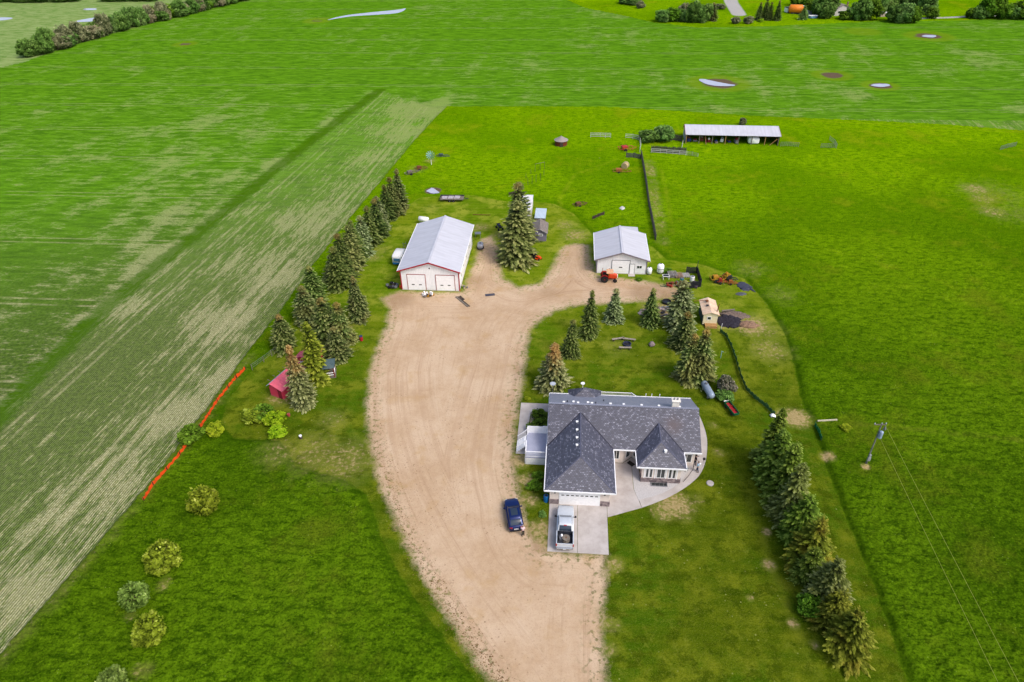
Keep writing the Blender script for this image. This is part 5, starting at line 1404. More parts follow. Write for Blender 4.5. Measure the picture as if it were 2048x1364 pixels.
SILV = mat('truck_silver', S(214, 220, 228, .85), .3, .15, var=.05, spec=.6)
def pickup(label, o, rz):
    r = thing('pickup_truck', label, 'pickup truck', o, rz)
    b = [rr_ring(y, hw, z0, z1, .15) for y, hw, z0, z1 in ((2.88, .70, .55, .98), (2.78, .88, .45, 1.12), (2.2, .96, .42, 1.2), (1.3, .98, .42, 1.24), (1.0, .98, .42, 1.24), (-.98, .98, .42, 1.24))]
    MB().loft(b).build('body', SILV, r, True)
    g = [rr_ring(y, hw, 1.1, z1, .14) for y, hw, z1 in ((1.25, .80, 1.26), (.55, .78, 1.8), (.0, .78, 1.87), (-.7, .78, 1.86), (-.98, .80, 1.30))]
    MB().loft(g).build('windows', CGL, r, True)
    MB().loft([rr_ring(y, hw, z - .06, z + .025, .03) for y, hw, z in ((.56, .66, 1.8), (.3, .70, 1.85), (-.3, .71, 1.89), (-.72, .69, 1.86))]).build('roof', SILV, r, True)
    m = MB(); m.box(-.16, .16, -.8, -.7, 1.86, 1.92); m.build('brake_light', LAMPR, r)
    for x in (-.3, .3): MB().box(x - .02, x + .02, -.6, .4, 1.9, 1.925).build('roof_rib', SILV, r)
    # bed
    for x in (-.93, .93): MB().box(x - .06, x + .06, -2.78, -1.0, .5, 1.26).build('bed_side', SILV, r, bevel=.03)
    MB().box(-.87, .87, -2.72, -1.0, .62, .70).build('bed_floor', mat('bed_liner', (.03, .035, .05), .8), r)
    m = MB()
    for x in (-.86, .86): m.box(x - .012, x + .012, -2.72, -1.0, .70, 1.24)
    m.box(-.86, .86, -1.02, -.995, .7, 1.2)
    m.build('bed_liner', mat('bed_liner', (.03, .035, .05), .8), r)
    MB().box(-.87, .87, -2.80, -2.72, .62, 1.24).build('tailgate', SILV, r, bevel=.02)
    MB().box(-.92, .92, -3.0, -2.82, .48, .66).build('rear_bumper', mat('chrome', S(220, 224, 230, .8), .2, .9, var=.04), r, bevel=.03)
    MB().box(-.90, .90, 2.84, 3.0, .45, .66).build('front_bumper', mat('chrome', S(220, 224, 230, .8), .2, .9, var=.04), r, bevel=.03)
    MB().box(-.17, .17, -3.03, -2.99, .5, .63).build('number_plate', PLATE, r)
    MB().box(-.5, .5, 2.86, 2.93, .72, 1.0).build('grille', TRIMB, r)
    for s in (-1, 1):
        m = MB(); m.bar((s * .78, 1.2, 1.26), (s * .70, .56, 1.8), .08); m.bar((s * .70, .56, 1.8), (s * .71, -.7, 1.84), .06); m.bar((s * .71, -.7, 1.84), (s * .76, -.98, 1.28), .12); m.bar((s * .80, -.1, 1.24), (s * .71, -.1, 1.84), .07); m.build('pillar', SILV, r)
        m = MB(); m.box(-.12, .12, -.06, .06, -.1, .12, 0, place(s * 1.14, .95, 1.38)); m.bar((s * .92, .95, 1.3), (s * 1.14, .95, 1.35), .05); m.build('mirror', TRIMB, r)
        MB().box(-.13, .13, -.06, .06, -.12, .12, 0, place(s * .76, 2.78, .95)).build('headlight', LAMPC, r, bevel=.03)
        MB().box(-.06, .06, -.05, .05, -.2, .2, 0, place(s * .94, -2.77, 1.0)).build('taillight', LAMPR, r)
        wheel(r, s * .86, 1.95, .39, .27); wheel(r, s * .86, -1.85, .39, .27)
    return r
TO, TA = mid((1129, 1103), (1131, 1024))
pk = pickup('silver pickup truck parked on the concrete pad, loaded bed open', (TO[0], TO[1], .06), TA)
def onbed(x, y): return (TO[0] + x * math.cos(TA) - y * math.sin(TA), TO[1] + x * math.sin(TA) + y * math.cos(TA))
p = onbed(.12, -1.85)
r = thing('cable_reel', 'round wooden reel lying in the pickup bed', 'reel', (p[0], p[1], .76))
m = MB(); m.lathe([(.44, 0), (.44, .06)], 20); m.lathe([(.44, .4), (.44, .46)], 20); m.build('flange', WOODG, r)
MB().lathe([(.2, .06), (.2, .4)], 14).build('drum', WOODD, r)
MB().lathe([(.08, .46), (.08, .475)], 10).build('hub', RUST, r)
p = onbed(-.45, -1.7)
r = thing('toolbox', 'small dark toolbox with a white jug beside the reel in the pickup bed', 'toolbox', (p[0], p[1], .76), TA + .2)
MB().box(-.22, .22, -.3, .3, 0, .3).build('box', GREYP, r, bevel=.02); m = MB(); m.lathe([(.1, .3), (.13, .36), (.13, .55), (.05, .62), (.05, .68)], 10, (.1, .1, 0)); m.build('jug', WHITE, r)

def wheelY(parent, x, y, r, w, rim, name='wheel'):
    g = MB(); g.lathe([(r * .6, -w / 2), (r * .93, -w / 2), (r, -w * .3), (r, w * .3), (r * .93, w / 2), (r * .6, w / 2)], 20, (x, y, r), 'Y'); wo = g.build(name, BLACK, parent, True)
    h = MB(); h.lathe([(r * .6, -w * .3), (r * .6, w * .3)], 14, (x, y, r), 'Y'); h.lathe([(r * .2, -w * .5), (r * .2, w * .5)], 8, (x, y, r), 'Y'); h.build('rim', rim, wo)
    return wo
def tractor(label, o, rz):
    r = thing('orange_tractor', label, 'tractor', o, rz)
    TOR = mat('tractor_orange', S(228, 80, 34, .85), .4); TRD = mat('tractor_red', S(200, 40, 24), .5)
    MB().loft([[(x, -w_, z0), (x, w_, z0), (x, w_, z1 - .1), (x, w_ * .7, z1), (x, -w_ * .7, z1), (x, -w_, z1 - .1)] for x, w_, z0, z1 in ((-.1, .36, .75, 1.5), (.6, .35, .72, 1.48), (1.25, .33, .72, 1.42), (1.42, .26, .78, 1.3))]).build('hood', TOR, r)
    MB().box(-1.3, 1.2, -.24, .24, .5, .85).build('chassis', TRD, r)
    for s in (-1, 1):
        wheelY(r, -.85, s * .78, .68, .38, TRD); wheelY(r, 1.05, s * .66, .36, .22, TRD)
        m = MB(); n = 7                                          # arched fender
        arc = [(-.85 + .78 * math.cos(R(a)), .7 + .78 * math.sin(R(a))) for a in range(15, 166, 25)]
        for (xa, za), (xb, zb) in zip(arc[:-1], arc[1:]): m.face([(xa, s * .55, za), (xb, s * .55, zb), (xb, s * 1.0, zb), (xa, s * 1.0, za)]); m.face([(xa, s * .55, za - .04), (xb, s * .55, zb - .04), (xb, s * 1.0, zb - .04), (xa, s * 1.0, za - .04)])
        m.build('fender', TRD, r)
        for x in (-1.35, -.15): MB().bar((x, s * .5, .9), (x + .08, s * .5, 2.28), .07).build('cab_post', TRD, r)
    MB().box(-1.1, -.6, -.3, .3, .95, 1.12).build('seat', BLACK, r, bevel=.03); MB().box(-1.2, -1.08, -.3, .3, 1.1, 1.5).build('seat_back', BLACK, r, bevel=.03)
    m = MB(); m.tube((-.25, 0, 1.2), (-.45, 0, 1.55), .03); m.lathe([(.2, 0), (.2, .03)], 12, (-.47, 0, 1.56)); m.build('steering_wheel', BLACK, r)
    m = MB(); m.loft([rr_ring(-.75 + q, .62, 2.27, 2.36 + z, .04) for q, z in ((-.75, 0), (-.2, .05), (.3, .05), (.8, 0))]); c = m.build('canopy', mat('canopy_faded', S(232, 180, 140, .85), .6), r)
    MB().tube((.35, .2, 1.4), (.35, .2, 2.15), .04).build('exhaust', STEEL, r)
    MB().box(1.38, 1.52, -.26, .26, .78, 1.25).build('grille', WHITE, r)
    return r
tractor('orange tractor with faded canopy parked in front of the smaller workshop', at(1218, 561), R(-6))

def ride_mower():
    r = thing('lawn_tractor', 'orange and black ride-on mower with grass catcher on the lawn below the grey shed', 'mower', at(1076, 518), R(-48))
    MB().loft([rr_ring(y, w_, .3, z, .08) for y, w_, z in ((-.1, .26, .7), (.5, .25, .72), (.78, .2, .62))]).build('hood', ORANGE, r)
    r.children[0].rotation_euler = (0, 0, R(-90))
    MB().box(-.9, .1, -.28, .28, .28, .42).build('chassis', BLACK, r); MB().box(-.6, -.25, -.2, .2, .42, .55).build('seat', YELLOW, r, bevel=.03); MB().box(-.68, -.58, -.2, .2, .5, .85).build('seat_back', BLACK, r)
    MB().box(-.35, .35, -.55, .55, .12, .26).build('mower_deck', ORANGE, r, bevel=.04)
    MB().box(-1.55, -.85, -.4, .4, .3, .95).build('grass_catcher', BLACK, r, bevel=.08)
    for s in (-1, 1): wheelY(r, -.65, s * .42, .25, .2, WHITE); wheelY(r, .55, s * .38, .18, .14, WHITE)
    return r
ride_mower()
def quad(label, o, rz, c):
    r = thing('quad_bike', label, 'quad bike', o, rz)
    MB().loft([rr_ring(y, w_, .5, z, .08) for y, w_, z in ((-.8, .3, .8), (-.2, .22, .82), (.3, .24, .95), (.85, .3, .85))]).build('body', c, r, True)
    MB().box(-.18, .18, -.5, .1, .82, .94).build('seat', BLACK, r, bevel=.04)
    for y in (-.85, .75):
        m = MB(); m.box(-.4, .4, y - .2, y + .2, .88, .92); m.build('rack', BLACK, r)
    MB().bar((-.36, .38, 1.12), (.36, .38, 1.12), .04).build('handlebar', BLACK, r)
    for s in (-1, 1):
        for y in (-.7, .7): wheel(r, s * .45, y, .28, .24)
    return r
quad('dark blue quad bike standing at the left foot of the big pale spruce', at(999, 458), R(20), mat('quad_blue', S(44, 60, 110), .5))

# silver tank cart, white camper, items round the big workshop
r = thing('tank_trailer', 'silver-grey tank cart parked against the right side of the big workshop', 'trailer', at(961, 497), R(2))
m = MB(); m.loft([[(w_ * math.cos(q), y, .75 + .42 * w_ / .62 * math.sin(q)) for q in [2 * math.pi * i / 16 for i in range(16)]] for y, w_ in ((-.9, .35), (-.8, .58), (-.5, .62), (.5, .62), (.8, .58), (.9, .35))]); m.build('tank', mat('dirty_silver', S(176, 178, 190, .8), .4, .3, dirt=S(110, 104, 100)), r, True)
m = MB(); m.box(-.5, .5, -1.0, 1.0, .3, .38); m.bar((0, .9, .34), (0, 2.0, .4), .08); m.build('frame', DARK, r)
for s in (-1, 1): wheel(r, s * .62, 0, .3, .18)
MB().lathe([(.14, 1.15), (.14, 1.28)], 12).build('cap', DARK, r)
r = thing('hitch_rack', 'grey steel frame standing above the silver tank cart by the workshop wall', 'frame', at(956, 474), R(5))
m = MB()
for x in (-.5, .5):
    for y in (-.4, .4): m.bar((x, y, 0), (x, y, .9), .06)
m.box(-.6, .6, -.5, .5, .88, .93); m.build('frame', STEEL, r)
r = thing('camper_trailer', 'white rounded camper standing behind the left wall of the big workshop', 'camper', at(800, 524), R(-8))
MB().loft([rr_ring(y, w_, .45, z, .25) for y, w_, z in ((-1.7, .85, 1.9), (-1.5, .98, 2.2), (0, 1.0, 2.3), (1.4, .98, 2.2), (1.6, .85, 1.9))]).build('body', mat('camper_white', S(236, 236, 236, .85), .4, var=.06), r, True)
MB().box(-.6, .6, -1.78, -1.68, 1.1, 1.7).build('window', mat('blue_panel', S(80, 130, 170), .3), r)
MB().box(-.85, .85, -1.74, -1.64, .5, .8).build('bumper', BLUE, r)
for s in (-1, 1): wheel(r, s * .92, 0, .32, .2)
r = thing('oil_tank', 'small white tank peeping out at the back left corner of the big workshop', 'tank', at(848, 447), R(70))
m = MB(); m.loft([[(w_ * math.cos(q), y, 1.0 + w_ * math.sin(q)) for q in [2 * math.pi * i / 14 for i in range(14)]] for y, w_ in ((-1.1, .3), (-1.0, .55), (1.0, .55), (1.1, .3))]); m.build('tank', WHITE, r, True)
m = MB()
for y in (-.7, .7):
    for x in (-.35, .35): m.bar((x, y, 0), (x * .8, y, .6), .07)
m.build('stand', STEEL, r)
r = thing('hand_cart', 'grey two-wheeled frame leaning at the left wall of the big workshop', 'cart', at(812, 500), R(30))
m = MB()
for x in (-.3, .3): m.bar((x, 0, .1), (x, .5, 1.5), .05)
for q in (.2, .5, .8): m.bar((-.3, .5 * q, .1 + 1.4 * q), (.3, .5 * q, .1 + 1.4 * q), .05)
m.build('frame', GREYP, r)
for s in (-1, 1): wheel(r, s * .38, 0, .2, .08)

def pile(name, label, cat, o, items, rz=0, seed=1, spread=(1, 1), kinds=None, group=None):
    """a heap of loose pieces lying on each other: each a part"""
    rr = random.Random(seed); r = thing(name, label, cat, o, rz, group)
    for i in range(items):
        k = rr.choice(kinds); nm, mt, dims = k
        x, y = rr.uniform(-spread[0], spread[0]), rr.uniform(-spread[1], spread[1]); z = rr.uniform(0, .15) + .12 * (i % 3)
        a = rr.uniform(0, 3.14) if nm != 'plank' else rr.gauss(0, .25)
        M = Matrix.Translation((x, y, z)) @ Matrix.Rotation(a, 4, 'Z') @ Matrix.Rotation(rr.gauss(0, .12), 4, 'X')
        m = MB()
        dx, dy, dz = [d * rr.uniform(.7, 1.3) for d in dims]
        if nm in ('tyre',):
            m.lathe([(.2, 0), (.34, .02), (.36, .12), (.34, .2), (.2, .22)], 16, (x, y, z))
        elif nm in ('drum', 'bucket'): m.lathe([(dx, 0), (dx * 1.05, dz * .5), (dx, dz)], 14, (x, y, z))
        elif nm == 'rock':
            m.lathe([(dx * .3, -.05), (dx, dz * .2), (dx * .8, dz * .6), (dx * .25, dz)], 8, (x, y, 0), jit=.25, rng=rr)
        else: m.box(-dx / 2, dx / 2, -dy / 2, dy / 2, 0, dz, 0, M)
        m.build(nm, mt, r)
    return r
pile('scrap_pile', 'small heap of grey scrap at the front left corner of the big workshop', 'scrap pile', at(785, 573), 14, 0, 3, (.9, .8), [('plank', WOODG, (1.2, .14, .05)), ('box', GREYP, (.5, .4, .3)), ('bucket', WHITE, (.17, 0, .35)), ('block', WOODD, (.4, .3, .25)), ('tyre', BLACK, (1, 1, 1))])
MB_ = MB(); MB_.lathe([(.14, 0), (.18, .25), (.14, .5), (.05, .7)], 10); o = MB_.build('fuel_can', ORANGE); o.location = at(801, 576); tag(o, 'small orange can beside the red corner trim of the big workshop', 'can')
pile('equipment_heap', 'jumble of tools and planks between the two overhead doors of the big workshop', 'equipment pile', at(858, 592), 16, R(10), 5, (1.0, .55), [('plank', WOODG, (1.4, .14, .06)), ('box', WHITE, (.4, .3, .5)), ('box', YELLOW, (.5, .25, .3)), ('drum', STEEL, (.2, 0, .4)), ('plank', WOODD, (1.1, .12, .08)), ('box', DARK, (.4, .3, .2))])
for i, (p0, p1, lb) in enumerate([((912, 594), (936, 614), 'long grey plank lying on the gravel in front of the big workshop'), ((920, 593), (928, 600), 'short dark plank next to the long grey one on the gravel')]):
    a, b = G(*p0), G(*p1); m = MB(); r = thing('timber_plank', lb, 'plank', a, 0)
    m.bar((0, 0, .08), (b[0] - a[0], b[1] - a[1], .08), .3, .12); m.build('plank', WOODD if i else WOODG, r)
    if not i: m2 = MB(); m2.bar((.32, .05, .07), (b[0] - a[0] + .3, b[1] - a[1] + .1, .07), .18, .1); m2.build('plank', WOODD, r)
MB_ = MB(); MB_.box(-.85, .85, -.35, .35, 0, .06); o = MB_.build('rubber_mat', mat('mat_grey', S(84, 84, 98), .9)); o.location = at(980, 590, .02); o.rotation_euler = (0, 0, R(8)); tag(o, 'flat dark grey mat lying alone on the gravel turnaround', 'mat')
pile('flower_pots', 'pots and stones at the front right corner of the big workshop', 'pots', at(930, 576), 7, 0, 8, (.5, .9), [('bucket', WOODP, (.15, 0, .2)), ('rock', STONE, (.2, .2, .25)), ('bucket', GREYP, (.14, 0, .25))])

# flatbed trailer
r = thing('flatbed_trailer', 'grey loaded flatbed trailer parked on the mown grass behind the big workshop', 'trailer', at(905, 401), R(-4))
MB().box(-2.7, 2.6, -.95, .95, .55, .68).build('deck', WOODG, r); m = MB(); m.box(-2.7, 2.6, .93, .98, .68, .95); m.box(-2.75, -2.65, -.95, .95, .5, .95); m.build('side_rail', DARK, r)
for i, x in enumerate((-1.7, -.3, 1.1)): MB().box(x - .6, x + .6, -.7, .7, .69, .8 + .05 * i).build('load_board', mat('load_pale', S(206, 198, 204), .7, dirt=S(120, 110, 110)), r)
m = MB(); m.bar((2.6, .4, .55), (3.7, 0, .5), .08); m.bar((2.6, -.4, .55), (3.7, 0, .5), .08); m.build('drawbar', DARK, r)
for x in (-.5, .35):
    for s in (-1, 1): wheelY(r, x, s * .98, .32, .2, WHITE)

# propane tank on the lawn
t_ = mat('propane_blue_grey', S(150, 166, 186, .85), .45, .1, var=.08)
r = thing('propane_tank', 'long grey-blue propane tank lying between spruce and lilac', 'propane tank', at(1414, 787), R(8))
m = MB(); m.loft([[(w_ * math.cos(q), y, .75 + w_ * math.sin(q)) for q in [2 * math.pi * i / 18 for i in range(18)]] for y, w_ in ((-1.75, .12), (-1.68, .3), (-1.5, .46), (-1.3, .5), (1.3, .5), (1.5, .46), (1.68, .3), (1.75, .12))]); m.build('tank', t_, r, True)
MB().lathe([(.17, 1.2), (.18, 1.38), (.1, 1.45)], 12, (0, .7, 0)).build('valve_dome', GREYP, r)
for y in (-.9, .9): MB().box(-.35, .35, y - .12, y + .12, 0, .35).build('saddle', CONC, r)
# green and red wagon
r = thing('seed_wagon', 'narrow green-framed wagon with red box on the lawn right of the house', 'wagon', at(1462, 822), R(14))
GRN = mat('wagon_green', S(20, 100, 60), .5)
MB().box(-.36, .36, -1.25, 1.25, .35, .45).build('bed', RED, r)
m = MB()
for s in (-1, 1): m.box(s * .40 - .04, s * .40 + .04, -1.3, 1.3, .35, .72)
for y in (-1.3, 1.3): m.box(-.36, .36, y - .04, y + .04, .35, .72)
m.build('side', GRN, r)
for y in (-.4, .4): MB().box(-.36, .36, y - .03, y + .03, .46, .62).build('divider', REDD, r)
MB().box(-.35, .4, 1.36, 1.6, .5, .66).build('hitch_guard', WHITE, r)
for s in (-1, 1):
    for y in (-.8, .8): wheel(r, s * .46, y, .2, .1)
# picnic benches, fire pit, boulder
for i, (px, py, rz, L_, lb) in enumerate([(1236, 681, 12, 2.4, 'weathered bench left of the fire pit'), (1258, 682, -14, 2.4, 'weathered bench just behind the fire pit'), (1250, 699, -4, 2.3, 'weathered bench in front of the fire pit')]):
    r = thing('log_bench', lb, 'bench', at(px, py), R(rz), 'benches round the fire pit')
    MB().box(-L_ / 2 * .85, L_ / 2 * .85, -.16, .16, .38, .46).build('seat', mat('bench_grey', S(184, 172, 158), .85, var=.25, scale=3), r)
    for s in (-1, 1): MB().box(s * L_ * .3 - .06, s * L_ * .3 + .06, -.14, .14, 0, .38).build('leg', WOODD, r)
r = thing('fire_pit', 'dark blue-grey round fire pit between the benches', 'fire pit', at(1254, 690))
m = MB(); m.lathe([(.62, 0), (.66, .34), (.56, .36), (.52, .1), (.1, .08)], 20); m.build('ring', mat('pit_blue', S(58, 62, 92), .7), r); MB().lathe([(.5, .1), (.3, .17), (.05, .2)], 12, jit=.15, rng=random.Random(2)).build('ashes', BLACK, r)
def boulder(name, label, px, py, w_, h_, m_, seed, cat='boulder'):
    mm = MB(); mm.lathe([(w_ * .6, -.05), (w_, h_ * .25), (w_ * .9, h_ * .55), (w_ * .5, h_ * .9), (w_ * .12, h_)], 10, jit=.18, rng=random.Random(seed)); o = mm.build(name, m_, None, False, .02); o.location = at(px, py); return tag(o, label, cat)
boulder('boulder', 'grey boulder alone on the back lawn right of the benches', 1303, 691, .5, .75, STONE, 3)
boulder('boulder', 'large white boulder in the pasture north of the smaller workshop', 1244, 419, .65, .7, mat('white_rock', S(226, 224, 220), .9), 6)
boulder('boulder', 'small pale stone just below the large white boulder in the pasture', 1252, 424, .25, .25, WOODP, 7)
r = thing('planter', 'white pot-topped stump standing alone on the left lawn', 'planter', at(602, 877)); MB().lathe([(.2, 0), (.22, .3), (.16, .34)], 10).build('stump', WOODD, r); MB().lathe([(.13, .34), (.2, .5), (.2, .56)], 12).build('bowl', WHITE, r)
r = thing('birdbath', 'tall white birdbath behind the rear wing of the house', 'birdbath', at(1165, 779)); MB().lathe([(.12, 0), (.05, .1), (.05, 1.0)], 10).build('stem', WHITE, r); MB().lathe([(.1, 1.0), (.3, 1.12), (.3, 1.18)], 14).build('bowl', WHITE, r)
MB_ = MB(); MB_.lathe([(.45, -.05), (.45, .10), (.4, .14)], 20); MB_.lathe([(.1, .14), (.1, .17)], 8); o = MB_.build('septic_lid', CONC); o.location = at(1420, 967); tag(o, 'round concrete lid set in the grass right of the curved walkway', 'lid')
r = thing('red_barrel', 'small red barrel with dark lid on the grass beside the spruce cluster', 'barrel', at(723, 681)); MB().lathe([(.26, 0), (.29, .4), (.26, .8)], 14).build('barrel', RED, r); MB().lathe([(.28, .8), (.28, .9)], 14).build('lid', mat('lid_blue', S(60, 70, 110), .6), r)
r = thing('red_bucket', 'tiny red bucket near the lime shrubs below the cabin', 'bucket', at(578, 832)); MB().lathe([(.17, 0), (.24, .4)], 12).build('pail', mat('faded_pink_red', S(196, 84, 84), .7), r); m = MB(); m.bar((-.24, 0, .4), (0, 0, .62), .02); m.bar((0, 0, .62), (.24, 0, .4), .02); m.build('handle', STEEL, r)
# blue barrel by the garage
r = thing('blue_bin', 'bright blue barrel with dark opening at the left corner of the garage', 'bin', at(1092, 1002)); MB().lathe([(.28, 0), (.31, .4), (.29, .95), (.24, 1.0), (.2, .98)], 16).build('barrel', BLUE, r); MB().lathe([(.19, .99), (.19, 1.0)], 14).build('opening', DARK, r)
# satellite dish by the back left roof corner
r = thing('satellite_dish', 'small pale satellite dish at the rear left corner of the house', 'satellite dish', at(1105, 803), R(20)); MB().tube((0, 0, 0), (0, 0, 3.1), .04).build('mast', STEEL, r); MB().lathe([(.05, 3.1), (.3, 3.15), (.42, 3.3)], 16).build('dish', mat('dish_pale', S(206, 214, 228), .5), r)
# chair on the pebbles
r = thing('patio_chair', 'dark green chair on the white gravel under the right eave', 'chair', L2W(16.9, 6.5)); r.location.z = .03; r.rotation_euler.z = R(30)
CH = mat('chair_green', S(40, 84, 80), .6); MB().box(-.25, .25, -.25, .25, .4, .45).build('seat', CH, r); MB().box(-.25, .25, .22, .27, .45, .95).build('backrest', CH, r)
for x in (-.22, .22):
    for y in (-.22, .22): MB().bar((x, y, 0), (x, y, .4), .04).build('leg', CH, r)

# gas cylinders by the smaller workshop
for i, (px, py, h_, lb) in enumerate([(1298, 548, 1.4, 'white upright tank against the right wall of the smaller workshop'), (1320, 546, 1.9, 'larger white tank with dark emblem-like band, right of the smaller workshop')]):
    r = thing('white_tank', lb.replace(' with dark emblem-like band', ' with dark band'), 'tank', at(px, py)); w_ = .48 + .14 * i
    MB().lathe([(w_ * .6, .12), (w_, .3), (w_, h_ - .35), (w_ * .75, h_ - .1), (w_ * .2, h_)], 18).build('tank', WHITE, r, True); MB().lathe([(w_ * .7, 0), (w_ * .7, .14)], 14).build('foot_ring', GREYP, r); MB().lathe([(.12, h_ - .02), (.12, h_ + .14)], 10).build('valve_cap', DARK, r)
    if i: MB().lathe([(w_ + .01, h_ * .5), (w_ + .01, h_ * .5 + .14)], 18).build('band', GREYP, r)

# ---- scrap corral
CO = at(1330, 568)
fence_run('windbreak_wall', GP([(1372, 547), (1394, 547), (1401, 574), (1380, 577)]), 'black board windbreak on two sides of the scrap corral', 'fence', DARK, mat('black_boards', S(40, 40, 50), .8, var=.4), 1.5, 2.2, 'boards')
def pallet_stack(label, px, py, n, w_, d_, mt, rz=0):
    r = thing('pallet_stack', label, 'pallet stack', at(px, py), R(rz), 'stacks inside the scrap corral'); rr = random.Random(px)
    for i in range(n):
        m = MB(); z = i * .17; M = Matrix.Translation((rr.uniform(-.05, .05), rr.uniform(-.05, .05), z)) @ Matrix.Rotation(rr.uniform(-.05, .05), 4, 'Z')
        for k in range(7): y = -d_ / 2 + d_ * k / 6; m.box(-w_ / 2, w_ / 2, y - .05, y + .05, .12, .145, 0, M)
        for x in (-w_ / 2, 0, w_ / 2): m.box(x - .05, x + .05, -d_ / 2, d_ / 2, 0, .12, 0, M)
        m.build('pallet', mt, r)
pallet_stack('grey pallet stack, left one in the scrap corral', 1344, 552, 4, 1.5, 1.5, mat('grey_pallet', S(170, 164, 160), .85, var=.25))
pallet_stack('tan pallet stack beside the grey one in the scrap corral', 1357, 553, 3, 1.3, 1.4, mat('tan_pallet', S(180, 150, 126), .85, var=.25))
pallet_stack('low pile of pale boards behind the teal drum in the corral', 1371, 552, 2, 1.4, 1.2, mat('pale_pallet', S(196, 194, 190), .85, var=.25))
r = thing('steel_table', 'white-framed table at the left end of the scrap corral', 'table', at(1331, 558), R(3)); MB().box(-.55, .55, -.35, .35, .72, .76).build('tabletop', mat('table_dark', S(50, 56, 64), .6), r)
m = MB()
for a, b in (((-.57, -.37), (.57, -.37)), ((.57, -.37), (.57, .37)), ((.57, .37), (-.57, .37)), ((-.57, .37), (-.57, -.37))): m.bar((a[0], a[1], .74), (b[0], b[1], .74), .06)
m.build('edge_frame', WHITE, r)
for x in (-.52, .52):
    for y in (-.32, .32): MB().bar((x, y, 0), (x, y, .72), .06).build('leg', WHITE, r)
for px, py, w_, h_, mt, nm, lb in [(1363, 565, .36, .9, TEAL, 'teal_drum', 'teal drum in the middle of the scrap corral'), (1384, 562, .4, 1.0, WHITE, 'white_cask', 'white cask inside the black-walled corner of the corral')]:
    r = thing(nm, lb, 'drum', at(px, py)); MB().lathe([(w_ * .95, 0), (w_, h_ * .1), (w_ * .95, h_ * .5), (w_, h_ * .9), (w_ * .9, h_)], 16).build('drum', mt, r); MB().lathe([(w_ * .8, h_), (w_ * .8, h_ + .02)], 14).build('lid', GREYP, r)
pile('metal_scrap', 'rusty and green metal scrap along the front of the corral', 'scrap pile', at(1352, 572), 20, R(-3), 11, (2.6, .7), [('plank', WOODG, (1.6, .12, .08)), ('box', REDD, (.5, .4, .3)), ('box', GREYP, (.5, .4, .4)), ('plank', mat('green_bar', S(50, 110, 80), .6), (1.4, .12, .1)), ('drum', RUST, (.22, 0, .5))])
pile('tyre_heap', 'dark tyres and drums in the lower right of the scrap corral', 'tyre pile', at(1386, 572), 10, 0, 12, (1.0, .7), [('tyre', BLACK, (1, 1, 1)), ('box', mat('purple_grey', S(84, 70, 84), .8), (.7, .5, .4)), ('plank', WOODG, (1.2, .1, .06))])
m = MB(); a, b = G(1331, 572), G(1357, 572); m.bar((0, 0, .2), (b[0] - a[0], b[1] - a[1], .2), .2, .14); o = m.build('timber_beam', WOODP); o.location = (a[0], a[1], 0); tag(o, 'pale beam lying along the front edge of the scrap corral', 'beam')
r = thing('steel_post', 'thin dark post rising behind the corral corner', 'post', at(1392, 546)); MB().tube((0, 0, 0), (.1, 0, 2.6), .05).build('post', DARK, r); MB().lathe([(.14, 0), (.14, .05)], 8).build('foot_plate', RUST, r)

def implement(name, label, o, rz, L_, W_, c1, c2, cat='farm implement', teeth=6, wheels=True, hgt_=.7, group=None, rr_=1):
    """a frame with cross bars, tines and wheels"""
    rr = random.Random(rr_); r = thing(name, label, cat, o, rz, group); m = MB()
    for y in (-W_ / 2, W_ / 2): m.bar((-L_ / 2, y, hgt_), (L_ / 2, y, hgt_), .09)
    for i in range(4): x = -L_ / 2 + L_ * i / 3; m.bar((x, -W_ / 2, hgt_), (x, W_ / 2, hgt_ + .002), .08)
    m.bar((L_ / 2, -W_ / 2, hgt_), (L_ / 2 + L_ * .3, 0, hgt_ - .15), .08); m.bar((L_ / 2, W_ / 2, hgt_), (L_ / 2 + L_ * .3, 0, hgt_ - .15), .08)
    m.bar((-L_ / 4, 0, hgt_), (-L_ / 4, 0, hgt_ * 1.9), .09); m.bar((-L_ / 4, 0, hgt_ * 1.9), (L_ / 3, 0, hgt_), .07)
    m.build('frame', c1, r)
    for i in range(teeth):
        x = -L_ / 2 + L_ * (i + .5) / teeth; q = MB(); y = W_ / 2 * (-1 if i % 2 else 1)
        q.bar((x, y, hgt_), (x - .15, y, hgt_ * .4), .05); q.bar((x - .15, y, hgt_ * .4), (x + .05, y, .02), .06); q.build('tine', c2, r)
    if wheels:
        for s in (-1, 1): wheelY(r, -L_ * .1, s * (W_ / 2 + .15), hgt_ * .55, .16, c2)
    MB().box(-L_ * .3, L_ * .1, -W_ * .3, W_ * .3, hgt_ + .05, hgt_ + .45).build('hopper', c1, r)
    return r
implement('yellow_implement', 'yellow-framed old implement right of the scrap corral', at(1432, 562), R(2), 2.2, 1.4, YELLOW, RUST, rr_=2)
implement('seed_drill', 'reddish drill unit with white drum between yellow frame and black tarps', at(1441, 566), R(-8), 1.3, .9, REDD, STEEL, rr_=3, hgt_=.5)
implement('yellow_loader_arm', 'tall yellow lifting frame at the right end of the old implements', at(1452, 558), R(40), 1.2, .8, YELLOW, YELLOW, rr_=4, hgt_=.9)
implement('black_cultivator', 'dark cultivator with pale blade beyond the yellow frames', at(1461, 560), R(-20), 1.6, .8, DARK, STEEL, rr_=5, hgt_=.45)
implement('rusty_plough', 'low rusty plough in front of the dark cultivator', at(1462, 568), R(-6), 1.5, .6, mat('orange_rust', S(170, 104, 50), .9), RUST, rr_=6, hgt_=.35)
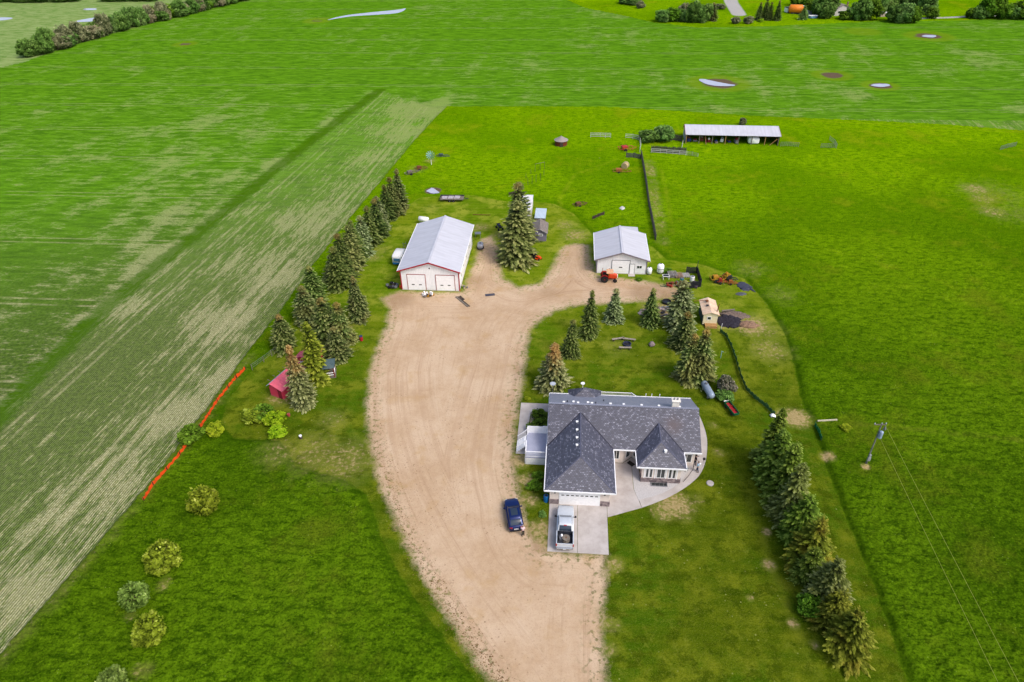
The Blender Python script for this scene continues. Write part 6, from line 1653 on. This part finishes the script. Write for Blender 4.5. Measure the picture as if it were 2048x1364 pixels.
implement('red_rake', 'red old hay rake in the pasture by the long board fence', at(1251, 301), R(8), 3.6, 2.2, mat('bright_red_faded', S(206, 66, 62), .6), REDD, rr_=7, hgt_=.8)
implement('tan_baler', 'rusty tan implement lying next to the round bale in the pasture', at(1240, 345), R(-6), 3.4, 1.6, mat('tan_rust', S(176, 112, 60), .9), RUST, rr_=8, hgt_=.55)
r = thing('round_bale', 'pale round hay bale behind the rusty tan implement', 'hay bale', at(1250, 337), R(60)); m = MB(); m.lathe([(.2, -.75), (.75, -.75), (.82, -.6), (.82, .6), (.75, .75), (.2, .75)], 18, (0, 0, .8), 'X'); m.build('bale', mat('straw', S(214, 190, 140), .95, var=.3, scale=6), r); MB().lathe([(.83, -.05), (.83, .05)], 18, (0, 0, .8), 'X').build('twine', WOODG, r)
implement('brown_harrow', 'brown harrow frame sunk in tall grass above the garden path', at(1158, 412), R(25), 2.6, 1.3, mat('brown_rust', S(128, 92, 62), .9), RUST, rr_=9, hgt_=.5)
implement('old_grader', 'grey-brown machine with white blade at the top of the windbreak', at(822, 349), R(35), 3.0, 1.2, WOODG, RUST, rr_=10, hgt_=.6)
implement('rusty_wreck', 'orange-brown rusty machine between windbreak top and windmill', at(840, 340), R(15), 2.4, 1.4, RUST, mat('orange_rust', S(170, 104, 50), .9), rr_=11, hgt_=.6)
implement('dark_sledge', 'dark low sledge in the grass right of the windmill', at(884, 314), R(-5), 2.6, 1.2, mat('dark_teal', S(74, 96, 92), .8), DARK, rr_=12, hgt_=.4, wheels=False)
# windmill
r = thing('garden_windmill', 'pale blue-green multi-blade windmill on a white post near the crop edge', 'windmill', at(863, 331), 0)
MB().tube((0, 0, 0), (0, 0, 2.6), .07, .05).build('post', WHITE, r)
AQ = mat('aqua', S(150, 200, 200), .6); 
for i in range(12):
    a = i * math.pi / 6; M = Matrix.Translation((0, -.15, 2.7)) @ Matrix.Rotation(a, 4, 'Y') @ Matrix.Rotation(.5, 4, 'Z')
    MB().box(-.1, .1, -.01, .01, .25, 1.15, 0, M).build('blade', AQ, r)
MB().box(-.02, .02, 0, 1.0, 2.55, 2.95).build('tail_vane', AQ, r)

# tarps, ash, dirt heaps
def tarp(label, px, py, w_, d_, mt, rz=0, name='plastic_tarp', h_=.12, cat='tarp', jit=.24, seed=None):
    rr = random.Random(seed or px); m = MB(); n = 30; rings = []
    for q, z in ((1, .0), (.85, .5), (.65, .75), (.45, .9), (.2, 1.0)):
        rings.append([(w_ * q * math.cos(2 * math.pi * i / n) * (1 + rr.uniform(-jit, jit)), d_ * q * math.sin(2 * math.pi * i / n) * (1 + rr.uniform(-jit, jit)), h_ * z * (1 + rr.uniform(-.4, .3)) - .03 * (q == 1)) for i in range(n)])
    m.loft(rings); o = m.build(name, mt, None, True); o.location = at(px, py); o.rotation_euler = (0, 0, R(rz)); return tag(o, label, cat)
TARP = mat('tarp', S(72, 74, 92), .6, var=.2, bump=.4, bscale=4)
tarp('larger black tarp spread on the grass right of the old implements', 1489, 573, 1.3, 1.6, TARP, 15)
tarp('smaller grey tarp scrap below the larger black one', 1482, 588, 1.0, .55, mat('tarp_grey', S(96, 100, 108), .7, var=.2), 5)
tarp('narrow black strip of tarp curving right of the larger one', 1501, 578, .25, 1.2, TARP, 25)
COAL = mat('coal_ash', S(58, 54, 66), .95, var=.6, scale=5, bump=1, bscale=6)
tarp('dark heap of coal and ash right of the cream shed', 1456, 643, 2.3, 1.9, COAL, -8, 'ash_heap', .45, 'heap')
tarp('brown earth heap right of the dark ash heap', 1496, 650, 1.7, 1.0, mat('earth_heap', S(170, 136, 112), .95, var=.4, scale=5, bump=1, bscale=6), -10, 'earth_heap', .45, 'heap')
tarp('grey-brown gravel heap behind the dark ash heap', 1470, 630, 2.4, 1.2, mat('grey_heap', S(140, 122, 110), .95, var=.4, scale=4, bump=1, bscale=6), -12, 'gravel_heap', .25, 'heap')
m = MB(); m.tube((0, 0, .45), (2.2, .25, .5), .13, n=8); o = m.build('log', WOODG); o.location = at(1443, 626); tag(o, 'pale log lying on the gravel heap right of the cream shed', 'log')
pile('rubble_heap', 'pinkish broken concrete and stones behind the slender spruce', 'rubble', at(1318, 625), 34, R(-5), 14, (3.2, 1.7), [('rock', mat('pink_rubble', S(190, 172, 168), .9, var=.3), (.5, .4, .35)), ('block', mat('grey_rubble', S(150, 140, 140), .9, var=.3), (.8, .6, .2)), ('rock', DARK, (.3, .3, .3)), ('block', WOODG, (1.0, .3, .15))])
r = thing('black_trough', 'round black rubber trough at the top of the rubble heap', 'trough', at(1333, 606)); MB().lathe([(.7, 0), (.78, .45), (.7, .45), (.62, .12), (.1, .1)], 20).build('rim', BLACK, r); MB().lathe([(.62, .2), (.05, .21)], 16).build('water', mat('dark_water', (.02, .025, .03), .15), r)
tarp('flattened grey tarp among the rubble below the black trough', 1334, 617, 1.5, .8, mat('tarp_pale', S(140, 146, 150), .6), 0, 'plastic_tarp', .1)

# ================================================================== fences and pens
OR = mat('orange_net', S(238, 82, 24, .85), .6, var=.1); ORP = mat('net_post', S(70, 60, 50), .8)
on_g = 'runs of orange plastic fence along the crop'
fence_run('plastic_fence', GP([(492, 741), (474, 758), (458, 778), (436, 805), (418, 835), (402, 858)]), 'upper run of orange plastic fence beside the crop, near the red cabin', 'fence', ORP, OR, .8, 2.6, 'net', on_g)
fence_run('plastic_fence', GP([(378, 888), (362, 912), (336, 942), (308, 972), (290, 1004)]), 'lower run of orange plastic fence beside the crop, below the round bush', 'fence', ORP, OR, .8, 2.6, 'net', on_g)
fence_run('post_row', GP([(560, 700), (528, 724), (505, 740)]), 'row of thin old posts continuing the orange fence northwards', 'fence', WOODG, STEEL, 1.1, 2.2, 'wire')
GN = mat('green_net', S(74, 120, 70), .7, var=.2); GNP = mat('green_post', S(60, 90, 50), .8)
fence_run('snow_fence', GP([(1440, 664), (1452, 674), (1462, 694), (1472, 722), (1480, 750), (1492, 780), (1510, 798), (1532, 815), (1548, 832)]), 'long green plastic fence winding from cream shed to the tall spruce row', 'fence', GNP, GN, .8, 2.4, 'net')
fence_run('snow_fence', GP([(1629, 852), (1637, 866), (1642, 882)]), 'short green plastic fence at the corner of the tall pasture', 'fence', GNP, mat('green_net2', S(40, 140, 80), .7), .8, 2.0, 'net')
boulder('feed_sack', 'white sack at the foot of the green fence near the tall spruce tip', 1545, 833, .4, .45, WHITE, 9, 'sack')
GB = mat('grey_boards', S(98, 98, 100), .9, var=.35, scale=3); GB2 = mat('dark_boards', S(78, 74, 76), .9, var=.35, scale=3)
fence_run('board_fence', GP([(1282, 312), (1288, 345), (1292, 370), (1297, 410), (1303, 440), (1311, 483)]), 'long grey board fence running down the middle of the pasture', 'fence', GB2, GB, 1.6, 2.5, 'boards')
fence_run('board_fence', GP([(1252, 316), (1267, 317), (1281, 319)]), 'short slatted board fence meeting the top of the long grey fence', 'fence', GB2, GB, 1.5, 2.2, 'boards')
fence_run('board_fence', GP([(1278, 280), (1300, 281), (1320, 281), (1342, 282), (1363, 284)]), 'dark board fence between the bushes and the pole barn', 'fence', GB2, GB2, 1.9, 2.6, 'boards')
WR = mat('white_rail', S(214, 214, 210), .7, var=.12)
fence_run('rail_fence', GP([(1181, 276), (1200, 276), (1221, 277)]), 'white rail fence panel left in the far pasture, above the granary line', 'fence', WR, WR, 1.4, 1.75, 'rails')
fence_run('rail_fence', GP([(1251, 278), (1265, 279), (1277, 282)]), 'white rail fence panel just left of the dark bushes', 'fence', WR, WR, 1.4, 1.75, 'rails')
fence_run('rail_fence', GP([(1302, 307), (1320, 308), (1345, 310), (1371, 312)]), 'white rail fence in front of the dark boarded pen', 'fence', WR, WR, 1.3, 2.0, 'rails')
fence_run('pen_fence', GP([(1302, 305), (1320, 306), (1345, 308), (1371, 309)]), 'dark boarded pen wall just behind the white rail fence', 'fence', GB2, GB2, 1.9, 2.0, 'boards')
fence_run('gate_panel', GP([(1373, 312), (1384, 313), (1395, 316)]), 'grey steel gate continuing right from the white rail fence', 'fence', WR, STEEL, 1.2, 1.8, 'panel')
fence_run('gate_panel', GP([(1560, 294), (1578, 294), (1596, 295)]), 'grey steel panel fence right of the pole barn', 'fence', STEEL, STEEL, 1.3, 2.4, 'panel')
fence_run('gate_panel', GP([(1641, 297), (1655, 297), (1672, 298), (1668, 290), (1658, 282)]), 'grey steel corner pen alone in the right pasture', 'fence', STEEL, STEEL, 1.3, 2.2, 'panel')
fence_run('gate_panel', GP([(1999, 302), (2012, 298), (2030, 294)]), 'grey steel panel fence near the right edge of the pasture', 'fence', STEEL, STEEL, 1.3, 2.2, 'panel')
fence_run('rail_fence', GP([(1363, 300), (1365, 290)]), 'short white rail gate at the left corner of the pole barn', 'fence', WR, WR, 1.4, 1.6, 'rails')
fence_run('rail_fence', GP([(1279, 306), (1281, 296), (1279, 286)]), 'narrow white rail gate at the top of the long grey fence', 'fence', WR, WR, 1.5, 1.8, 'rails')
fence_run('old_fence', GP([(1185, 441), (1195, 436), (1208, 431)]), 'short row of old dark slats in the tall grass', 'fence', WOODD, WOODD, 1.0, 1.4, 'boards')
fence_run('old_fence', GP([(1018, 392), (1030, 389)]), 'few dark slats left of the brownish spruce tip', 'fence', WOODD, WOODD, .9, 1.4, 'boards')
r = thing('post_grid', 'grid of thin standing posts in the pasture behind the sheds', 'posts', at(1070, 352))
rr = random.Random(21)
for k, (px, py, h_) in enumerate([(1056, 372, 2.0), (1064, 369, 2.1), (1072, 366, 2.2), (1081, 363, 2.1), (1062, 350, 1.5), (1070, 345, 2.2), (1080, 342, 2.1), (1089, 340, 2.0), (1052, 358, 1.4), (1088, 352, 1.4)]):
    g = at(px, py); o0 = at(1070, 352); MB().tube((g[0] - o0[0], g[1] - o0[1], 0), (g[0] - o0[0] + rr.uniform(-.1, .1), g[1] - o0[1], h_), .05, .04, 6).build('post', WOODD, r)
g1, g2, o0 = at(1070, 345), at(1089, 340), at(1070, 352); MB().bar((g1[0] - o0[0], g1[1] - o0[1], 2.15), (g2[0] - o0[0], g2[1] - o0[1], 2.0), .06).build('cross_bar', WOODG, r)
m = MB(); a, b = G(1634, 845), G(1673, 843); m.bar((0, 0, .3), (b[0] - a[0], b[1] - a[1], .3), .2, .16); o = m.build('timber_beam', mat('pale_beam', S(220, 210, 180), .8, var=.12)); o.location = (a[0], a[1], 0); tag(o, 'long pale timber lying level in the tall grass right of the spruce row', 'beam')
boulder('boulder', 'small pinkish stone below the yellow-green clump by the timber', 1692, 861, .25, .3, mat('pink_rock', S(206, 160, 140), .9), 12)
for px, py, L_, lb in [(918, 425, 3.6, 'thin dark pipe lying on the mown grass behind the big workshop')]:
    m = MB(); m.tube((-1.9, .15, .08), (1.9, -.25, .08), .06, n=6); o = m.build('pipe', RUST); o.location = at(963, 430); tag(o, lb, 'pipe')
m = MB(); m.tube((0, 0, .1), (4.6, -.8, .1), .09, n=6); o = m.build('white_pole', WOODP); o.location = at(1198, 317); tag(o, 'pale pole lying in the pasture grass left of the red rake', 'pole')
r = thing('water_hydrant', 'thin pale green hydrant post on the lawn above the lilac', 'hydrant', at(1441, 716)); MB().tube((0, 0, 0), (0, 0, 1.3), .05).build('pipe', AQ, r); MB().bar((0, 0, 1.25), (.3, 0, 1.15), .05).build('handle', AQ, r)
r = thing('marker_post', 'white marker post at the top end of the green winding fence', 'post', at(1441, 660)); MB().tube((0, 0, 0), (.1, 0, 1.2), .04).build('post', WHITE, r); MB().lathe([(.06, 1.2), (.03, 1.26)], 8, (.1, 0, 0)).build('cap', WHITE, r)

# things stored in the pole barn
BM = [mat('stored_blue', S(50, 70, 150), .6), mat('stored_grey', S(150, 152, 160), .6), mat('stored_brown', S(130, 80, 60), .8), mat('stored_red', S(150, 40, 50), .6), WOODG, WHITE]
rr = random.Random(5)
names = ['first', 'second', 'third', 'fourth', 'fifth', 'sixth', 'seventh', 'eighth', 'ninth', 'tenth']
for i in range(10):
    u = 1.0 + i * 1.75 + (1.5 if i > 7 else 0); v = rr.uniform(.8, 2.4); w_, h_ = rr.uniform(.35, .6), rr.uniform(.8, 1.6); cm = BM[i % 6]
    if 16 < u < 19.4: continue
    p = bat(u, v); r = thing('stored_machine', '%s stored item from the left inside the open pole barn' % names[i], 'stored item', p, R(-7.2 + rr.uniform(-20, 20)), 'things stored in the pole barn')
    MB().box(-w_, w_, -.6, .6, .25, h_ * .7).build('body', cm, r, bevel=.05); MB().box(-w_ * .6, w_ * .6, -.3, .3, h_ * .7, h_).build('top', BM[(i + 2) % 6], r, bevel=.03)
    for s in (-1, 1): wheel(r, s * w_, -.3, .25, .15)
p = bat(17.6, 1.4); r = thing('white_boat', 'white rounded trailer body parked at the front of the open pole barn', 'trailer', p, R(-7.2)); m = MB(); m.loft([rr_ring(y, w_, .5, z, .3) for y, w_, z in ((-1.3, 1.0, 1.6), (-1.1, 1.4, 1.85), (1.2, 1.4, 1.85), (1.4, 1.1, 1.7))]); m.build('body', WHITE, r, True)
for s in (-1, 1): wheel(r, s * 1.3, 0, .32, .18)
MB().tube((5.4, -.6, 0), (5.0, .2, 2.2), .07).build('prop_pole', mat('pink_pole', S(200, 120, 110), .8), bn); 

# ================================================================== utility pole
U0 = G(1731, 929); UH = HGT(1731, 929, 846)
r = thing('utility_pole', 'grey utility pole with transformer and guy wires in the right pasture', 'utility pole', U0, 0)
MB().tube((0, 0, -.1), (0, 0, UH), .095, .065, 10).build('pole', mat('pole_grey', S(150, 148, 146), .85, var=.25), r)
MB().lathe([(.05, UH - 2.2), (.24, UH - 2.1), (.25, UH - 1.2), (.2, UH - 1.1), (.05, UH - 1.0)], 14, (.12, -.34, 0)).build('transformer', mat('transformer_blue', S(176, 196, 226), .5), r)
MB().bar((-.9, 0, UH - .25), (.55, 0, UH - .25), .09, .1).build('crossarm', WOODG, r)
for x in (-.85, .5, .0): MB().lathe([(.04, UH - .2), (.08, UH - .12), (.05, UH + .02)], 8, (x, 0, 0)).build('insulator', mat('insulator', S(220, 222, 228), .3), r)
m = MB(); m.tube((.35, -.1, UH - 1.0), (.5, -.1, UH - .4), .07, n=8); m.lathe([(.1, UH - .95), (.14, UH - .8), (.06, UH - .6)], 8, (.5, -.2, 0)); m.build('cutout_fuse', STEEL, r)
m = MB(); m.box(-.18, .18, -.3, -.12, .9, 1.5); m.box(-.12, .12, -.28, -.12, 1.6, 1.95); m.build('meter_box', mat('meter_grey', S(176, 178, 180), .5), r)
m = MB(); m.tube((.0, -.15, 0), (0, -.15, 1.0), .04); m.build('conduit', STEEL, r)
def wire(name, a, b, sag, rad, mt, par):
    m = MB(); a, b = Vector(a), Vector(b); n = 26; prev = a
    for i in range(1, n + 1):
        q = i / n; p_ = a.lerp(b, q) - Vector((0, 0, sag * 4 * q * (1 - q))); m.tube(prev, p_, rad, n=5, cap=False); prev = p_
    return m.build(name, mt, par)
WY = mat('cable_yellow_green', S(176, 186, 80), .6)
e1, e2 = G(2052, 1392, 5.6), G(2012, 1392, 5.2)
def ext(z0, e, ze, k=1.5): return ((e[0] - U0[0]) * k, (e[1] - U0[1]) * k, z0 + (ze - z0) * k)
wire('cable', (.45, -.1, UH - .35), ext(UH - .35, e1, 5.6), .25, .02, WY, r)
wire('cable', (.12, -.4, UH - 2.0), ext(UH - 2.0, e2, 5.2, 1.5), .25, .02, WY, r)

# ================================================================== far farmstead
r = thing('white_farmhouse', 'far white farmhouse with grey-brown roof among trees', 'house', at(1668, 33), R(14))
gable_shed(None, 8.0, 15, 2.8, 4.8).build('wall', mat('far_white', S(226, 220, 220, .8), .7), r)
slope([(-.4, -.4, 2.75), (4, -.4, 4.9), (4, 15.4, 4.9), (-.4, 15.4, 2.75)][::-1], .15).build('roof', mat('far_roof', S(170, 158, 158), .8), r); slope([(4.01, -.4, 4.9), (8.4, -.4, 2.75), (8.4, 15.4, 2.75), (4.01, 15.4, 4.9)], .15).build('roof', mat('far_roof', S(170, 158, 158), .8), r)
window(r, place(2.2, 0, 1.1), 1.4, 1.1); window(r, place(5.6, 0, 1.1), 1.4, 1.1); MB().box(7.2, 7.7, 2, 2.5, 3, 5.4).build('chimney', mat('far_brick', S(150, 120, 110), .9), r)
r = thing('orange_tank', 'large orange rounded tank at the far farmstead', 'tank', at(1590, 28), R(-10)); m = MB(); m.loft([[(w_ * math.cos(q), y, 2.2 + w_ * math.sin(q)) for q in [2 * math.pi * i / 14 for i in range(14)]] for y, w_ in ((-3.2, .8), (-2.6, 1.8), (2.6, 1.8), (3.2, .8))]); o = m.build('tank', mat('tank_orange', S(250, 140, 40, .9), .5), r, True); o.rotation_euler = (0, 0, R(80))
MB().box(-2, 2, -1.2, 1.2, 0, .8).build('cradle', DARK, r)
for px, py, w_, d_, h_, c1, nm, lb, cat in [(1577, 25, 3.2, 3.0, 2.2, WHITE, 'white_truck', 'white box truck left of the far orange tank', 'truck'), (1600, 22, 3.4, 2.6, 2.0, mat('far_brown', S(140, 100, 80), .8), 'brown_shed', 'brown shed just right of the far orange tank', 'shed'), (1616, 30, 2.2, 2.2, 1.8, mat('far_lilac', S(190, 190, 220), .6), 'small_shed', 'pale lilac shed below the far leafy trees', 'shed'), (1625, 37, 3.6, 2.0, 1.2, mat('far_blue', S(120, 170, 220), .5), 'blue_boat', 'pale blue and white boat in the far yard', 'boat'), (1764, 34, 3.6, 2.6, 1.8, mat('far_beige', S(216, 196, 184), .7), 'beige_shed', 'beige shed glimpsed through the far trees', 'shed'), (1836, 28, 4.0, 2.4, 1.9, mat('far_grey', S(170, 190, 196), .6), 'grey_camper', 'pale grey camper behind the far trees, right', 'camper')]:
    r = thing(nm, lb, cat, at(px, py), R(10)); MB().box(-w_ / 2, w_ / 2, -d_ / 2, d_ / 2, .25, h_).build('body', c1, r, bevel=.1); MB().box(-w_ / 2 - .1, w_ / 2 + .1, -d_ / 2 - .1, d_ / 2 + .1, h_, h_ + .15).build('roof', WHITE if cat != 'truck' else DARK, r)
    if cat in ('truck', 'camper', 'boat'):
        for s in (-1, 1): wheel(r, s * w_ * .4, -d_ * .5, .35, .3)

# ================================================================== people
def chain(name, joints, mt, parent, subd=1):
    """joints: list of polylines [(x,y,z,r), ...]; the first point of a later line that repeats an earlier one joins it"""
    bm = bmesh.new(); sk = bm.verts.layers.skin.verify(); seen = {}; first = True
    for line in joints:
        prev = None
        for (x, y, z, rad) in line:
            k = (round(x, 3), round(y, 3), round(z, 3)); v = seen.get(k)
            if v is None:
                v = bm.verts.new((x, y, z)); v[sk].radius = (rad, rad); v[sk].use_root = first; first = False; seen[k] = v
            if prev is not None and prev != v and not any(e.other_vert(prev) == v for e in prev.link_edges): bm.edges.new((prev, v))
            prev = v
    me = bpy.data.meshes.new(name); bm.to_mesh(me); bm.free()
    me.materials.append(mt); o = bpy.data.objects.new(name, me); COL.objects.link(o); o.parent = parent
    o.modifiers.new('skin', 'SKIN').use_smooth_shade = True
    s = o.modifiers.new('sub', 'SUBSURF'); s.levels = subd; s.render_levels = subd
    return o
SKIN_ = mat('skin', S(214, 168, 142), .6, var=.06)
def person(label, o, rz, shirt, trousers, hair, arms, stride=.12, z=0.0, hat=None):
    """faces +y locally; arms: two lists of (elbow, wrist) points"""
    r = thing('person', label, 'person', (o[0], o[1], z), rz)
    hip = (0, 0, .93)
    J = [[(0, 0, .93, .13), (0, 0, 1.12, .12), (0, .01, 1.34, .14), (0, .01, 1.46, .07), (0, .02, 1.55, .06), (0, .03, 1.66, .10), (0, .025, 1.73, .085)]]
    for s in (-1, 1):
        J.append([(0, 0, .93, .13), (s * .10, 0, .88, .09), (s * .11, s * stride * .5, .48, .065), (s * .11, s * stride - .02, .08, .045), (s * .12, s * stride + .13, .04, .04)])
    for s, (el, wr) in zip((-1, 1), arms):
        J.append([(0, .01, 1.34, .14), (s * .17, .01, 1.40, .06), (*el, .045), (*wr, .032), (wr[0], wr[1] + .07, wr[2] - .02, .035)])
    chain('body', J, SKIN_, r)
    K = [[(0, 0, .92, .15), (0, 0, 1.12, .145), (0, .01, 1.34, .165), (0, .01, 1.44, .10)]]
    for s, (el, wr) in zip((-1, 1), arms):
        K.append([(0, .01, 1.34, .165), (s * .18, .01, 1.40, .078), (*el, .06), tuple(el[i] + (wr[i] - el[i]) * .8 for i in range(3)) + (.048,)])
    chain('shirt', K, shirt, r)
    T_ = [[(0, 0, .98, .15), (0, 0, .90, .15)]]
    for s in (-1, 1): T_.append([(0, 0, .90, .15), (s * .10, 0, .84, .105), (s * .11, s * stride * .5, .48, .082), (s * .11, s * stride - .02, .12, .068)])
    chain('trousers', T_, trousers, r)
    m = MB(); m.lathe([(.05, 1.60), (.105, 1.66), (.115, 1.74), (.09, 1.81), (.02, 1.84)], 12, (0, .0, 0)); m.build('hair', hair, r, True)
    for s in (-1, 1):
        MB().box(s * .12 - .045, s * .12 + .045, s * stride - .1, s * stride + .17, 0, .08).build('shoe', BLACK, r, bevel=.02)
        MB().lathe([(.006, 0), (.012, .006)], 6, (s * .035, .12, 1.69), 'Y').build('eye', DARK, r)
    MB().tube((0, .12, 1.68), (0, .145, 1.645), .012, .018, 6).build('nose', SKIN_, r)
    for s in (-1, 1): MB().lathe([(.015, -.03), (.022, 0), (.015, .03)], 6, (s * .105, .02, 1.66)).build('ear', SKIN_, r)
    MB().box(-.025, .025, .118, .124, 1.605, 1.615).build('mouth', REDD, r)
    return r
HAIRD = mat('hair_dark', S(50, 40, 36), .8); HAIRG = mat('hair_grey', S(170, 150, 140), .8)
ad = [((-.22, .05, 1.12), (-.18, .28, 1.05)), ((.22, .05, 1.12), (.18, .28, 1.08))]
person('person in pale pink top standing at the rear corner of the blue car', at(1046, 1071), R(5), mat('pale_pink', S(230, 206, 214, .85), .8), mat('black_cloth', (.02, .02, .025), .9), HAIRG, ad, .06)
WB = L2W(18.35, 6.35); WA = L2W(18.2, 7.5)
person('person in light blue shirt and jeans standing on the curved walkway', WB, R(60), mat('light_blue', S(170, 206, 232, .85), .8), mat('jeans', S(44, 66, 104), .9), HAIRG, [((-.24, .0, 1.14), (-.1, .24, 1.16)), ((.24, .06, 1.14), (.14, .3, 1.2))], .14, .055)
person('person in black jacket with one arm stretched out towards the lawn', WA, R(-80), mat('black_jacket', S(44, 36, 48), .9), mat('dark_trousers', S(34, 40, 66), .9), HAIRD, [((-.2, .3, 1.30), (-.14, .58, 1.28)), ((.22, .02, 1.12), (.2, .16, .92))], .1, .055)
p = L2W(19.2, 7.35); r = thing('camera_tripod', 'small black box on a thin tripod at the edge of the curved walkway', 'tripod', (p[0], p[1], .055))
for i in range(3):
    a = i * 2.09; MB().tube((.3 * math.cos(a), .3 * math.sin(a), 0), (0, 0, 1.15), .018, n=6).build('leg', STEEL, r)
MB().box(-.14, .14, -.1, .1, 1.15, 1.42).build('box', BLACK, r)
p = L2W(18.62, 6.55)
r = thing('paper_sheet', 'white paper held by the person in the light blue shirt', 'paper', (p[0], p[1], 1.27), R(60)); o = MB().box(-.13, .13, -.1, .1, 0, .008).build('sheet', WHITE, r)
m = MB()
pts_ = [L2W(18.3, 8.1), L2W(17.9, 6.7), L2W(17.1, 5.4), L2W(16.4, 4.5)]
for a, b in zip(pts_[:-1], pts_[1:]): m.tube((a[0], a[1], .08), (b[0], b[1], .08), .03, n=6)
tag(m.build('garden_hose', DARK), 'dark hose lying along the inner edge of the curved walkway', 'hose')
